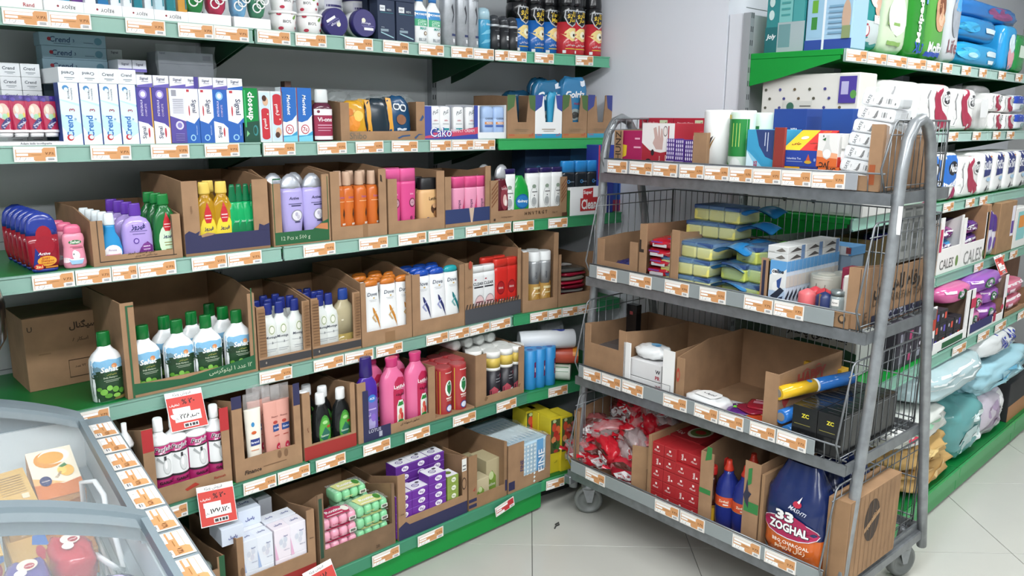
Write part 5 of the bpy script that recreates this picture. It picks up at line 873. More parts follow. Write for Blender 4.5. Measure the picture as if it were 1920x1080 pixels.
roll(GE, 1076, 636, .03, .04, .24, 1.15, 'd4d8dc:p', '4a4644:p', [('e', .0, .25, .3, .08, '3a4a98'), ('e', .3, .32, .25, .07, '3a4a98'), ('e', .1, .36, .2, .06, '3a4a98')], 'white roll with blue flower print lying on top', z0+.14)
o = roll(GE, 1052, 628, .16, .045, .1, 1.15, 'c8d0d4:f', 'a0a8ac:p', [], 'clear bubble wrapped roll behind the flower roll', z0+.14)
# ================================================================== bottom shelf (F)
# greenish soap packs behind freezer
carton(FF, 'brown carton of pale green soap packs beside the freezer', 352, 424, 1090, 1035, 1040, 1075, 8, 14, .35, hb=.17, pr=[('r', .7, .0, 1, .8, '2a5a3a')])
for i in range(7):
    m = pillow('s', .085, .055, .032, ('a8bcb0', '9cb8a4', 'b4c4bc')[i % 3]+':g', 4, .03, i, 16, 8)
    m.deco([('r', -.7, -.5, .2, .5, '5a8a6a'), ('e', .5, 0, .2, .5, 'd84a50')], lambda u, v, q: (u*.042, v*.027, .0325+.0004*q), .042, .027)
    place(m.build('soap_pack'), FF, FF.s(382+8*(i % 2), 1060, .02), .05+.058*(i % 4), FF.z+.006+(.033*(2+i//4)), 0, 'pale green soap pack by the freezer, %s' % nth(i, 7), 'soap', 'pale green soap packs by the freezer')
for i in range(4):
    place(pillow('s', .085, .055, .066, '9cb4a4:g', 5, .02, i+20, 16, 8).build('soap_pack'), FF, FF.s(386, 1060, .02), .05+.058*i, FF.z+.005, 0, 'lower green soap pack by the freezer, %s' % ROWN[i], 'soap', 'lower green soap packs')
# white boxes of soap
carton(FF, 'brown carton with red base holding white soap boxes', 447, 594, 1075, 1010, 952, 1060, 12, 15, .36, hb=.20, hl=.19, pr=[('r', .0, .0, 1, .22, '9c2c28'), ('p', [(-.5, 0), (0, 0), (0, .22), (-.2, .1)], '9c2c28'), ('e', -.9, .5, .05, .06, '7a5a40'), ('t', 'IRAN', .9, .6, .1, '5a4030')])
sp = [('e', .1, .5, .5, .2, 'e8e8ee'), ('e', -.2, .55, .25, .1, 'd0d4e0'), ('e', .35, .6, .25, .1, 'd0d4e0'), ('e', .2, .42, .25, .1, 'd4d4e0'), ('t', 'Pamil', .4, .72, .5, '3a4a90'), ('t', 'PRESTIGE', .45, .25, .7, '7a80a0')]
tp = [('t', 'پامیل', .0, .5, 1.0, '2f3f90', {'b': .03})]
bxs = []
for c, px in enumerate((468, 497, 530, 560)):
    for k in range(2):
        col = ('dfe4ee', 'e6eaf2', 'efe6ee', 'ece8f0')[c]
        box(FF, 'soap_box', 'white soap box with pale pattern, column %s, %s' % (ORD[c], ('lower', 'upper')[k]), 'soap', px-15.5, px+14.5, 1010, 0, .018, .055, col+':m', sp+[('p', [(-1, 0), (-.6, 0), (-1, .6)], 'a8bce0' if c < 2 else 'e8b8d4')], top=tp, z=FF.z+.006+k*.1005, H=.1, group='white soap boxes')
    for k in range(2):
        box(FF, 'soap_box', 'white soap box in the second row, column %s, %s' % (ORD[c], ('lower', 'upper')[k]), 'soap', px-15.5, px+14.5, 1010, 0, .08, .055, 'e4e6ee:m', top=tp, z=FF.z+.006+k*.1005, H=.1, tm=.018, group='white soap boxes in the second row')
for i, (px, zz, t) in enumerate(((436, .207, .03), (470, .207, .1))):
    box(FF, 'soap_box', 'white and blue soap box lying on the stack, %s' % nth(i, 2), 'soap', px-22, px+20, 985, 0, t+.0, .1, 'd8e0ee:m', [('t', 'پامیل', .0, .4, .8, '2f3f90', {'b': .03})], top=tp, z=FF.z+zz, H=.055, rz=-.05)
box(FF, 'soap_box', 'small white soap box behind the lying ones', 'soap', 485, 510, 950, 0, .2, .06, 'd4d8e0:m', z=FF.z+.006, H=.22)
# multipacks
carton(FF, 'low brown carton of pink and green soap multipacks', 599, 742, 1022, 928, 905, 1008, 10, 6, .34, hb=.17, col='7c624a:k', pr=[('r', -.98, .2, -.9, .95, '2a4a38'), ('t', '20', .5, .06, .1, '4a3426')])
def multipack(n, L, D, H, c, c2, c3):
    r = empty('soap_multipack')
    for k in range(n):
        o = pillow('s', L/n*.98, D, H*.94, c+':g', 3.6, .015, 1, 14, 8).build('soap_bar', r); o.location = (L*((k+.5)/n-.5), 0, 0)
    m = MB(); m.grid(lambda a, b: (L*(a-.5)*1.01, D*(b-.5)*.94, H*.965+.002*math.sin(a*18)*math.sin(b*9)), 10, 4, 'eef4f0:f')
    m.deco([('p', [(-.7, -.8), (.6, -.9), (.8, .2), (.2, .8), (-.8, .6)], c2), ('t', 'Rozita', -.05, .1, .9, 'f4f0f0', {'b': .03}), ('e', .55, -.1, .18, .5, c3), ('r', -.6, -.62, .3, -.5, 'f0ece8')], lambda u, v, q: (u*L/2, v*D/2, H*.985+.0005*q), L/2, D/2)
    m.deco([('r', .5, -.3, .9, .3, 'e8e8e0'), ('r', .55, -.2, .85, .2, '6a6a60'), ('t', 'soap', -.2, 0, .5, c2)], lambda u, v, q: (u*L/2, -D/2-.001-.0005*q, H*.4+v*H*.5), L/2, H)
    m.build('wrapper', r); return r
W_ = FF.s(672, 960, .02)-FF.s(606, 960, .02)
for k in range(4):
    o = inst('mp', lambda: multipack(4, W_, .075, .043, 'e8a4b8', 'b83058', 'f0e8e0'))
    place(o, FF, FF.s(638, 990, .02), .055, FF.z+.005+k*.0435, 0, 'pink four bar soap multipack, %s in its stack' % ('lowest', 'second lowest', 'third lowest', 'topmost')[k], 'soap', 'pink soap multipacks')
for k in range(5):
    o = inst('mg', lambda: multipack(4, W_*.95, .075, .043, '8ad09c', 'd8d890', '4a8a3a'))
    place(o, FF, FF.s(700 if k < 4 else 680, 970, .02), .055 if k < 4 else .12, FF.z+.005+k*.0435, 0, 'green four bar soap multipack, %s in its stack' % ('lowest', 'second lowest', 'third lowest', 'fourth lowest', 'topmost')[k], 'soap', 'green soap multipacks')
for k in range(4):
    o = inst('mg', None); place(o, FF, FF.s(690, 970, .02), .14, FF.z+.005+k*.0435, 0, 'green soap multipack at the back, %s' % ('lowest', 'second lowest', 'third lowest', 'topmost')[k], 'soap', 'green soap multipacks at the back')
# purple soap boxes
carton(FF, 'brown carton with navy base holding purple soap boxes', 747, 876, 968, 893, 855, 952, 13, 9, .36, hb=.19, pr=[('r', -1, 0, 1, .2, '2c2c50'), ('p', [(-1, .2), (-.7, .2), (-.8, .26)], '2c2c50'), ('r', .84, .7, .98, .9, 'e4e4e0'), ('r', .86, .72, .96, .74, '6a6a6a'), ('r', .86, .78, .96, .8, '6a6a6a'), ('e', .9, .5, .07, .1, '4a3426'), ('e', .9, .5, .05, .08, '9f7d5e'), ('t', 'عدد', -.9, .4, .1, '4a3426')])
pp = [('e', .1, .5, .42, .32, 'f0ecf4'), ('t', 'زوفا', .1, .5, .5, '5a2a8a', {'b': .03}), ('r', -1, .93, 1, 1, '8a5ac0')]
ptop = [('r', -.96, .04, .96, .96, 'eceaf0'), ('e', -.1, .45, .4, .2, '4a2a80'), ('e', -.1, .45, .32, .14, 'e8e4f0'), ('t', 'زوفا', -.1, .45, .4, '3a2070', {'b': .03}), ('e', .4, .7, .22, .1, '3a3440')]
hh = .0315
for c, (px, t, n) in enumerate(((757, .02, 5), (789, .02, 5), (821, .014, 6))):
    for k in range(n):
        box(FF, 'soap_box', 'purple soap box in the front, %s column, %s from bottom' % (('left', 'middle', 'right')[c], ORD[k]), 'soap', px-16, px+15.5, 930, 0, t, .062, '6a2a98:m', pp, top=ptop if k == n-1 else (), z=FF.z+.005+k*(hh+.0005), H=hh, group='purple soap boxes in front', key='zoofa%d%d' % (c, k == n-1))
for c, px in enumerate((735, 765, 795)):
    for k in range(7):
        box(FF, 'soap_box', 'purple soap box at the back, %s column, %s from bottom' % (('left', 'middle', 'right')[c], ORD[k]), 'soap', px-16+24, px+15.5+24, 930, 0, .1, .062, '5c2488:m', pp, top=ptop if k == 6 else (), z=FF.z+.005+k*(hh+.0005), H=hh, group='purple soap boxes at the back', key='zoofb%d' % (k == 6))
gp_ = [('e', .1, .5, .4, .3, 'eef0e0'), ('t', 'زوفا', .1, .5, .5, '5a7a2a', {'b': .03})]
for k in range(5):
    box(FF, 'soap_box', 'olive green soap box beside the purple ones, %s from bottom' % ORD[k], 'soap', 839, 860, 910, 0, .018, .062, '8aa048:m', gp_, top=ptop[:1]+[('e', 0, .5, .5, .2, '6a8030')] if k == 4 else (), z=FF.z+.005+k*(hh+.0005), H=hh, group='olive green soap boxes')
# half empty carton
carton(FF, 'torn open carton with a few beige soap bars', 879, 950, 932, 858, 828, 921, 15, 5, .36, hb=.21, col='967555:k', pr=[('r', -1, .04, -.6, .1, '2c2c50'), ('r', -1, .14, -.6, .2, '2c2c50'), ('p', [(-.8, .34), (-.66, .4), (-.7, .32)], 'a04838'), ('r', .9, .1, 1, .3, '2c2c50')])
bs = [('p', [(-1, 0), (.2, 0), (.2, .5), (-.3, .7), (-1, .4)], '7a9a3c'), ('t', 'olive', -.3, .3, .8, 'e8e8d8'), ('e', -.4, .55, .3, .12, 'c8d8a0')]
box(FF, 'soap_box', 'tall beige and green soap box in the torn carton', 'soap', 912, 941, 890, 860, .05, .1, 'b8ac88:m', bs, z=FF.z+.005)
box(FF, 'soap_box', 'beige soap box behind the tall one in the torn carton', 'soap', 895, 915, 890, 862, .14, .1, 'b0a480:m', bs[:1], z=FF.z+.005)
box(FF, 'soap_box', 'small beige and green soap box at the front of the torn carton', 'soap', 893, 917, 915, 897, .03, .06, 'c4b896:m', bs, z=FF.z+.005)
# blue white pack
carton(FF, 'brown carton with blue and white film wrapped tissue pack', 953, 1031, 900, 838, 816, 890, 28, 8, .34, hb=.17, pr=[('r', -.98, .06, -.7, .24, '2c2c50'), ('t', 'FINE', -.38, .5, .4, '3a3a60', {'r': 90, 'b': .02})])
o = box(FF, 'tissue_pack', 'blue and white film wrapped tissue pack in its carton', 'tissue pack', 958, 1028, 870, 0, .018, .3, 'b8d4e4:p', [('r', .35, .0, .7, 1, '6aa8d8'), ('r', -.95, .0, -.75, 1, '6aa8d8')]+[('p', [(-.7+.17*i, .1*k), (-.62+.17*i, .1*k+.04), (-.7+.17*i, .1*k+.08), (-.74+.17*i, .1*k+.04)], 'e4eef0') for i in range(6) for k in range(10)]+[('t', 'FINE', .52, .5, .9, 'f0f4f8', {'r': 90})], top=[('r', -.9, .05+.11*k, .9, .07+.11*k, '9ac0d4') for k in range(8)]+[('p', [(-.8+.2*i, .1), (-.7+.2*i, .3), (-.9+.2*i, .8), (-1+.2*i, .5)], 'd8e8ee') for i in range(1, 9)], z=FF.z+.005, H=.175, b=.006)
W_ = FF.s(1028, 870, .018)-FF.s(958, 870, .018)
MB().grid(lambda a, b: (W_*(a-.5), .3*b, .181+.006*math.sin(a*14+b*5)*math.sin(b*17)), 14, 14, 'eef4f6:f').build('film_wrap', o)
# yellow boxes with flowers, third bay
yl = lambda d: [('r', -.9, .36, .9, .96, '4a5a30'), ('e', -.3, .82, .4, .08, 'c84a30'), ('e', .35, .76, .4, .08, 'd8683c'), ('e', .0, .68, .45, .08, 'b83028'), ('e', -.4, .6, .4, .06, 'e08a58'), ('e', .4, .62, .35, .06, 'c04030'), ('e', -.2, .5, .4, .06, '2a4a28'), ('e', .4, .46, .4, .06, '3a6a34'), ('e', .0, .39, .4, .03, 'b84038'), ('e', -.3, .93, .3, .03, 'b8c890'), ('t', 'آس', 0, .2, .5, '6a6a20')]
ys = [('t', 'NATURE', .0, .55, 1.6, '6a6a20', {'r': 270}), ('r', -.3, .1, .3, .2, 'a8a030')]
for i, (a, b, t) in enumerate(((986, 1008, .16), (1008, 1032, .12), (1031, 1052, .04), (1052, 1072, .03))):
    box(GF, 'flower_food_box', 'tall yellow box with red flower picture, %s' % nth(i, 4), 'box', a, b, 850, 0, t, .1, 'd8c428:m', yl(0), side=ys, top=[('r', -.9, .1, .9, .9, 'e0cc30')], H=.245, group='tall yellow flower boxes')
# ------------------------------------------------------------------ price tags of the left shelving
tags(FA, 'top left shelf edge', [(3, 90, 22), (91, 170, 34), (235, 309, 46), (334, 400, 56), (401, 466, 64), (482, 544, 70), (554, 612, 76), (646, 699, 84), (718, 766, 90), (785, 832, 98), (846, 887, 106), (888, 926, 110)])
tags(GA, 'top edge above the bag cartons', [(928, 953, 110), (953, 987, 112), (1002, 1038, 114), (1079, 1112, 117)])
tags(FB, 'toothpaste shelf edge', [(26, 107, 298), (170, 246, 292), (283, 355, 288), (384, 449, 284), (494, 554, 284), (595, 650, 280), (667, 719, 277), (734, 783, 274), (806, 846, 273), (847, 888, 271), (888, 928, 270)])
tags(FC, 'shampoo shelf edge', [(61, 141, 535), (142, 209, 525), (210, 258, 518), (259, 331, 510), (360, 426, 500), (427, 491, 490), (569, 629, 472), (673, 727, 458), (747, 799, 448), (803, 851, 440), (873, 915, 430), (916, 958, 424)])
tags(GC, 'third shelf edge behind the trolley', [(962, 1001, 418), (1028, 1064, 410)])
tags(FD, 'edge under the white bottles', [(142, 206, 780), (486, 548, 706), (588, 645, 685), (646, 700, 672), (705, 755, 658), (799, 840, 634), (841, 880, 624), (881, 918, 615), (919, 957, 605)])
tags(GD, 'fourth shelf edge behind the trolley', [(994, 1027, 592), (1028, 1053, 586), (1054, 1083, 581), (1084, 1106, 576)])
tags(FE, 'edge under the pink bottles', [(303, 351, 945), (455, 518, 900), (520, 581, 882), (592, 648, 866), (681, 732, 843), (759, 806, 820), (849, 892, 794), (931, 968, 768)])
tags(GE, 'fifth shelf edge behind the trolley', [(1028, 1064, 735)])
tags(FF, 'bottom left shelf edge', [(697, 749, 1028), (783, 831, 1000)])
tags(GF, 'bottom shelf edge beside the castor', [(1024, 1058, 900)])
o = inst('tag1', lambda: tag_mesh(.1, .04, True).build('price_tag')); place(o, FF, FF.s(947, 936, -.008), -.01, FF.z-RH-.005, 0, 'red and white price tag tilted on the bottom rail', 'price tag'); o.rotation_euler[1] = math.radians(-10)
# hanging discount cards
def card(fr, quad, pct, num, label):
    (x0, y0), (x1, y1), (x2, y2) = quad
    s0, z0 = fr.at(x0, y0, -.012); s1, z1 = fr.at(x1, y1, -.012); s2, z2 = fr.at(x2, y2, -.012); W = math.hypot(s1-s0, z1-z0); H = z0-z2
    r = MB().box(0, W, -.001, 0, -H, 0, 'f2f0ee:m')
    r.deco([('r', -.97, .02, .97, .86, 'cc443c'), ('t', 'فروش ویژه', -.1, .93, 1.0, '8a8a8a'), ('t', '%', -.05, .72, .26, '3a2020', {'b': .02}), ('t', pct, .35, .72, .36, '3a2020', {'b': .03, 'h': .13}), ('t', 'تخفیف', -.6, .66, .55, 'f4e8e4', {'b': .02}), ('r', -.75, .46, .2, .58, 'f2f0ee'), ('r', -.7, .22, .72, .46, 'f2f0ee'), ('t', num, .1, .34, 1.05, '1f1a1a', {'b': .03, 'h': .15}), ('t', 'ریال', -.58, .31, .2, '3a3a3a'), ('r', -.3, .06, .5, .17, 'f2f0ee'), ('r', -.25, .08, -.05, .15, '3a3a3a'), ('r', .0, .08, .1, .15, '3a3a3a'), ('r', .15, .08, .3, .15, '3a3a3a'), ('r', .33, .08, .45, .15, '3a3a3a')], lambda u, v, q: (W/2+u*W/2, -.0012-.0003*q, -H+v*H), W/2, H)
    o = r.build('discount_card'); place(o, fr, s0, -.013, z0, 0, label, 'price card'); o.rotation_euler[1] = -math.atan2(z1-z0, s1-s0); o.rotation_euler[0] = -math.radians(24)
card(FD, ((307, 739), (376, 726), (328, 805)), '۲۰', '۲۲۸,۵۶۰', 'red discount card hanging from the fourth shelf edge')
card(FE, ((367, 915), (435, 901), (374, 983)), '۲۰', '۱۷۷,۱۲۰', 'red discount card hanging above the white soap boxes')
card(FF, ((566, 1076), (619, 1047), (575, 1145)), '۱۸', '۹۵,۰۰۰', 'red discount card at the bottom frame edge')
# ================================================================== trolley, top tier
carton(K1, 'brown carton on the trolley top holding gloves and pink boxes', 1150, 1322, 325, 244, 249, 318, 16, 23, .33, t=.012, hb=.16, pr=[('t', 'HUNZ', -.9, .65, .5, '3a2c20', {'r': 90})])
box(K1, 'biscuit_box', 'magenta box with yellow tag at the trolley top left', 'box', 1166, 1203, 290, 245, .03, .2, 'a81c58:m', [('p', [(-.98, .68), (-.5, .66), (-.55, .42), (-1, .36)], 'e8c838'), ('e', .1, .14, .6, .12, 'd89038'), ('e', .5, .2, .3, .1, 'e8b060'), ('e', -.7, .14, .3, .1, 'e8d8c8'), ('r', .2, .6, .9, .64, 'e8a8c0'), ('r', .3, .8, .8, .84, 'e8a8c0')], side=[('r', -1, 0, 1, 1, '8a1848')])
box(K1, 'glove_box', 'red and white disposable glove box showing a hand', 'box', 1203, 1263, 290, 231, .03, .2, 'a82434:m', [('p', [(-1, .62), (-.5, .48), (.2, .44), (1, .5), (1, 1), (-1, 1)], 'ece8e6'), ('p', [(-.3, .9), (-.2, .72), (-.32, .62), (-.1, .5), (.3, .5), (.34, .7), (.26, .9), (.18, .9), (.16, .72), (.08, .95), (0, .95), (0, .74), (-.12, .93), (-.2, .92)], 'c8a8a0'), ('e', .45, .85, .14, .1, '7a6a68'), ('e', .45, .85, .11, .08, 'e8e0dc'), ('r', .62, .6, .68, .95, 'a82434'), ('e', -.3, .44, .1, .06, '2a2024'), ('e', -.55, .16, .3, .16, '1f1a1e'), ('t', 'clean', -.55, .16, .5, 'f0f0f0', {'r': 90, 'b': .03}), ('t', 'Disposable gloves', .15, .22, .8, 'f0d0d0', {'r': 90}), ('r', .5, .05, .56, .4, 'e8c0c0')])
for i, px in enumerate((1257, 1274, 1292)):
    box(K1, 'sweet_box', 'small purple dotted box with white lettering, %s' % nth(i, 3), 'box', px-8, px+8, 290, 260+2*i, .022, .05, '4a2a80:m', [('e', -.75+.5*a+(.0 if b % 2 else .0), .95-.11*b, .13, .045, 'e4daf0') for a in range(4) for b in range(5)]+[('r', -1, 0, 1, .42, 'e4dce8'), ('t', 'سرش', .0, .3, 1.4, 'a02850', {'b': .03}), ('p', [(-1, 0), (1, 0), (1, .14), (-1, .1)], '7a2a48'), ('r', -1, .0, -.8, .4, '5a3a90')], group='small purple dotted boxes')
gb = [('t', 'Disposable Gloves', -.3, .5, .9, 'f4dcdc', {'b': .02}), ('r', .25, .2, .7, .8, 'cfe0b8'), ('t', 'گل روز', .48, .5, .36, '3a6a30'), ('t', 'ساده', .85, .5, .2, 'f4dcdc')]
for k in range(5):
    for c, (a, b) in enumerate(((1198, 1261), (1262, 1328))):
        box(K1, 'glove_box', 'crimson glove box in the stack behind, %s column, %s' % (('left', 'right')[c], ('lowest', 'second lowest', 'middle', 'second highest', 'topmost')[k]), 'box', a, b, 240, 0, .24 if c else .241, .08, 'b4243a:m', gb, z=K1.z+.002+k*.0405, H=.04, group='crimson glove boxes')
box(K1, 'glove_box', 'flat crimson glove box between dotted boxes and the paper roll', 'box', 1265, 1310, 290, 246, .14, .06, 'b8303e:m', [('r', -.1, .5, .7, .9, 'f0e8e6'), ('r', .2, .3, .8, .45, 'e8c8c8')])
KD['paper'] = dict(n='paper_towel_roll', b=[(0, .96), (.02, 1), (.97, 1), (1, .93)], c='f0f1ef:m', seg=28, xt=[('core', [(.995, .3), (1.004, .28)], 'c8c0b4:m')], bc=[(.05, 'e88a58:m'), (.08, 'f0f1ef:m')], pr=[('e', -.45, .42, .42, .13, '5a2a50'), ('e', -.45, .42, .3, .09, 'f0f0ee'), ('t', 'Cal', -.45, .42, .4, '5a2a50'), ('p', [(-.2, .4), (.2, .55), (.45, .62), (.2, .5), (-.05, .36)], '8a6a40'), ('p', [(-.1, .42), (.1, .6), (.3, .63), (.1, .52)], '3a3030'), ('t', 'maxi towel', -.3, .16, .8, '9a9a98', {'i': .2})])
fill('paper', K1, [(.03, [1345]), (.15, [1352])], 270, 206, 45, 'white paper towel roll on the trolley top', 'paper towel')
KD['green'] = dict(n='kitchen_roll', b=[(0, .96), (.02, 1), (.97, 1), (1, .93)], c='c8dccb:p', seg=28, pr=[('r', -.7, .36, .9, .9, '1f8038'), ('r', -.9, .5, -.6, .84, '1a5a2c'), ('t', 'گلرنگ', -.74, .66, .5, 'e8f0e0', {'r': 90, 'b': .03}), ('r', -.2, .5, -.14, .84, 'c8e070'), ('r', .1, .5, .14, .84, 'c8e070'), ('r', .34, .5, .38, .84, 'c8e070'), ('e', .1, .2, .5, .14, 'd8dcd8'), ('p', [(-.8, .3), (-.3, .2), (.3, .08), (.0, .06), (-.6, .16)], '4a8a48'), ('p', [(-.9, .1), (-.5, .2), (-.3, .1)], '6aa058'), ('r', -.7, .9, -.4, .96, 'd8c038')])
fill('green', K1, [(.03, [1390])], 270, 210, 42, 'green printed kitchen roll standing beside the white rolls', 'kitchen roll')
KD['green2'] = dict(KD['green'], pr=[('r', -.8, .4, .3, .8, '2a7a44'), ('r', -.6, .45, -.2, .75, 'f0f0f0')])
fill('green2', K1, [(.15, [1428])], 240, 211, 38, 'green white kitchen roll behind the blue box', 'kitchen roll')
box(K1, 'tissue_box', 'sky blue box with vertical red lettering', 'box', 1399, 1450, 300, 243, .022, .16, '3a9ac4:m', [('p', [(-1, .5), (-.5, .62), (.2, .4), (.6, .34), (1, .4), (1, 1), (-1, 1)], '3a9ac4'), ('p', [(-.4, 1), (-.1, .7), (.4, .5), (1, .44), (1, 1)], '2c3f74'), ('p', [(-1, 0), (1, 0), (1, .3), (.4, .25), (-.3, .45), (-1, .62)], '8cc8e0'), ('p', [(-1, 0), (-.2, 0), (-.5, .4), (-1, .6)], 'd0e8f0'), ('t', 'ANIS', -.3, .3, .8, 'b02a4a', {'r': 90, 'b': .03}), ('e', .25, .2, .16, .07, 'c83a68'), ('e', .15, .26, .08, .04, 'b02a4a'), ('r', .3, .7, .36, .95, 'c8d0e0'), ('r', .5, .6, .56, .95, 'c8d0e0')], group=None)
box(K1, 'carton_flap', 'dark red carton side standing next to the blue box', 'carton', 1449, 1468, 300, 239, .012, .012, '8a3028:m', side=[('r', -1, 0, 1, 1, '9f7d5e')])
carton(K1, 'brown carton of tea and bulb boxes on the trolley top', 1470, 1648, 345, 328, 233, 326, .1, 22, .32, t=.008, hb=.16, pr=[('r', .78, .1, .9, .4, 'a0522a')])
box(K1, 'tissue_box', 'dark blue box standing behind the tea boxes', 'box', 1450, 1512, 230, 204, .2, .1, '20418c:m', [('t', 'NISA', .3, .72, .4, 'e8eef4', {'b': .03}), ('r', -.1, .3, .7, .34, 'c8d4e8'), ('r', -.1, .5, .7, .53, 'c8d4e8'), ('t', 'نیسا', .3, .42, .4, 'e8eef4')])
box(K1, 'tissue_box', 'dark blue box behind the bulb boxes', 'box', 1540, 1598, 230, 204, .2, .1, '1f4a98:m')
tb = box(K1, 'tea_box', 'blue tea box with slanted yellow and red top', 'box', 1467, 1535, 270, 261, .03, .14, '1f3f98:m', [('t', 'Saharkhiz Tea', -.3, .5, .8, 'c8d4ec'), ('r', -.7, .3, .2, .33, 'a8b4d4'), ('p', [(.35, .3), (.5, .8), (.65, .3)], 'c0502a'), ('e', .5, .3, .2, .1, 'c8a030'), ('e', .86, .45, .06, .1, '8a9ac8')], z=K1.z+.058, H=.05)
s0, s1 = K1.s(1467, 270, .03), K1.s(1535, 270, .03); W_ = s1-s0
m = MB()
for a, b, c in ((-1, .0, 'e8b828:m'), (.0, 1, 'c8302c:m')):
    m.add([(a*W_/2, .0, .05), (b*W_/2, 0, .05), (b*W_/2+.01, .1, .11), (a*W_/2+.01, .1, .11), (a*W_/2, .14, .05), (b*W_/2, .14, .05)], [(0, 1, 2, 3), (3, 2, 5, 4), (1, 5, 2), (0, 3, 4)], c)
m.deco([('t', 'چای', -.5, .3, .5, '7a3a20', {'b': .03}), ('e', -.4, .6, .2, .08, 'f0ece0'), ('t', 'چای دبش', .5, .35, .6, '2a3a20', {'b': .03}), ('e', .5, .7, .2, .06, 'f0ece0'), ('t', 'گلستان', .5, .9, .4, 'e8c030')], lambda u, v, q: (u*W_/2+.01*v, .1*v-.0004*q, .05+.06*v+.0006*q), W_/2, .12)
m.build('slanted_lid', tb)
box(K1, 'tea_box', 'yellow and blue tea box below the slanted one', 'box', 1467, 1535, 300, 0, .03, .14, 'd8a020:m', [('r', .0, 0, 1, 1, '24398c'), ('p', [(.3, .1), (.5, .6), (.8, .1)], 'c0602a'), ('e', .4, .75, .25, .12, 'e8c030'), ('e', -.3, .2, .2, .12, '8a4a20')], z=K1.z+.006, H=.051)
bl = lambda flip: [('p', [(-1, 0), (1, 0), (1, .25), (-1, .3)], 'd8682c'), ('p', [(-1, .3), (1, .25), (1, .4), (-1, .5)], 'e8a880'), ('p', [(-.22, .95), (.1, .95), (.14, .7), (.42, .46), (.3, .28), (0, .22), (-.35, .28), (-.48, .46), (-.2, .7)], 'd0d0cc'), ('e', -.02, .4, .38, .13, 'f0f0ee'), ('p', [(-.55, .82), (-.2, .88), (-.25, .78)], '2f6a38'), ('t', '6', -.45, .93, .14, '3a3a3a', {'b': .02})]
box(K1, 'bulb_box', 'orange and white light bulb box, upper one turned upside down', 'box', 1535, 1574, 250, 0, .03, .07, 'e4e2de:m', bl(0)+[('t', 'JVC', -.2, .08, 1.0, '2a2420', {'r': 180, 'b': .03})], right=[('p', [(-1, 0), (1, 0), (1, .3), (-1, .3)], 'c83c2c'), ('r', -.7, .4, .7, .9, 'd0d0cc')], z=K1.z+.062, H=.098)
box(K1, 'bulb_box', 'second light bulb box beside the upside down one', 'box', 1575, 1592, 250, 0, .05, .07, 'dcdad6:m', [('r', -.7, .5, .7, .56, '9a9a96'), ('e', 0, .35, .6, .12, 'eeeeec'), ('r', -1, 0, 1, .2, 'c83c2c')], z=K1.z+.062, H=.098)
box(K1, 'bulb_box', 'lower light bulb box with upright lettering', 'box', 1535, 1574, 300, 0, .03, .07, 'd86a30:m', [('t', 'JVC', .2, .8, 1.0, '2a2420', {'b': .03}), ('e', 0, .2, .45, .4, 'e4e2de'), ('e', -.7, .6, .15, .12, 'f0d8c0')], z=K1.z+.006, H=.055)
# stack of wrapped shoe-print trays leaning
for col, (sx, tt) in enumerate(((0, .035), (1, .17))):
    for k in range(7 if col == 0 else 6):
        def mk():
            r = empty('insole_tray'); W, H = .105, .036
            def rr(x0, x1, z0, z1, y0, y1, rad, c):
                P = [(x0+rad-rad*math.cos(a), z0+rad-rad*math.sin(a)) for a in (0, .5, 1.05, 1.57)]+[(x1-rad+rad*math.sin(a), z0+rad-rad*math.cos(a)) for a in (0, .5, 1.05, 1.57)]+[(x1-rad+rad*math.cos(a), z1-rad+rad*math.sin(a)) for a in (0, .5, 1.05, 1.57)]+[(x0+rad-rad*math.sin(a), z1-rad+rad*math.cos(a)) for a in (0, .5, 1.05, 1.57)]
                return MB().prism(P, y0, y1, c)
            m = rr(-W/2, W/2, 0, H, 0, .1, .009, 'dfe2e4:p'); m.build('tray', r)
            m = rr(-W/2+.004, W/2-.004, .003, H-.003, -.002, 0, .007, 'f0f1f1:m')
            m.deco([('t', 'SATE', -.62, .5, .5, '3a3a40', {'r': 75, 'b': .02}), ('p', [(-.22, .2), (-.1, .25), (.02, .75), (.1, .8), (.08, .3), (.0, .15)], '4a4644'), ('r', .3, .3, .34, .7, '8a8a88'), ('r', .4, .3, .5, .7, '5a5a58'), ('r', .54, .3, .58, .7, '6a6a68'), ('r', -.4, .35, -.36, .6, '9a9a98'), ('e', .8, .35, .04, .1, '4a4a4a')], lambda u, v, q: (u*W/2, -.0023-.0003*q, v*H), W/2, H)
            m.build('label', r); return r
        o = inst('sate', mk)
        z = K1.z+.012+k*.0375
        place(o, K1, K1.s(1612, 320, .03)+k*.0095-.02, tt+.0, z, .1, 'white foam insole tray in the leaning %s stack, %s' % (('front', 'rear')[col], ('lowest' if k == 0 else ORD[k]+' from bottom')), 'tray', 'white insole trays, %s stack' % ('front', 'rear')[col])
        o.rotation_euler[1] = .14
s_ = K1.s(1600, 250, .03)
MB().grid(lambda a, b: (.075*(a-.3)*1.6+.065*b+.004*math.sin(b*19), -.004+.004*math.sin(a*11+b*23), .28*b), 8, 16, 'f0f4f6:f').build('plastic_wrap', None, K1.w(s_-.0, .028, K1.z+.012), K1.a, label='clear plastic wrap around the insole tray stack', category='plastic wrap')
# folded cartons at the right end
for k in range(6):
    box(K1, 'folded_carton', 'folded brown carton standing at the trolley end, %s' % nth(k, 6, 'from the front'), 'carton', 1622, 1650, 300, 236-(k % 3), .06+.05*k, .046, ('a07c5a', '8e6c4c', '987454', '9c7a5c', '927050', '9a7856')[k]+':k', right=[('r', -.4, .2, .3, .5, ['c83030', '8a6a48', 'b03030', '8a6a48', '7a5a40', '8a6a48'][k]), ('r', -.5, .62, .5, .66, '5a4030'), ('r', -.5, .75, .5, .78, '5a4030')], H=.185, tm=.06, group='folded cartons at the trolley end')
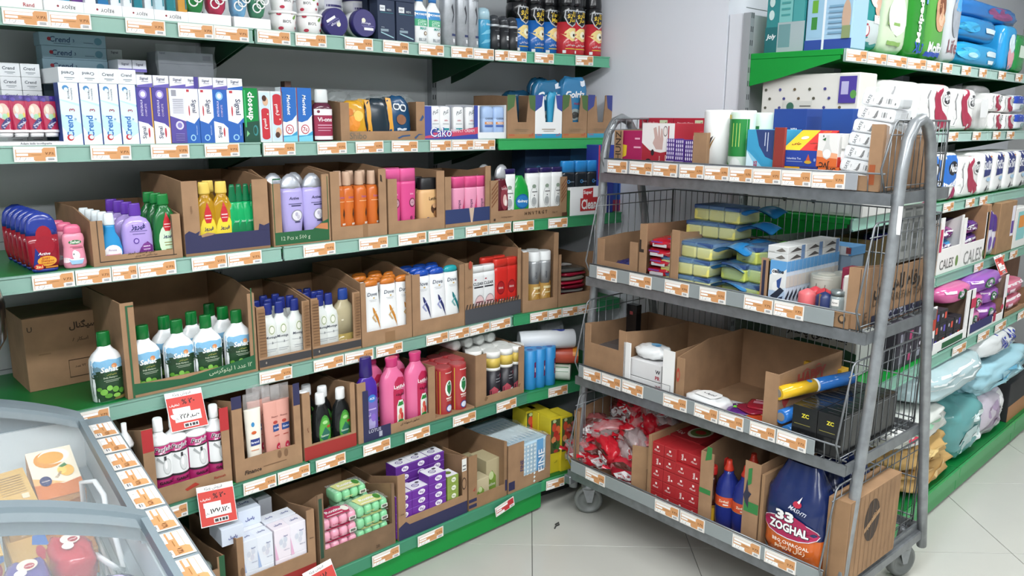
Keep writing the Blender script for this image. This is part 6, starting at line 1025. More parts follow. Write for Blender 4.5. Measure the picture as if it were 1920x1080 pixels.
# ================================================================== trolley, second tier
carton(K2, 'brown carton with dark blue bag at the second tier left', 1119, 1194, 505, 446, 455, 493, 13, 14, .34, t=.012, hb=.16, pr=[])
pillow('b', .13, .2, .06, '1c2c78:g', 2.6, .1, 41, 24, 14).build('plastic_bag', None, K2.w(K2.s(1155, 495, .03), .14, K2.z+.005), K2.a, label='dark blue shiny plastic bag in the left trolley carton', category='bag')
carton(K2, 'tall brown carton of red packs on the second tier', 1197, 1255, 515, 419, 436, .02, 13, .2, .36, t=.012, hb=.22, hr=.2, pr=[('p', [(-1, .55), (-.7, .55), (-.7, .6), (-.88, .6), (-.88, .75), (-1, .75)], '2a2018')])
for k in range(5):
    m = pillow('b', .13, .16, .036, 'b82030:g', 3, .1, 80+k, 26, 12)
    m.deco([('r', -.5, .1, .5, .5, 'c8c4c8'), ('r', -.6, .6, .2, .8, '7a3a8a')], lambda u, v, q: (u*.06, -.081-.0004*q, .005+v*.028), .06, .03)
    place(m.build('clothes_peg_pack'), K2, K2.s(1232, 500, .03)+.004*(-1)**k, .11, K2.z+.006+k*.034, random.uniform(-.12, .12), 'red and clear film pack in the tall carton, %s' % ('lowest' if k == 0 else 'topmost' if k == 4 else ORD[k]+' from bottom'), 'pack', 'red film packs')
carton(K2, 'brown carton under the yellow sponge packs', 1256, 1330, 525, 430, 540, .012, 14, .2, .36, t=.012, hb=.17, hl=.19, hr=.015, pr=[])
def sponge(c, hc, seed):
    r = empty('sponge_pack')
    for k in range(3):
        b = MB().box(-.105+k*.05, -.058+k*.05, -.045, .045, 0, .03, c, .004); b.box(-.105+k*.05, -.058+k*.05, -.045, .045, .0301, .04, '2f4a7a:m', .002); b.build('sponge', r)
    f = pillow('f', .17, .1, .046, 'a8d4e8:f', 4, .05, seed, 20, 10); f.build('film', r).location = (-.03, 0, -.002)
    h = MB(); h.grid(lambda a, b: (.05+.085*a, -.05+.1*b, .03+.012*math.sin(a*3.1)+.006*math.sin(b*7+seed)), 8, 8, hc); h.grid(lambda a, b: (.05+.085*(1-a), -.05+.1*b, .028+.012*math.sin((1-a)*3.1)+.006*math.sin(b*7+seed)), 8, 8, hc)
    h.deco([('e', .62, .0, .1, .5, '1c2430')], lambda u, v, q: (.1+u*.03, v*.04, .052+.0005*q), .05, .05); h.build('header_card', r)
    return r
sp_ = [(1300, .03, .006, 0, .0), (1296, .035, .064, 0, .05), (1304, .05, .122, 0, -.05), (1340, .17, .006, 0, 0), (1344, .17, .064, 0, .05), (1338, .17, .122, 0, -.04), (1340, .17, .18, 0, .06), (1352, .18, .238, 0, -.06)]
for i, (px, t, zz, _q, a) in enumerate(sp_):
    o = inst('sponge', lambda: sponge('e0d470:m', '2f86c4:g', 3)); o.scale = (1.35, 1.35, 1.4)
    place(o, K2, K2.s(px, 520, t), t+.07, K2.z+zz, a, 'yellow sponge pack with blue header, %s, %s' % (('front stack', 'rear stack')[i > 2], (ORD[i] if i < 3 else ORD[i-3])+' from bottom'), 'sponge', 'yellow sponge packs')
for i, (px, yy, t, zz, a) in enumerate(((1362, 525, .03, .066, 1.5), (1360, 545, .03, .006, 1.6), (1398, 490, .06, .125, 1.3), (1396, 540, .03, .006, 1.4), (1400, 540, .05, .066, 1.45))):
    o = inst('gsponge', lambda: sponge('c8d060:m', '4f9a34:g', 5)); o.scale = (1.1, 1.1, 1.4)
    place(o, K2, K2.s(px, yy, t), t+.16, K2.z+zz, a, 'sponge pack with green header card, %s' % nth(i, 5), 'sponge', 'green header sponge packs')
for i, (px, t, zz) in enumerate(((1395, .2, .12), (1440, .24, .14))):
    o = inst('bluehdr', lambda: pillow('b', .15, .12, .06, '2a6ea4:g', 3, .1, 44, 24, 14).build('cloth_pack'))
    place(o, K2, K2.s(px, 460, t), t+.04, K2.z+zz-.06, .3, 'crumpled blue cloth pack behind the sponges, %s' % nth(i, 2), 'pack', 'blue cloth packs')
    o2 = inst('bluehdr2', lambda: pillow('b', .15, .12, .06, '245a88:g', 3, .1, 46, 24, 14).build('cloth_pack'))
    place(o2, K2, K2.s(px, 460, t)-.01, t+.04, K2.z+.01, .2, 'lower crumpled blue cloth pack behind the sponges, %s' % nth(i, 2), 'pack', 'lower blue cloth packs')
# row of paper boxes running back
carton(K2, 'brown carton holding a row of white and blue boxes', 1424, 1538, 545, 482, 552, .012, 13, .1, .4, t=.02, hb=.05, hl=.1, hr=.014, pr=[('r', -.94, .05, -.84, .96, '23243c')])
cl = [('r', -1, .72, 1, 1, '5a98cc'), ('p', [(-1, .7), (-.3, .82), (.3, .76), (1, .86), (1, .5), (-1, .4)], 'dcdedc'), ('e', -.4, .78, .4, .06, 'f0f0ee'), ('t', 'celine', .0, .8, 1.4, '1f2430', {'b': .04, 'i': .2}), ('e', -.2, .5, .4, .1, 'e8e8e6'), ('p', [(-.1, .62), (.5, .7), (.3, .46), (.0, .5)], '2c4a88'), ('r', -1, 0, 1, .42, 'a8bcd4'), ('p', [(-.8, .3), (.4, .5), (.9, .45), (.0, .26)], '20283a'), ('e', -.2, .12, .7, .1, 'b8c0cc'), ('e', .1, .04, .6, .05, '8a5a3a'), ('p', [(-.2, .18), (.3, .3), (.8, .34), (.7, .28), (.1, .16)], '1f2a48')]
for k in range(14):
    box(K2, 'dishcloth_box', 'narrow white and blue printed box, %s' % nth(k, 14, 'in the receding row'), 'box', 1443, 1474, 520, 470, .028+.0235*k, .022, 'c4d2e0:m', cl, right=[('r', -1, .8, 1, 1, '5a98cc'), ('r', -1, .5, 1, .72, 'c8c4bc'), ('p', [(-1, .3), (1, .45), (1, .36), (-1, .2)], '20283a')], H=.165, group='narrow white and blue boxes', key='celine', tm=.028)
for k in range(2):
    for j in range(3):
        box(K2, 'dishcloth_box', 'grey white box lying on the row, %s layer, %s' % (('lower', 'upper')[k], ('front', 'middle', 'rear')[j]), 'box', 1440, 1478, 470, 0, .03+.11*j, .105, 'd0d2d0:m', [('p', [(-.2, .3), (.4, .8), (.8, .4), (.3, .2)], '6a6660'), ('r', -.9, .1, -.3, .2, 'a8a8a4')], right=[('p', [(-.8, .2), (0, .8), (.6, .3)], '4a4644'), ('r', .5, 0, .9, 1, '6a88b0')], z=K2.z+.1655+k*.0225, H=.022, group='grey boxes lying on the row', key='celtop', tm=.03)
box(K2, 'dishcloth_box', 'blue and white box lying flat at the back of the tier', 'box', 1500, 1600, 440, 0, .38, .1, '5a98cc:m', [('r', .3, 0, .9, 1, 'c8ccd0'), ('r', .8, .2, .98, .9, '8a3a40')], z=K2.z+.15, H=.03)
box(K2, 'dishcloth_box', 'stack of boxes under the flat blue one', 'box', 1505, 1598, 460, 0, .385, .09, '8aa0b4:m', z=K2.z+.002, H=.147)
# candles, roll and jar
def candle(c, H, R, lab):
    r = empty('candle'); MB().lathe([(0, R*.97, R*.97), (.003, R, R), (H*.8, R, R), (H*.86, R*.9, R*.9), (H*.97, R*.25, R*.25), (H, .001, .001)], c, 24).build('wax', r)
    MB().tube([(0, 0, H*.97), (.001, 0, H*1.1)], .001, '2a2420:m', 5).build('wick', r)
    MB().deco([('r', -.8, .02, .3, .3, 'ece8e4'), ('t', 'Dorsa', -.25, .18, .7, '3a3a3a')], lambda u, v, q: (R*1.01*math.sin(u*1.3), -R*1.01*math.cos(u*1.3)-.0003*q, v*H), R, H, True).build('label', r); return r
for px, c, nm, t in ((1506, 'd8686c:p', 'salmon pink candle with white label at the tier front', .025), (1541, '23305e:p', 'dark navy candle with white label at the tier front', .02)):
    place(candle(c, .085, .026, 0), K2, K2.s(px, 548, .03), t+.03, K2.z+.004, 0, nm, 'candle')
place(candle('c03840:p', .085, .026, 0), K2, K2.s(1540, 540, .08), .1, K2.z+.004, 0, 'red candle behind the navy one', 'candle')
place(candle('c8404a:p', .085, .026, 0), K2, K2.s(1522, 540, .08), .105, K2.z+.004, 0, 'crimson candle behind the pink one', 'candle')
KD['gray'] = dict(n='tape_roll', b=[(0, .98), (.03, 1), (.97, 1), (1, .95)], c='a8a89c:p', xt=[('core', [(.99, .6), (1.01, .55)], 'c8c4b4:p')], pr=[('r', -.2, .3, .7, .33, '7a7a70'), ('r', -.2, .24, .6, .26, '7a7a70'), ('r', -.5, .9, .8, .93, 'c8c8bc')])
fill('gray', K2, [(.12, [1550]), (.19, [1572])], 515, 492, 54, 'grey wrapped roll behind the candles', 'roll', H=.12)
KD['jar'] = dict(n='glass_jar', b=[(0, .95), (.05, 1), (.7, 1), (.85, .9)], c='a8b4b4:t', cap=[(.84, .95), (1, .95)], cc='8a9494:s', cn='lid', pr=[('r', -.4, .55, .6, .75, 'ecebe6'), ('t', 'Karen', .1, .65, .7, '3a3a3a'), ('r', -.7, .1, -.1, .3, 'd8dcd8')])
fill('jar', K2, [(.03, [1571])], 560, 547, 27, 'small glass jar with white label', 'jar')
box(K2, 'wipes_pack', 'dark crimson pack standing behind the roll', 'pack', 1580, 1616, 500, 480, .1, .06, '7a1434:m', [('t', 'چای', .2, .6, .7, 'f0e8e8', {'b': .03}), ('r', -.8, .2, -.4, .8, 'c8a0ac'), ('r', .7, .3, .95, .9, 'e08a30')], H=.16)
box(K2, 'wipes_pack', 'white and purple pack beside the jar', 'pack', 1577, 1590, 540, 512, .08, .05, 'e0dce8:m', [('r', -1, .2, 1, .5, '5a4aa8')], H=.085)
lz = carton(K2, 'big brown tea carton with Persian and English lettering on its end', 1588, 1616, 555, 500, 503, None, 5, 5, .42, t=.015, hb=.165, pr=[('r', .6, .02, .68, .98, '3a2c20')])
ww = K2.s(1616, 555, .015)-K2.s(1588, 555, .015)
MB().deco([('t', 'رفاه لاهیجان', .1, .7, 1.5, '2a2018', {'b': .03}), ('t', 'LAHIJAN REFAH TEA', .15, .43, 1.6, '5a4430', {'b': .0}), ('r', -.66, .02, 1, .2, '20223c'), ('t', 'BLACK TEA 1-5', .15, .11, 1.2, 'a8aab8'), ('r', -.9, .04, -.8, .14, '5a4430'), ('t', 'E', -.85, .22, .08, '5a4430')], lambda u, v, q: (ww+.0005+.0004*q, .21+u*.21, v*.155), .21, .155).build('end_print', lz)
for k in range(4): place(MB().box(-.03, .03, -.04, .04, 0, .14, ('d8d4cc:m', 'c8c4bc:m')[k % 2], .003).build('tea_packet'), K2, K2.s(1602, 540, .05)-.005, .09+.09*k, K2.z+.006, 0, 'pale tea packet inside the big tea carton, %s' % nth(k, 4, 'from the front'), 'packet', 'tea packets')
box(K2, 'carton_lip', 'low brown box front with black print by the jar', 'carton', 1543, 1592, 585, 570, -.0, .02, '967555:k', [('t', 'A6iff', -.5, .5, .9, '3a2c20', {'b': .02}), ('e', .5, .6, .3, .3, '3a2c20'), ('e', .5, .65, .18, .2, 'a8845e')], H=.045)
for i, (a, b) in enumerate(((1668, 1690), (1691, 1713), (1714, 1737))):
    box(K2, 'grey_carton', 'tall grey wrapped carton standing at the back of the second tier, %s' % nth(i, 3), 'carton', 1625, 1640, 400, 0, .25+.075*i, .07, '8f918e:m', [('r', -.6, .3, .6, .5, '6a6c6a')], right=[('r', -.6, .2+.2*q, .5, .3+.2*q, '6f726f') for q in range(4)]+[('r', -.8, .02, .8, .06, '5a5c5a'), ('r', -.7, .94, .7, .97, '4a4c4a')], z=K2.z+.17, H=.17, tm=.06, group='tall grey cartons')
# ================================================================== trolley, third tier
carton(K3, 'brown carton with notched front at the third tier left', 1095, 1172, 690, 605, 622, 650, 11, 13, .38, t=.012, hb=.20, pr=[])
for i in range(5):
    box(K3, 'razor_pack', 'dark flat pack lying in the notched carton, %s' % nth(i, 5, 'from bottom'), 'pack', 1118, 1160, 640, 0, .05, .18, ('2a2a2e', '4a484a', '3a2a30', '1e1e22', '5a585a')[i]+':g', [('r', -.5, .2, .2, .8, '8a3a4a'), ('r', .3, .2, .8, .8, '9a9a9c')], z=K3.z+.006+.024*i, H=.022, rz=.06*(-1)**i, group='dark packs in the notched carton')
box(K3, 'razor_box', 'tall black box standing in the notched carton', 'box', 1174, 1193, 600, 571, .2, .03, '19181a:g', [('e', 0, .25, .6, .12, '4a4440'), ('e', 0, .2, .4, .06, '6a6058'), ('r', -.3, .85, .3, .9, '8a3a3a')], z=K3.z+.006)
carton(K3, 'carton with white front tabs holding white boxes', 1167, 1262, 725, 640, 660, 735, 13, 20, .38, t=.012, hb=.2, col='eeeeec:m', pr=[('r', .45, .2, .9, .21, '8a8a88'), ('r', .45, .35, .9, .36, '8a8a88'), ('r', .88, .2, .9, .36, '8a8a88')])
wb = [('t', 'W', .8, .6, .3, '2a2430', {'b': .03}), ('t', 'PR', .8, .25, .3, 'b03a4a', {'b': .03})]
box(K3, 'wipes_box', 'upper white box behind white tabs, upper lettering', 'box', 1180, 1240, 690, 662, .03, .12, 'e2e2e2:m', [('r', -1, .02, 1, .04, '3a3a3a')]+wb, right=[('t', 'WIPES', 0, .7, 1.2, '2a2430', {'b': .03}), ('t', 'PRO', 0, .3, 1.0, 'b03a4a', {'b': .03})], z=K3.z+.057, H=.065)
box(K3, 'wipes_box', 'lower white and pink box behind white tabs', 'box', 1179, 1240, 715, 0, .028, .12, 'e6e6e6:m', [('r', .6, .05, 1, .6, 'd8a0b4'), ('t', 'WE', .8, .7, .34, '7a2a40', {'b': .03})], right=[('r', -1, .05, 1, .6, 'd8a0b4'), ('t', 'WET', 0, .7, 1, '7a2a40', {'b': .03})], z=K3.z+.006, H=.05)
m = pillow('b', .13, .1, .05, 'e8eaea:g', 2.6, .1, 52, 26, 14); m.deco([('e', .2, .1, .4, .4, '7ab0d4'), ('e', .5, -.2, .2, .3, '4a90c0')], lambda u, v, q: (u*.05, v*.04, .0515+.0005*q), .05, .05)
place(m.build('wipes_bag'), K3, K3.s(1215, 665, .06), .09, K3.z+.123, .1, 'crumpled white and blue bag on the white boxes', 'bag')
hp = carton(K3, 'wide brown carton with red heart logo on its end flap', 1264, 1456, 780, 668, 702, .014, 16, 24, .4, t=.014, hb=.215, pr=[('e', -.96, .55, .04, .12, 'b04838'), ('e', -.96, .55, .02, .06, '9f7d5e')])
ww = K3.s(1456, 780, .014)-K3.s(1264, 780, .014)
MB().deco([('p', [(-.95, .52), (-.82, .68), (-.67, .66), (-.62, .5), (-.7, .34), (-.82, .22), (-.9, .34)], 'a83a30'), ('t', 'CC', -.79, .5, .2, 'c8a488', {'b': .03}), ('t', 'HAPPY', .05, .7, 1.0, 'a84434', {'b': .06, 'h': .3}), ('p', [(-.3, .84), (-.15, .92), (0, .84), (-.15, .88)], 'b04a38'), ('p', [(.1, .86), (.25, .94), (.4, .86), (.25, .9)], 'b04a38')], lambda u, v, q: (ww+.0005+.0004*q, .19+u*.18, .06+v*.155), .18, .155).build('end_print', hp)
m = pillow('b', .16, .1, .045, 'eef0f0:g', 4, .05, 55, 30, 14)
m.deco([('p', [(-.5, -.7), (.5, -.7), (.62, -.3), (.62, .4), (.4, .8), (-.4, .8), (-.62, .4), (-.62, -.3)], 'f6f6f4'), ('t', 'لطیف', 0, .1, .7, '3a3a44', {'b': .03})], lambda u, v, q: (u*.07, v*.045, .0475+.0005*q), .07, .045)
m.deco([('r', -.9+.12*k, .3, -.86+.12*k, .8, '9a90b8') for k in range(15)]+[('t', 'wipes', .4, .2, .5, '5a5a6a')], lambda u, v, q: (u*.075, -.0515-.0005*q, v*.04), .075, .04)
place(m.build('wet_wipes_pack'), K3, K3.s(1318, 750, .04), .075, K3.z+.008, -.15, 'white wet wipes pack lying at the front of the wide carton', 'wet wipes')
place(pillow('b', .1, .07, .02, 'e4e6e8:g', 3, .08, 56, 22, 10).build('wet_wipes_pack'), K3, K3.s(1368, 745, .1), .13, K3.z+.01, .3, 'small white wipes pack behind the larger one', 'wet wipes')
for i, (px, c, c2, t, zz) in enumerate(((1365, 'c85a2c', 'e0c8b0', .03, .006), (1392, 'd0602c', '5ac03a', .03, .012), (1380, '5a2a78', '7ad048', .06, .02), (1402, '8a2038', 'b08098', .08, .028), (1418, '9a2030', 'c07888', .11, .036), (1420, 'c04a28', 'd8a080', .06, .018))):
    m = pillow('b', .1, .1, .01, c+':g', 4, .05, 90+i, 20, 8); m.deco([('r', -.7, -.2, .5, .3, c2), ('r', -.6, .5, .6, .6, 'e8d8d8')], lambda u, v, q: (u*.045, v*.045, .0112+.0004*q), .045, .045)
    place(m.build('sachet'), K3, K3.s(px, 770, t), t+.04, K3.z+zz+.004, .4*(-1)**i, 'shiny coloured sachet in the wide carton, %s in the heap' % (ORD[i]+' from bottom'), 'sachet', 'coloured sachets')
# foil rolls
def froll(L, R, c, c2, cc):
    r = empty('foil_roll'); o = MB().lathe([(0, R, R), (L*.48, R, R)], c, 20).build('sleeve', r); o.rotation_euler.x = -math.pi/2
    o = MB().lathe([(L*.5, R*.99, R*.99), (L, R*.99, R*.99)], c2, 20).build('film_roll', r); o.rotation_euler.x = -math.pi/2
    o = MB().lathe([(L*.475, R*1.005, R*1.005), (L*.505, R*1.005, R*1.005)], 'e8eef0:p', 20).build('band', r); o.rotation_euler.x = -math.pi/2
    o = MB().lathe([(-.001, R*.62, R*.62), (.0, R*.62, R*.62)], cc, 20).build('core', r); o.rotation_euler.x = -math.pi/2
    m = MB().deco([('t', 'sehat film', .0, .22, 1.6, '6a5a20', {'r': 90}), ('e', .2, .4, .4, .03, '2a70b0')], lambda u, v, q: (R*1.01*math.sin(u), v*L, R*1.01*math.cos(u)+.0003*q), R, L, True); m.build('label', r)
    return r
def frp(px, y, t, zz, a, c, c2, lb, L=.3, tilt=0.0):
    o = froll(L, .022, c, c2, '8a8074:m'); place(o, K3, K3.s(px, y, t), t, K3.z+zz+.022, a, lb, 'foil roll'); o.rotation_euler[0] = tilt; return o
frp(1457, 766, .015, .131, -.3, 'e0b428:g', '2f74c4:g', 'yellow and blue film roll lying across the black boxes', .3, .04)
frp(1463, 790, .02, .055, -.05, '2f74c4:g', '2f74c4:g', 'blue film roll beside the black boxes', .28)
frp(1475, 805, .02, .01, -.05, '3a78b8:g', 'a8acae:s', 'blue and silver foil roll lowest beside the black boxes', .28)
zc = [('t', 'ZC', .05, .78, .6, 'd8cc3a', {'b': .04}), ('r', -.8, .55, .5, .565, '8a8440'), ('r', -.2, .35, .1, .36, '4a4a44')]
for c, (a, b) in enumerate(((1483, 1530), (1531, 1578))):
    for k in range(7):
        box(K3, 'lettered_box', 'black box with yellow letters, %s column, %s from the front' % (('left', 'right')[c], ORD[k]), 'box', a, b, 810, 0, .016+.052*k, .05, '1e1f20:g', zc, right=[('r', -.8, .06, .8, .08, '4a4c4c'), ('r', -.8, .92, .8, .95, '6a6c6c')], top=[('r', -.9, .9, .9, .98, '4a4c4c'), ('r', -.4, .3, .5, .36, '3a3c3c')], z=K3.z+.003, H=.13, group='black boxes with yellow letters', key='zc%d' % c, tm=.016)
    o = None
box(K3, 'yellow_box', 'long yellow box lying behind the black boxes', 'box', 1500, 1572, 760, 0, .39, .05, 'd8a828:m', [('t', 'Golnar', .2, .5, .7, '6a4a18')], z=K3.z+.003, H=.15)
# ================================================================== trolley, bottom tier
carton(K4, 'large brown carton full of red snack bags on the bottom tier', 1074, 1212, 895, 768, 880, .03, 10, .2, .48, t=.03, hb=.27, hl=.26, hr=.22, pr=[])
rs = random.Random(5)
for i in range(22):
    px = (1085, 1110, 1140, 1170, 1195, 1100, 1128, 1158, 1184, 1090, 1118, 1150, 1178, 1200, 1105, 1135, 1165, 1190, 1125, 1155, 1180, 1145)[i]
    lay = (0,)*5+(1,)*4+(2,)*5+(3,)*4+(4,)*4; L = lay[i]
    t = .05+.022*(i % 3)+.06*(L > 2)+.02*L
    if 'snk%d' % (i % 5) not in PROTO:
        cc_ = ('b01828', 'c0202e', 'a08080', 'b82838', '8a4a4a')[i % 5]
        def mk(cc_=cc_, i=i):
            r = empty('snack_bag'); m = pillow('b', .115, .06, .085, cc_+':g', 2.8, .12, 100+i, 28, 18, [('p', [(-.6, .4), (.0, .62), (.6, .5), (.5, .3), (-.3, .22)], 'e8e4e4'), ('p', [(-.4, .42), (.1, .54), (.4, .46), (.0, .34)], cc_), ('t', 'Mihan', .05, .44, .7, 'f4ecec', {'b': .04, 'r': 12}), ('p', [(-.8, .75), (-.1, .9), (.7, .78), (.5, .68), (-.4, .66)], '5a2c24'), ('p', [(-.6, .08), (.5, .06), (.6, .18), (-.5, .2)], 'd8d0d0')]); m.build('bag', r)
            if i % 5 in (0, 2): pillow('b', .122, .068, .092, 'f4f4f4:f', 2.8, .16, 300+i, 24, 16).build('film', r).location.z = -.003
            for s in (-1, 1): MB().grid(lambda a, b: (s*(.05+.022*b), .025*(a-.5)*2*(1+.5*b), .042+.012*math.sin(a*15)*b), 10, 3, 'd8c8c8:f' if s > 0 else cc_+':g').build('crimped_seal', r)
            return r
    o = inst('snk%d' % (i % 5), mk); o.scale = (1.3, 1.25, 1.2)
    place(o, K4, K4.s(px, 880, .05), t+.03, K4.z+.004+L*.05, rs.uniform(-.7, .7), 'red and white snack bag in the heap, layer %s, %s' % (ORD[L], nth(lay[:i].count(L), lay.count(L))), 'snack bag', 'red snack bags')
    o.rotation_euler[0] = rs.uniform(-.3, .3)*(L > 0); o.rotation_euler[1] = rs.uniform(-.5, .5)*(L > 0)
box(K4, 'carton_flap', 'torn brown carton divider beside the red boxes', 'carton', 1186, 1214, 920, 842, .025, .006, '967555:k', rz=.45, H=.2)
box(K4, 'carton_flap', 'corrugated carton side left of the red boxes', 'carton', 1211, 1216, 940, 812, .02, .34, '967555:k', H=.26)
ib = [('r', -.94, .03, .94, .05, '7a1418'), ('r', -.94, .95, .94, .97, 'c84a48')]
iv = [('t', 'نستله', -.1, .4, .9, 'f0dcd8', {'b': .03}), ('r', -.15, .58, .15, .76, 'f0dcd8')]
ih = [('t', 'Istak', .0, .5, .9, 'f0dcd8', {'r': 90, 'b': .03}), ('r', .35, .3, .6, .45, 'f0dcd8')]
for c in range(4):
    for k in range(5):
        a = 1218+22.6*c; y0 = 940+9*c
        box(K4, 'red_box', 'small red box with white print, column %s, %s from bottom' % (ORD[c], ORD[k]), 'box', a, a+22, y0, 0, .03+(.012 if k == 4 and c > 1 else 0), .09, 'a82026:m', ib+(ih if (c+k) % 3 == 0 else iv), z=K4.z+.004+k*.0465, H=.046, group='small red boxes', key='ist%d' % ((c+k) % 3 == 0))
box(K4, 'red_box', 'larger red box with oval picture lying behind the small ones', 'box', 1225, 1310, 870, 0, .13, .2, '9a1c22:m', top=[('e', .4, .45, .4, .3, 'e0dcc8'), ('e', .4, .45, .34, .22, '6a7a40'), ('e', .4, .45, .2, .1, 'b83a30'), ('t', 'پرتقال', -.3, .2, .7, 'e8d8d0', {'b': .02}), ('t', 'Istak', -.2, .75, .6, 'e8d8d0')], z=K4.z+.004, H=.235)
carton(K4, 'brown carton with green stripe holding dark bottles', 1306, 1418, 1000, 841, 870, 992, 25, 28, .44, t=.02, hb=.3, pr=[('r', -1, .42, -.6, .48, '2f7a3c'), ('r', .54, .42, 1, .54, '2f7a3c'), ('p', [(-.84, .82), (-.62, .86), (-.62, 1), (-.78, 1)], '2f7a3c'), ('p', [(.62, .72), (.74, .76), (.74, .94), (.62, .92)], '2f7a3c'), ('p', [(.5, .6), (.56, .66), (.6, .8), (.66, .66), (.76, .64), (.68, .58), (.68, .46), (.58, .52)], '2a2c40'), ('r', -.4, .12, .5, .125, '6a5038'), ('r', -.3, .09, .4, .095, '6a5038'), ('r', -.35, .03, -.1, .07, '6a5038'), ('r', .05, .03, .3, .07, '6a5038')])
KD['amber'] = dict(n='sauce_bottle', b=[(0, .95), (.01, 1), (.5, 1), (.58, .85), (.68, .55), (.85, .5)], c='3c1a10:g', cap=[(.85, .56), (.87, .6), (.98, .58), (1, .5)], cc='c82a24:p', pr=[('r', -.98, .04, .98, .32, 'd8a82c'), ('r', -.98, .33, .98, .34, 'd8a82c'), ('t', '33', .1, .18, .7, '2a1c10', {'b': .05}), ('r', -.98, .3, .98, .31, '2a1c10')])
fill('amber', K4, [(.05, [1334]), (.14, [1326])], 930, 878, 25, 'dark amber bottle with red cap and yellow label')
KD['bluepop'] = dict(n='squeeze_bottle', b=[(0, .8), (.02, .95), (.2, 1), (.42, 1), (.56, .98), (.7, .8), (.8, .42), (.86, .38)], c='24307c:g', cap=[(.85, .4), (.87, .42), (.92, .3), (.94, .26), (1, .22)], cc='c83a28:p', pr=[('r', -.98, .36, .98, .5, 'd0502c'), ('t', 'Zoghal', .2, .43, .8, 'f0e0c8', {'b': .03}), ('r', .2, .38, .6, .4, 'e8e0d8'), ('r', -.98, .355, .98, .36, 'e8a838')])
fill('bluepop', K4, [(.05, [1363, 1396]), (.16, [1375])], 940, 871, 40, 'dark blue bottle with orange label and red nozzle')
box(K4, 'carton_flap', 'corrugated carton wall left of the charcoal bags', 'carton', 1419, 1425, 1020, 885, .02, .4, '967555:k', H=.27)
def charcoal(px, t, yt, lb, seed, lean=0.0, wpx=114, H=None):
    W = K4.s(px+wpx/2, 990, t)-K4.s(px-wpx/2, 990, t); H = H or K4.at(px, yt, t)[1]-K4.z
    r = empty('charcoal_bag')
    def f(a, b):
        th = 2*math.pi*a; w = (.93+.1*math.sin(b*3.0))*(1-.42*max(0, b-.72)/.28) if b > .72 else .93+.1*math.sin(b*3.0); dd = (1-.75*max(0, b-.6)/.4)*(.6+.4*min(1, b*6))
        c, s = math.cos(th), math.sin(th); q = (abs(c)**3.2+abs(s)**3.2)**(-1/3.2); n = 1+.018*math.sin(9*a*6.28+seed)*math.sin(b*21)+.02*math.sin(b*37+a*13)
        return (W/2*w*q*c*n, .07*dd*q*s*n, H*b)
    m = MB()
    for b0, b1, c in ((0, .34, 'd0662a:g'), (.34, 1, '1c2a58:g')): m.grid(lambda a, b: f(a, b0+(b1-b0)*b), 30, 9 if b0 else 6, c)
    m.build('bag', r)
    def sf(u, v, k):
        w = .93+.1*math.sin(v*3.0)
        if v > .72: w *= 1-.42*(v-.72)/.28
        dd = (1-.75*max(0, v-.6)/.4)*(.6+.4*min(1, v*6)); x = max(-.95, min(.95, u/w)); return (u*W/2, -.072*dd*(1-abs(x)**3.2)**(1/3.2)-.0022-.0006*k, v*H)
    P = [('e', .0, .4, .95, .11, 'e8e4ec'), ('e', .0, .4, .93, .1, 'a81c50'), ('p', [(-.6, .44), (-.3, .53), (.1, .54), (.5, .5), (.7, .44), (.4, .42), (-.3, .42)], 'a81c50'), ('t', '33', -.15, .51, .66, '1a1a2c', {'b': .09, 'h': .11}), ('t', '33', -.15, .512, .62, 'f0f0ee', {'b': .05, 'h': .1}), ('t', 'ZOGHAL', .0, .4, 1.36, '1a1a2c', {'b': .09, 'h': .1}), ('t', 'ZOGHAL', .0, .402, 1.32, 'f4f4f2', {'b': .04, 'h': .088}), ('t', 'MASHTI', .25, .605, .6, 'c8ccd8', {'r': -12, 'i': .3}), ('e', .2, .66, .14, .03, 'b02a40'), ('p', [(.18, .68), (.3, .74), (.26, .67)], 'e8e8ec'), ('t', 'BBQ CHARCOAL', .1, .25, 1.2, 'f4e8d8', {'b': .02}), ('t', 'زغال باربیکیو', .1, .205, 1.0, 'f0d8b8'), ('r', -.1, .16, .2, .17, '5a3a6a'), ('p', [(.0, .12), (.3, .13), (.35, .11), (.1, .1)], 'e8e4f0'), ('e', -.8, .12, .12, .03, 'd8d0c8'), ('e', -.8, .12, .09, .022, '3a7a98')]
    MB().deco(P, sf, W/2, H, True, 'p').build('label', r)
    place(r, K4, K4.s(px, 990, t), t+.08, K4.z+.003, 0, lb, 'charcoal bag'); r.rotation_euler[0] = lean
charcoal(1476, .0, 880, 'navy and orange charcoal bag at the trolley front', 1.0)
charcoal(1500, .16, 850, 'charcoal bag standing behind the front one', 2.0, H=.28)
charcoal(1540, .3, 850, 'third charcoal bag visible through the end grid', 3.0, H=.3)
bc_ = box(K4, 'folded_carton', 'brown carton standing at the trolley end with black oval print', 'carton', 1543, 1585, 1050, 908, .04, .34, '967555:k', right=[('e', -.1, .62, .3, .26, '3a2c22'), ('p', [(-.38, .5), (.2, .66), (.2, .72), (-.38, .56)], 'a8845e'), ('t', 'NOVIN', -.1, .62, .4, 'a8845e', {'r': 40})]+[('r', -.98+.17*q, 0, -.97+.17*q, 1, '7a5c40') for q in range(12)], H=.27)
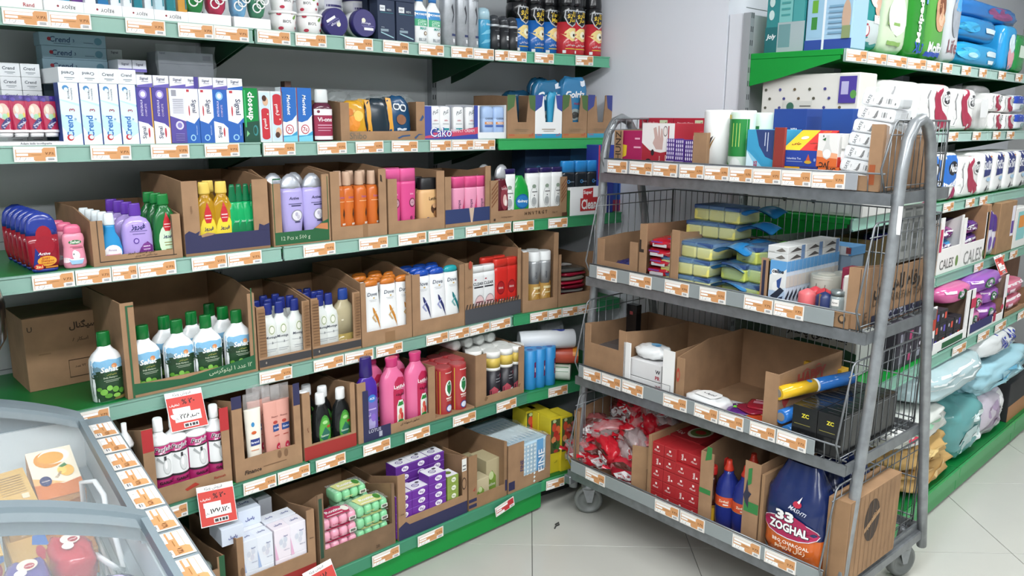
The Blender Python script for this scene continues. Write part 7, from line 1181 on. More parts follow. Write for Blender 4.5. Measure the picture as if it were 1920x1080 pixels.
# ------------------------------------------------------------------ price tags of the trolley
def ktags(fr, where, L): tags(fr, where, L, h=.046, dz=.047, t=-.0145)
ktags(K1, 'top trolley tier', [(1139, 1176, 315), (1180, 1223, 317), (1224, 1270, 319), (1274, 1320, 321), (1321, 1367, 323), (1368, 1411, 324), (1412, 1465, 326), (1466, 1522, 328), (1523, 1586, 330)])
ktags(K2, 'second trolley tier', [(1119, 1157, 515), (1180, 1222, 526), (1246, 1292, 540), (1312, 1362, 550), (1395, 1450, 565), (1451, 1508, 578)])
ktags(K3, 'third trolley tier', [(1094, 1127, 710), (1128, 1164, 720), (1166, 1206, 732), (1243, 1288, 762), (1301, 1346, 780), (1347, 1394, 796), (1405, 1454, 815), (1455, 1512, 835)])
ktags(K4, 'bottom trolley tier', [(1097, 1134, 912), (1227, 1273, 972), (1274, 1321, 992), (1372, 1426, 1034), (1432, 1493, 1060)])
# ================================================================== right shelving
def XP(x, y, X):
    r = ray(x, y); k = (X-CPOS.x)/r.x; p = CPOS+k*r; return p.y, p.z
def wbox(name, label, cat, x0, x1, y0, y1, z0, z1, col, front=(), left=(), b=.004, group=None, soft=0.0):
    W, D, H = x1-x0, y1-y0, z1-z0
    m = MB().box(0, W, 0, D, 0, H, col, b)
    if front: m.deco(front, lambda u, v, q: (W/2+u*W/2, -.0004-.0004*q, v*H), W/2, H)
    if left: m.deco(left, lambda u, v, q: (-.0004-.0004*q, D/2-u*D/2, v*H), D/2, H)
    o = m.build(name, None, (x0, y0, z0)); return tag(o, label, cat, group)
def lface(name, label, cat, fr, pa, pb, py, yt, col, left, X=2.87, w=.2, z=None, H=None, front=()):
    ya, yb = XP(pa, py, X)[0], XP(pb, py, X)[0]; z0 = fr.z+.001 if z is None else z
    z1 = z0+H if H else XP((pa+pb)/2, yt, X)[1]
    return wbox(name, label, cat, X, X+w, yb, ya, z0, z1, col, front, left)
# top shelf: nappy packs
lface('nappy_pack', 'tall teal nappy pack at the end of the right top shelf', 'nappy pack', HA, 1435, 1508, 60, 0, '2f8a8c:g', [('r', -1, 0, -.35, .26, '1f6a6e'), ('t', 'Joly', -.68, .16, .5, 'f0f4f4', {'b': .03, 'i': .2}), ('r', -.35, 0, 1, .3, 'a8b8ba'), ('r', -.3, .05, .3, .28, '6f9a9c'), ('r', .4, .3, .95, 1, '4aa0a0'), ('r', -.3, .3, .36, 1, '7cc0bc')]+[('e', -.7, .38+.13*k, .14, .05, 'c8e0dc') for k in range(5)]+[('r', -.2, .36+.06*k, .25, .38+.06*k, '4a9a98') for k in range(9)], X=2.88, w=.1, H=.36)
lface('nappy_pack', 'light blue nappy pack with icon strip on the right top shelf', 'nappy pack', HA, 1510, 1597, 60, 0, 'a8cce4:g', [('r', -1, 0, 1, .1, '2c4a9c'), ('r', -.95, .12, -.25, 1, '9cc4dc'), ('r', -.25, 0, -.15, 1, 'e8f0f4')]+[('r', -.75, .2+.16*k, -.5, .32+.16*k, ('3a8a3c', '6aaa38', '2a2c30', 'd89030', '3a8a3c')[k]) for k in range(5)]+[('r', .15, .5, .7, .62, 'f0f2f4')]+[('r', .18+.06*k, .51, .21+.06*k, .61, '3a3a40') for k in range(8)]+[('r', .0, .15+.05*k, .6, .17+.05*k, '7aa4c0') for k in range(6)]+[('e', .75, .3, .18, .16, 'c8a890'), ('r', .6, .1, .95, .22, '8a9a6a')], X=2.875, w=.12, H=.36)
def nap(px0, px1, yb, c, pr, lb, z=None, H=.36, t=.01, d=.2, amp=.02, group=None, e=6, fr=None):
    fr = fr or HA
    s0, s1 = fr.s(px0, yb, t), fr.s(px1, yb, t); W = s1-s0
    m = pillow('p', W, d, H, c, e, amp, int(px0), 26, 16, pr); o = m.build('nappy_pack' if fr is HA else 'tissue_pack'); place(o, fr, (s0+s1)/2, t+d/2, fr.z+.001 if z is None else z, 0, lb, 'nappy pack' if fr is HA else 'tissue pack', group); return o
nap(1600, 1652, 80, '2a9090:g', [('r', -1, .0, 1, .3, 'cdd8d8'), ('e', .4, .55, .5, .12, 'e8e0d8'), ('e', .6, .44, .3, .1, 'd8b098'), ('e', -.2, .2, .25, .07, 'b03a48'), ('e', -.2, .2, .2, .05, 'f0e8e8'), ('r', .3, .28, .8, .36, 'f0f0f0'), ('r', -.8, .7, .6, .74, '8accc8')], 'teal and white nappy pack with a baby picture')
nap(1653, 1702, 85, 'cfe0c0:g', [('r', -1, .66, 1, .72, 'b8d09a'), ('e', 0, .4, .7, .2, 'dfe8d8'), ('r', -.6, .1, .4, .14, '8ab060'), ('r', -.7, .3, .2, .33, '8ab060')], 'pale green nappy pack beside the teal one')
nap(1700, 1737, 90, '2f8a30:g', [('t', 'Molped', .1, .4, 1.6, 'f0f4e8', {'r': 90, 'b': .04}), ('t', 'XL3', .2, .12, .9, '2f5ac0', {'b': .03}), ('r', .5, .6, .9, .9, '6aa0d8'), ('e', .1, .66, .4, .03, 'c83038')], 'bright green nappy pack with vertical white lettering')
nap(1736, 1770, 95, '5aa04a:g', [('e', .2, .55, .6, .22, 'c89a78'), ('e', .3, .62, .4, .12, '7a4a34'), ('e', .3, .48, .3, .08, 'e0b498'), ('t', 'Molfix', .0, .15, 1.4, 'f0f0f8', {'b': .03}), ('r', -.8, .05, .6, .1, '3a5ac0')], 'green nappy pack showing a child, right of the bright green one')
nap(1770, 1797, 100, 'c4c8cc:g', [('e', .2, .55, .6, .25, '9aa0a8'), ('e', .3, .7, .5, .1, '4a9ad8'), ('t', 'Life', .0, .2, 1.2, '8a5a60')], 'silver grey nappy pack with blue top')
nap(1798, 1880, 105, '2a9ad0:g', [('e', -.5, .5, .4, .25, '4ab0dc'), ('r', .2, .5, .9, .7, 'd8ecf4'), ('r', .3, .2, .6, .34, 'e8f4f8'), ('e', -.4, .45, .2, .1, 'a8d8ec')], 'lower bright blue nappy pack lying on the right top shelf', H=.115, amp=.03, e=4)
nap(1800, 1878, 60, '2480bc:g', [('e', -.5, .5, .4, .2, '3aa0d0'), ('r', .2, .4, .8, .6, 'd0e4f0')], 'upper bright blue nappy pack lying on another', z=HA.z+.117, H=.11, amp=.03, e=4)
nap(1880, 1903, 120, '2f9ad4:g', [('e', .1, .3, .5, .25, 'e0a8b0'), ('e', .1, .6, .5, .2, 'd8ecf4')], 'slim blue pack with pink picture at the right', H=.23)
nap(1904, 1922, 120, '2f8a48:g', [('r', -.5, .4, .5, .7, 'd8e8d8')], 'green pack at the photo edge of the right top shelf', H=.2)
nap(1800, 1920, 30, '2a70b4:g', [('e', .2, .5, .4, .3, '8a4a78')], 'dark blue and violet pack topping the blue ones', z=HA.z+.229, H=.09, t=.05, amp=.05, e=4)
# second shelf: paper packs
dots = lambda n: [('e', -.9+.31*(k % 6)+.09*(k//6 % 2), .2+.22*(k//6), .03, .035, ('5a5a4a', '4a4a8a', '6a5a40')[k % 3]) for k in range(n)]
lface('toilet_paper_pack', 'white dotted toilet paper pack on the right second shelf, upper one', 'toilet paper', HB, 1429, 1612, 165, 131, 'e4e2da:g', dots(18)+[('r', -.5, .08, .1, .36, 'd4d4cc'), ('e', -.35, .22, .08, .11, '3a6a58'), ('r', -.15, .14, .08, .17, '6a6a66'), ('r', -.15, .22, .08, .25, '6a6a66'), ('r', .62, .3, .95, .92, '4a3a98'), ('r', .66, .5, .8, .8, 'b8b4d8'), ('e', .9, .5, .06, .1, '5a9a4a')], X=2.875, z=HB.z+.06, H=.15, w=.14)
lface('toilet_paper_pack', 'white dotted toilet paper pack on the right second shelf, lower one', 'toilet paper', HB, 1432, 1600, 205, 200, 'dcdad4:g', dots(6)+[('r', -.3, .2, .4, .8, 'cfcfca'), ('t', 'Papia', .2, .5, .4, '8a8a88')], X=2.877, H=.057, w=.14)
pa = [('p', [(-1, 0), (-.7, 0), (-.2, .5), (-.6, 1), (-1, 1)], 'f4f4f2'), ('p', [(-.1, 1), (.5, 1), (.1, .72), (.3, .45), (1, .2), (1, 0), (.2, 0), (-.15, .3), (-.3, .7)], 'a82848'), ('p', [(-.9, .0), (-.84, .0), (-.5, .3), (-.7, .7), (-.45, 1), (-.52, 1), (-.78, .7), (-.57, .32)], '9a9a9c'), ('e', .62, .72, .36, .17, 'f4f4f2'), ('e', .64, .72, .3, .14, '2a2a30'), ('t', 'Papia', .64, .73, .6, 'f4f4f4', {'r': 8, 'i': .3, 'b': .03})]
nap(1660, 1730, 200, 'f0efec:g', [pa[0], pa[2]], 'white Papia style roll pack partly behind the insole trays'.replace('Papia style ', ''), H=.20, fr=HB, e=8, amp=.012)
nap(1731, 1784, 200, 'f0efec:g', pa, 'white tissue pack with crimson wave beside the trolley top', H=.2, fr=HB, e=8, amp=.012)
nap(1784, 1831, 200, 'f0efec:g', pa, 'second white tissue pack with crimson wave to its right', H=.19, fr=HB, e=8, amp=.012)
nap(1832, 1858, 200, 'e4e4e4:f', [('r', -.5, .3, .5, .7, 'e8e8e8')], 'clear wrapped napkin bundle after the crimson wave packs', H=.21, fr=HB, e=6, t=-.01)
nap(1833, 1857, 200, 'ecebe8:m', [], 'white napkin stack behind the clear wrap', H=.15, fr=HB, e=8, t=.02)
for k in range(2):
    nap(1858, 1881, 230-40*k, 'f0efec:g', pa, 'small white crimson wave pack, left stack, %s' % ('lower', 'upper')[k], z=HB.z+.001+k*.092, H=.09, fr=HB, e=8, amp=.012)
    nap(1881, 1903, 230-40*k, 'f0efec:g', pa, 'small white crimson wave pack, right stack, %s' % ('lower', 'upper')[k], z=HB.z+.001+k*.089, H=.087, fr=HB, e=8, amp=.012)
    nap(1904, 1924, 230-40*k, 'dfe4e8:g', [('r', -1, .5, 1, 1, '2c4ab0'), ('e', .2, .3, .3, .15, '8aa0a0')], 'blue and white pack at the photo edge, %s' % ('lower', 'upper')[k], z=HB.z+.001+k*.094, H=.09, fr=HB, e=6)
# third shelf
lface('toilet_paper_pack', 'shaded white paper pack behind the trolley wires', 'toilet paper', HC, 1400, 1618, 380, 358, 'c8c8c4:m', [('t', 'Bmk', .62, .5, .2, '2a2a30'), ('e', .2, .5, .05, .2, '3a3a3a'), ('e', -.3, .5, .05, .2, '3a3a3a'), ('r', .45, .1, .8, .9, 'dcdcd8')], X=2.88, H=.13, w=.3)
nb_ = [('r', -1, .3, 1, .95, '2a70c8'), ('p', [(-1, .3), (1, .3), (1, .5), (.4, .4), (-.2, .34), (-1, .42)], 'f0f0ee'), ('e', .2, .68, .6, .15, '1c1c22'), ('t', 'Nub', .2, .68, .9, 'f4f4f4', {'i': .2, 'b': .04}), ('p', [(.0, .02), (.8, .02), (.8, .2), (.5, .3)], 'a02458')]
nap(1700, 1769, 320, 'f0f0ee:g', nb_, 'blue and white tissue pack seen through the trolley end', H=.21, fr=HC, e=8, amp=.012)
nap(1770, 1797, 320, 'f0f0ee:g', nb_, 'slim blue and white tissue pack beside the trolley post', H=.21, fr=HC, e=8, amp=.012)
nap(1798, 1838, 330, 'f0efec:g', pa, 'white tissue pack with crimson wave on the right third shelf', H=.19, fr=HC, e=8, amp=.012)
st = [('p', [(-.5, .42), (.5, .46), (.6, .7), (.5, .98), (-.5, .98), (-.4, .7)], '232f74'), ('t', 'Stilin', .0, .7, 1.2, 'f4f4f8', {'b': .03}), ('e', .3, .36, .3, .05, 'a8c8e0'), ('t', '4', .1, .12, .3, '2a2a30', {'b': .03}), ('r', .3, .1, .7, .14, '8a8a88'), ('e', .4, .9, .12, .02, 'd88a50')]
for i, (a, b) in enumerate(((1838, 1861), (1861, 1883), (1883, 1904), (1904, 1924))):
    nap(a, b, 330, 'f2f2f0:g', st, 'white tissue pack with navy band on the right third shelf, %s' % nth(i, 4), H=.2, fr=HC, e=8, amp=.012, group='white tissue packs with navy bands')
# fourth shelf: pads
def rbox(fr, a, b, y, yt, c, pr, lb, cat='carton', name='display_carton', t=.01, d=.25, z=None, H=None, left=()):
    return box(fr, name, lb, cat, a, b, y, yt, t, d, c, pr, left, z=z, H=H, b=.003)
carton(HD, 'brown carton of purple packs behind the trolley post', 1700, 1755, 500, 425, 420, 480, 5, 6, .3, hb=.17)
carton(HD, 'white carton with leaf print holding blue pad packs', 1756, 1797, 505, 412, 405, 465, 6, 3, .3, hb=.17, col='eceae6:m', inner='d8d6d2:m', pr=[('t', 'CALES', -.2, .16, 1.2, '6a6a66', {'r': 0}), ('e', .7, .16, .12, .1, '6a8a4a'), ('r', -1, .4, -.8, .8, 'c8305a')])
carton(HD, 'white carton with outlined lettering holding purple pad packs', 1798, 1843, 495, 412, 400, 455, 6, 3, .3, hb=.17, col='eceae6:m', inner='d8d6d2:m', pr=[('t', 'CALES', .0, .16, 1.4, '8a8a86'), ('e', .85, .14, .08, .08, '6a7a4a')])
pd = lambda c, c2: [('p', [(-1, .5), (.2, .62), (1, .5), (1, 0), (-1, 0)], c2), ('e', .2, .55, .7, .2, 'ece8f0'), ('t', 'Cales', .2, .56, 1.0, '5a2a6a', {'i': .2, 'b': .03})]
k_ = 0
for a, b, fr_c, cs in ((1703, 1752, 0, ('4a3a90', '6a4aa0', '3a2a78')), (1759, 1795, 1, ('2a8ac0', '3090c8', '8a2a78')), (1801, 1841, 2, ('3f2470', '4a2a80', '5a3490'))):
    for k in range(3):
        nap_o = pillow('p', HD.s(b, 460, .03)-HD.s(a, 460, .03)-.02, .2, .062, cs[k]+':g', 4, .04, a+k, 22, 12, pd(cs[k], '7a1f6a')).build('pad_pack')
        place(nap_o, HD, (HD.s(a, 460, .03)+HD.s(b, 460, .03))/2, .14, HD.z+.006+k*.062, 0, '%s pad pack in the %s pad carton, %s' % (('violet', 'blue', 'purple')[fr_c], ('brown', 'leaf print', 'outlined')[fr_c], ('lowest', 'middle', 'topmost')[k]), 'pad pack', 'pad packs on the right fourth shelf')
rbox(HD, 1846, 1852, 450, 385, 'a07a58:k', [], 'brown carton edge right of the pad packs')
for i, px in enumerate((1856, 1864)):
    bag(HD, px, 450, .02, 398+6*i, 12, 'e0dce8:g', 'white tube with purple top between brown cartons, %s' % nth(i, 2), 'tube', [('r', -1, .6, 1, 1, '4a2a80'), ('e', .1, .3, .4, .15, '6a4aa0')], d=.05, seed=i, name='pad_tube')
rbox(HD, 1870, 1899, 445, 380, '9c7a58:k', [('r', .5, .3, .9, .9, 'e8e4ec'), ('r', .55, .35, .85, .6, '5a3a90')], 'tall brown carton on the right fourth shelf')
rbox(HD, 1900, 1924, 440, 390, 'e8e6e2:m', [('r', -.6, .2, .6, .9, '8ac8c8'), ('r', -.4, .5, .4, .8, 'e09040')], 'white and teal carton at the photo edge of the fourth shelf')
# fifth shelf
carton(HE, 'white carton with green base holding black boxes', 1745, 1812, 640, 580, 548, 632, 5, 9, .3, hb=.16, col='eceae8:m', inner='6a5444:k', pr=[('r', -.4, .04, .7, .16, '1f5a34'), ('r', -.6, .0, .9, .02, '2a2a2a'), ('r', -1, .5, -.85, .9, 'b03a28'), ('r', -1, .1, -.88, .35, '2c2c60')])
for c in range(4):
    for k in range(3 if c < 2 else 2):
        a = 1748+13.5*c
        box(HE, 'tampon_box', 'black and coral box in the green based carton, column %s, %s' % (ORD[c], ('lowest', 'middle', 'topmost')[k]), 'box', a, a+13, 610, 0, .02, .06, '232026:m', [('r', .2, .3, .7, .8, 'd8503c' if (c+k) % 2 else '5a4ab0'), ('e', -.4, .6, .2, .15, 'b8b0b8')], z=HE.z+.006+k*.056, H=.055, group='black and coral boxes', key='tamp%d' % ((c+k) % 2))
for i, px in enumerate((1690, 1706, 1722, 1738)):
    for k in range(2):
        box(HE, 'tampon_box', 'black box behind the trolley end grid, column %s, %s' % (ORD[i], ('lower', 'upper')[k]), 'box', px-8, px+7, 650, 0, .03, .06, '2a2430:m', [('r', -.3, .2, .5, .6, 'a83a68' if i % 2 else '8a8a98'), ('e', .3, .8, .2, .1, 'd8d0d8')], z=HE.z+.002+k*.086, H=.085, group='black boxes behind the end grid')
carton(HE, 'white carton with navy base holding pink and purple pad packs', 1813, 1879, 615, 548, 520, 602, 8, 4, .3, hb=.15, col='eceae8:m', inner='8a7460:k', pr=[('r', -.85, .05, .3, .24, '2c2a60'), ('r', .35, .05, .5, .24, 'a82848'), ('e', .8, .3, .08, .06, 'c03050'), ('r', -.95, .6, -.7, .8, 'c03050')])
mp_ = lambda: [('e', -.1, .5, .32, .3, '2f6a40'), ('e', -.1, .5, .2, .2, 'e8e0ec'), ('r', .5, .3, .9, .5, 'f0dcec'), ('r', -.9, .65, -.5, .8, 'f0dcec')]
for i, (px0, px1, zz, c, lb) in enumerate(((1782, 1826, .165, 'd868a0', 'pink pad pack lying on the carton rim'), (1827, 1880, .165, '9a5ab8', 'purple pad pack lying on the white carton'), (1822, 1847, .09, 'd05a98', 'pink pad pack in the white carton, upper row'), (1848, 1876, .09, 'a060b8', 'purple pad pack in the white carton, upper row'), (1820, 1846, .01, 'c86aa0', 'pink pad pack in the white carton, lower row'), (1847, 1876, .01, '9a58b0', 'purple pad pack in the white carton, lower row'))):
    W = HE.s(px1, 570, .03)-HE.s(px0, 570, .03)
    place(pillow('p', W, .22, .078, c+':g', 4, .03, i, 24, 12, mp_()).build('pad_pack'), HE, HE.s((px0+px1)/2, 570, .03), .14, HE.z+zz, 0, lb, 'pad pack')
carton(HE, 'low brown carton of pink packs at the photo edge', 1880, 1925, 590, 560, 540, 578, 3, 3, .3, hb=.06)
for k in range(2):
    W = HE.s(1922, 560, .03)-HE.s(1882, 560, .03)
    place(pillow('p', W, .22, .075, 'd8708c:g', 4, .04, 70+k, 24, 12, [('r', -.9, .7, .9, .85, 'f0e0e4'), ('r', -.5, .2, -.1, .5, 'e8c8d4'), ('r', -.9, .1, -.6, .4, '3a8a88')]).build('pad_pack'), HE, HE.s(1902, 560, .03), .14, HE.z+.006+k*.075, 0, 'rose pink pack in the low brown carton, %s' % ('lower', 'upper')[k], 'pad pack')
rbox(HE, 1880, 1908, 520, 500, '6a4a38:k', [], 'dark brown carton behind the rose pink packs', t=.26, d=.1, H=.24)
lface('tissue_carton', 'grey white and green carton seen through the trolley back grid', 'carton', HE, 1440, 1606, 660, 602, 'b4b6b2:m', [('p', [(-.5, .0), (1, .0), (1, .4), (.7, .46), (-.3, .5), (-.5, .44)], '1f4a36'), ('t', 'بند کشی پاکدار', .1, .6, 1.4, '2a2c2c', {'b': .02}), ('e', .25, .85, .12, .12, '9a2a34'), ('r', -.8, .7, -.7, .95, '7a7c7a'), ('r', -.5, .7, -.2, .95, '8a8c8a'), ('r', -.48, .72, -.22, .93, 'b4b6b2'), ('t', 'تعداد ۲۴ عدد', .2, .25, .7, '6a8a78')], X=2.88, w=.25, H=.23)
# base: big wrapped packs
def pk(a, b, y, yt, c, pr, lb, z=0.0, H=None, t=.02, d=.4, seed=0, amp=.05, e=3.6, name='roll_pack', cat='roll pack', tilt=0):
    s0, s1 = HF.s(a, y, t), HF.s(b, y, t); zb = HF.z+.002+z; H = H or HF.at((a+b)/2, yt, t)[1]-zb
    o = pillow('p', s1-s0, d, H, c, e, amp, seed, 40, 26, pr).build(name); place(o, HF, (s0+s1)/2, t+d/2, zb, 0, lb, cat); return o
pk(1706, 1786, 930, 0, 'b8945a:m', [('p', [(-.6, .2), (.2, .4), (.6, .8), (.0, .6)], 'd0b078'), ('e', -.3, .7, .3, .1, 'c8a468')], 'golden wood shaving bag lowest beside the castor', H=.1, amp=.09, seed=3, name='wood_chip_bag', cat='bag')
pk(1706, 1783, 850, 0, 'c09c60:m', [('e', .1, .6, .4, .12, 'd8bc80'), ('p', [(-.8, .3), (.6, .5), (.5, .4), (-.7, .2)], 'a87c48')], 'golden wood shaving bag lying on the lower one', z=.1, H=.11, amp=.09, seed=5, name='wood_chip_bag', cat='bag')
pk(1700, 1788, 800, 0, 'd4d6d0:g', [('p', [(-.9, .6), (.2, .75), (.6, .65), (-.2, .5)], '8ab89a'), ('e', -.6, .5, .12, .08, 'c83a50'), ('e', -.4, .62, .1, .06, 'c83a50'), ('r', -.8, .1, .7, .16, 'b8a890')], 'white roll pack with green and red print', z=.212, H=.12, seed=7, amp=.06)
pk(1787, 1838, 880, 0, '5f9a9a:g', [('p', [(-.7, .1), (.5, .2), (.6, .5), (-.5, .55)], 'b8d0d0'), ('e', .2, .7, .4, .08, 'd8e8e8'), ('e', .3, .3, .2, .08, 'e8f0f0')], 'dark teal film wrapped pack standing in the base', H=.25, seed=9, amp=.06, d=.3)
pk(1839, 1880, 820, 0, 'c4bcc8:g', [('p', [(-.6, .2), (.4, .3), (.2, .8), (-.5, .7)], '9a88a0'), ('r', .3, .1, .8, .9, 'e4e4e4'), ('r', .5, .4, .7, .8, '5a5a5a')], 'lilac grey film wrapped tissue pack', H=.22, seed=11, amp=.06, d=.3)
pk(1745, 1850, 760, 0, 'b4ccd0:g', [('r', -.9, .66, .6, .72, 'e8f0f0'), ('r', -.9, .5, .7, .55, 'e4ecec'), ('r', -.9, .8, .5, .86, 'e8f0f0'), ('p', [(.3, .1), (.9, .2), (.8, .8), (.5, .6)], 'dfe8e8')], 'large teal and clear roll pack lying on top of the base packs', z=.335, H=.135, seed=13, amp=.04, d=.42)
pk(1842, 1925, 740, 0, 'a0ccd8:g', [('p', [(-.6, .2), (.2, .6), (.8, .5), (.1, .1)], 'a8dcea'), ('e', .0, .5, .4, .15, '5aa0bc')], 'light blue crumpled bag hanging over the base', z=.225, H=.14, seed=15, amp=.1, d=.3)
pk(1850, 1912, 660, 0, 'd4d8d8:g', [('t', 'پنبه ریز', .2, .6, .9, '2c3a9c', {'b': .04}), ('r', -.8, .2, .6, .25, 'b8c8cc')], 'white pack with blue Persian lettering', z=.37, H=.11, seed=17, amp=.04, d=.3, t=.05)
rbox(HF, 1885, 1925, 800, 0, '2a2a2c:m', [('r', -1, 0, 1, .4, 'a87850')], 'black and brown box at the right photo edge', H=.2, t=.03)
# tags on the right rails
tags(HA, 'right top shelf edge', [(1586, 1625, 108), (1626, 1662, 112), (1663, 1700, 116), (1701, 1736, 120), (1737, 1762, 124), (1767, 1785, 128), (1803, 1820, 132), (1836, 1850, 136), (1872, 1886, 142), (1904, 1917, 146)])
tags(HB, 'right second shelf edge', [(1778, 1796, 258), (1823, 1838, 258), (1861, 1875, 257), (1887, 1901, 256)])
tags(HC, 'right third shelf edge', [(1769, 1788, 385), (1811, 1827, 378), (1837, 1851, 373)])
tags(HD, 'right fourth shelf edge', [(1731, 1751, 535), (1826, 1842, 505), (1870, 1882, 490), (1893, 1906, 482)])
tags(HE, 'right fifth shelf edge', [(1786, 1810, 655), (1833, 1853, 635), (1865, 1884, 620), (1907, 1920, 602)])
card(HD, ((1862, 482), (1876, 476), (1874, 512)), '۲۰', '۸۸,۴۰۰', 'small red discount card on the right fourth shelf edge')
# ================================================================== freezer
FZ = math.radians(7.15); FO = Vector((.514, 2.057, 0))
fz = empty('chest_freezer', FO, math.pi/2+math.pi/2-FZ+0.0); tag(fz, 'chest freezer with curved sliding glass lids', 'freezer')
# local x = across (away from the shelving run's right rim), local y = towards the camera
fz.rotation_euler.z = 0; fz.matrix_world = Matrix(((-math.cos(FZ), -math.sin(FZ), 0, FO.x), (math.sin(FZ), -math.cos(FZ), 0, FO.y), (0, 0, 1, 0), (0, 0, 0, 1)))
FWd, FLn, FH = .74, 1.7, .845
def lidz(x): return FH+.012+.10*math.sin(math.pi*max(0, min(1, x/FWd)))**.9
GR = 'a4adb2:p'
b = MB(); b.box(-.06, -.005, .0, FLn, 0, FH-.05, 'dfe3e6:p'); b.box(FWd+.005, FWd+.06, .0, FLn, 0, FH-.05, 'dfe3e6:p'); b.box(-.06, FWd+.06, -.03, .02, 0, FH-.02, 'dfe3e6:p'); b.box(-.06, FWd+.06, FLn-.05, FLn, 0, FH-.02, 'dfe3e6:p'); b.box(0, FWd, .02, FLn-.05, .3, .34, 'e4e8ea:p')
b.build('cabinet', fz)
b = MB(); b.box(-.005, .003, .02, FLn-.05, .34, FH-.01, 'b4bec2:p'); b.box(.003, .02, .02, FLn-.05, FH-.13, FH-.1, 'a8b2b8:p'); b.box(FWd-.003, FWd+.005, .02, FLn-.05, .34, FH-.01, 'b4bec2:p'); b.box(0, FWd, .02, .028, .34, FH+.02, 'c8d0d2:p')
for k in range(6): b.box(.003, .0036, .02, FLn-.05, .5+.05*k, .503+.05*k, '7c868a:p')
b.build('liner', fz)
MB().box(-.066, .0, -.03, FLn, FH-.05, FH, '828f95:p', .006).build('rim', fz); MB().box(FWd, FWd+.066, -.03, FLn, FH-.05, FH, '828f95:p', .006).build('rim', fz)
def arch(y0, y1, dz, w, name, c, lo=0.0):
    m = MB(); n = 16
    for (za, zb) in ((0, w),):
        vs = []
        for k in range(n+1):
            x = .0+FWd*k/n; z = lidz(x)+dz; vs += [(x, y0, z-lo), (x, y1, z-lo), (x, y1, z+w), (x, y0, z+w)]
        fs = []
        for k in range(n):
            for j in range(4): fs.append((k*4+j, k*4+(j+1) % 4, k*4+4+(j+1) % 4, k*4+4+j))
        fs += [(0, 1, 2, 3), (n*4+3, n*4+2, n*4+1, n*4)]
        m.add(vs, fs, c, False)
    return m.build(name, fz)
arch(-.03, .02, -.02, .03, 'end_cap', '78858c:p', .06)
for i, (y0, y1, dz) in enumerate(((.02, .69, 0), (.675, 1.4, .03))):
    lid = empty('glass_lid'); lid.parent = fz
    def gl(a, b, k): x = .02+(FWd-.04)*a; return (x, y0+(y1-y0)*b, lidz(x)+dz+k)
    MB().grid(lambda a, b: gl(a, b, .004), 16, 1, 'e4eef0:w').build('glass_pane', lid)
    fm = MB()
    for yy in (y0, y1-.03):
        n = 16; vs = []
        for k in range(n+1):
            x = .0+FWd*k/n; z = lidz(x)+dz; vs += [(x, yy, z-.012), (x, yy+.03, z-.012), (x, yy+.03, z+.014), (x, yy, z+.014)]
        fs = [(k*4+j, k*4+(j+1) % 4, k*4+4+(j+1) % 4, k*4+4+j) for k in range(n) for j in range(4)]+[(0, 1, 2, 3), (n*4+3, n*4+2, n*4+1, n*4)]
        fm.add(vs, fs, '7c898f:p')
    for x in (.0, FWd-.012): fm.box(x, x+.012, y0, y1, lidz(x)+dz-.012, lidz(x)+dz+.014, '7c898f:p')
    fm.build('lid_frame', lid)
wb_ = MB().tube([(.05, .30, .70), (.05, .31, .825), (.03, .345, .835), (.022, .39, .82), (.024, .43, .77), (.022, .49, .765), (.022, .55, .73), (.04, .57, .75), (.06, .5, .75), (.07, .47, .70)], .0055, 'e4e8ea:p', 8)
wb_.tube([(.03, .04, .68), (.03, .95, .68)], .004, 'e4e8ea:p', 8)
for k in range(12): wb_.tube([(.03, .06+.08*k, .68), (.03, .06+.08*k, .36)], .003, 'e4e8ea:p', 6)
for k in range(9): wb_.tube([(.03+.08*k, .04, .36), (.03+.08*k, .95, .36)], .003, 'e4e8ea:p', 6)
wbo = wb_.build('wire_basket', None, label='white wire basket with bent handle inside the freezer', category='basket')
wbo.matrix_world = fz.matrix_world.copy()
FZM = fz.matrix_world.copy()
def fput(o, x, y, z, rz, label, cat, tilt=(0, 0)):
    o.matrix_world = FZM @ Matrix.Translation((x, y, z)) @ Matrix.Rotation(rz, 4, 'Z') @ Matrix.Rotation(tilt[0], 4, 'X') @ Matrix.Rotation(tilt[1], 4, 'Y'); tag(o, label, cat); return o
def icebox(W, D, H, c, topd, frontd):
    m = MB().box(-W/2, W/2, -D/2, D/2, 0, H, c, .002); m.deco(topd, lambda u, v, q: (-u*W/2, D/2-v*D, H+.0005+.0004*q), W/2, D); m.deco(frontd, lambda u, v, q: (-u*W/2, D/2+.0005+.0004*q, v*H), W/2, H); return m.build('ice_cream_box')
mg = [('r', -1, 0, 1, 1, 'eadfc8'), ('p', [(-1, 0), (1, 0), (1, .3), (.2, .24), (-1, .45)], 'c8702c'), ('p', [(-1, .45), (-.3, .36), (.3, .26), (-1, .3)], 'e8b070'), ('e', -.1, .78, .66, .18, 'd89030'), ('e', .0, .8, .56, .13, 'e8b048'), ('e', .15, .82, .7, .16, 'f0ece0'), ('e', .0, .8, .58, .13, 'e0a038'), ('e', .5, .48, .32, .12, 'e8b040'), ('e', .3, .5, .2, .08, 'f0c860'), ('p', [(.2, .58), (.5, .64), (.6, .58), (.35, .55)], '3a7a38'), ('e', -.5, .34, .26, .1, '2a2a60'), ('t', 'میهن', -.5, .34, .34, 'e8d8d0', {'b': .04}), ('t', 'Yanni', .1, .42, .5, '8a5a28', {'r': 60, 'i': .2})]
mf = [('r', -1, 0, 1, 1, 'b8783c'), ('p', [(-1, .6), (1, .9), (1, 1), (-1, 1)], 'd8a060'), ('e', .1, .5, .34, .3, '2a2a60'), ('e', .1, .5, .28, .24, 'b83040'), ('t', 'میهن', .1, .5, .4, 'f0e8e0', {'b': .04}), ('t', 'Mango', .0, .15, .4, '6a3a18')]
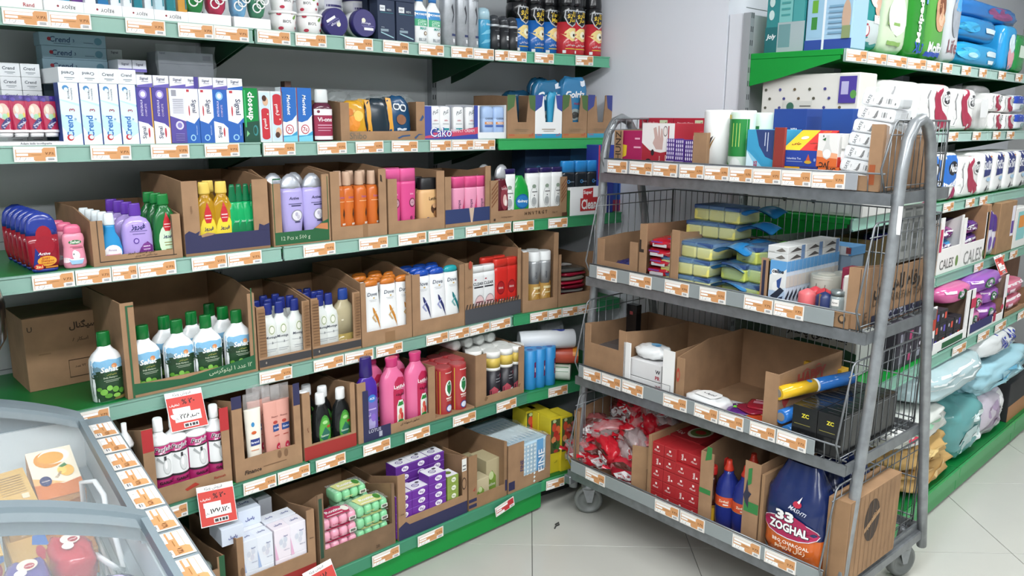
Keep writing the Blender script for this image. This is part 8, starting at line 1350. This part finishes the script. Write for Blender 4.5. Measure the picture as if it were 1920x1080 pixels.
gd = [('r', -1, 0, 1, 1, 'c8a25a')]+[('r', -.7, .5+.05*k, .7, .52+.05*k, '9a7a40') for k in range(8)]+[('r', .3, .36, .7, .46, 'd8c8a8')]
gf = [('r', -1, 0, 1, 1, 'c09a54'), ('e', .6, .5, .3, .3, 'a82838'), ('t', 'میهن', .6, .5, .34, 'f0e8e0', {'b': .04}), ('p', [(.2, .6), (.5, 1), (1, 1), (1, .8)], '3a6ab0'), ('t', 'Yanni', -.2, .5, .5, 'e8dcc0', {'r': 60})]
fput(icebox(.09, .17, .075, 'c88a48:m', mg, mf), .085, .155, .735, .03, 'mango ice cream box with orange picture in the freezer', 'ice cream', (-.3, .0))
fput(icebox(.09, .17, .07, 'b8783c:m', [], mf), .085, .25, .64, .03, 'golden ice cream box under the mango one', 'ice cream', (-.2, 0))
fput(icebox(.065, .16, .08, 'c09a54:m', gd, gf), .165, .215, .725, .12, 'gold ice cream box showing its back print', 'ice cream', (-.3, .05))
fput(icebox(.07, .16, .07, 'b8924c:m', [('p', [(.2, .6), (.6, 1), (1, 1), (1, .5)], '3a6ab0'), ('e', .5, .4, .25, .15, 'a82838')], gf), .16, .33, .65, .08, 'gold ice cream box with blue corner', 'ice cream', (-.2, 0))
fput(icebox(.07, .16, .07, 'c29c58:m', gd, gf), .245, .3, .70, .05, 'gold ice cream box at the left photo edge', 'ice cream', (-.25, 0))
for i, (x, y, c, c2, nm) in enumerate(((.1, .47, 'b82c3c', 'e8d8d0', 'red ice cream pack just beyond the lid frame'), (.06, .68, '4a3a88', 'c8b8e0', 'violet ice cream bag under the near lid'), (.13, .66, '2c3a90', 'd8d8e8', 'blue ice cream bag under the near lid'), (.2, .66, '2f3f98', 'b03048', 'dark blue and red ice cream bag'), (.27, .64, 'a83048', '8ac048', 'red and green ice cream bag at the left edge'), (.18, .53, '5a4a90', 'e0d0c0', 'purple ice cream bag beside the lid frame'), (.26, .5, '33449c', 'e8e8f0', 'blue and white ice cream bag beside the lid frame'))):
    m = pillow('p', .075, .13, .07, c+':g', 3.4, .07, i, 26, 14); m.deco([('e', .1, .2, .5, .4, c2), ('e', -.2, -.3, .3, .25, 'e8e4e4'), ('e', .2, .1, .25, .2, 'a82838'), ('t', 'میهن', .2, .1, .4, 'f0e8e0', {'b': .04})], lambda u, v, q: (-u*.034, -v*.055, .073+.0005*q), .034, .055)
    fput(m.build('ice_cream_bag'), x, y, .705, .1*(-1)**i, nm, 'ice cream')
# tags along the freezer rim
for k in range(9):
    o = inst('tag0', None); o.matrix_world = FZM @ Matrix.Translation((-.033, .08+.1077*k, FH+.0015)) @ Matrix.Rotation(math.pi/2, 4, 'Z') @ Matrix.Rotation(-math.pi/2, 4, 'X') @ Matrix.Translation((0, 0, -.024)) @ Matrix.Diagonal((.95, 1, 1.25, 1))
    tag(o, 'orange and white price tag on the freezer rim, %s' % nth(k, 9, 'from the shelves').replace('leftmost', 'nearest the shelves').replace('rightmost', 'nearest the camera'), 'price tag', 'price tags on the freezer rim')
# glossy black rounded thing at the left photo edge
q = XP  # (kept for measuring)
MB().lathe([(0, .05, .05), (.02, .1, .1), (.08, .135, .135), (.16, .14, .14), (.24, .125, .125), (.29, .09, .09), (.31, .03, .03)], '0c0d0f:g', 32).build('black_container', None, (.255, 2.12, 1.0), label='glossy black rounded object at the left photo edge', category='container')
# bits on the floor
MB().tube([(0, 0, .003), (.02, .004, .004), (.035, -.002, .003), (.05, .006, .004), (.03, .012, .003)], .003, '3a3a38:m', 6).build('plastic_scrap', None, tuple(CPOS+ray(1040, 992)*(CAM_H/-ray(1040, 992).z)), .3, label='small dark plastic scrap on the floor near the castor', category='litter')
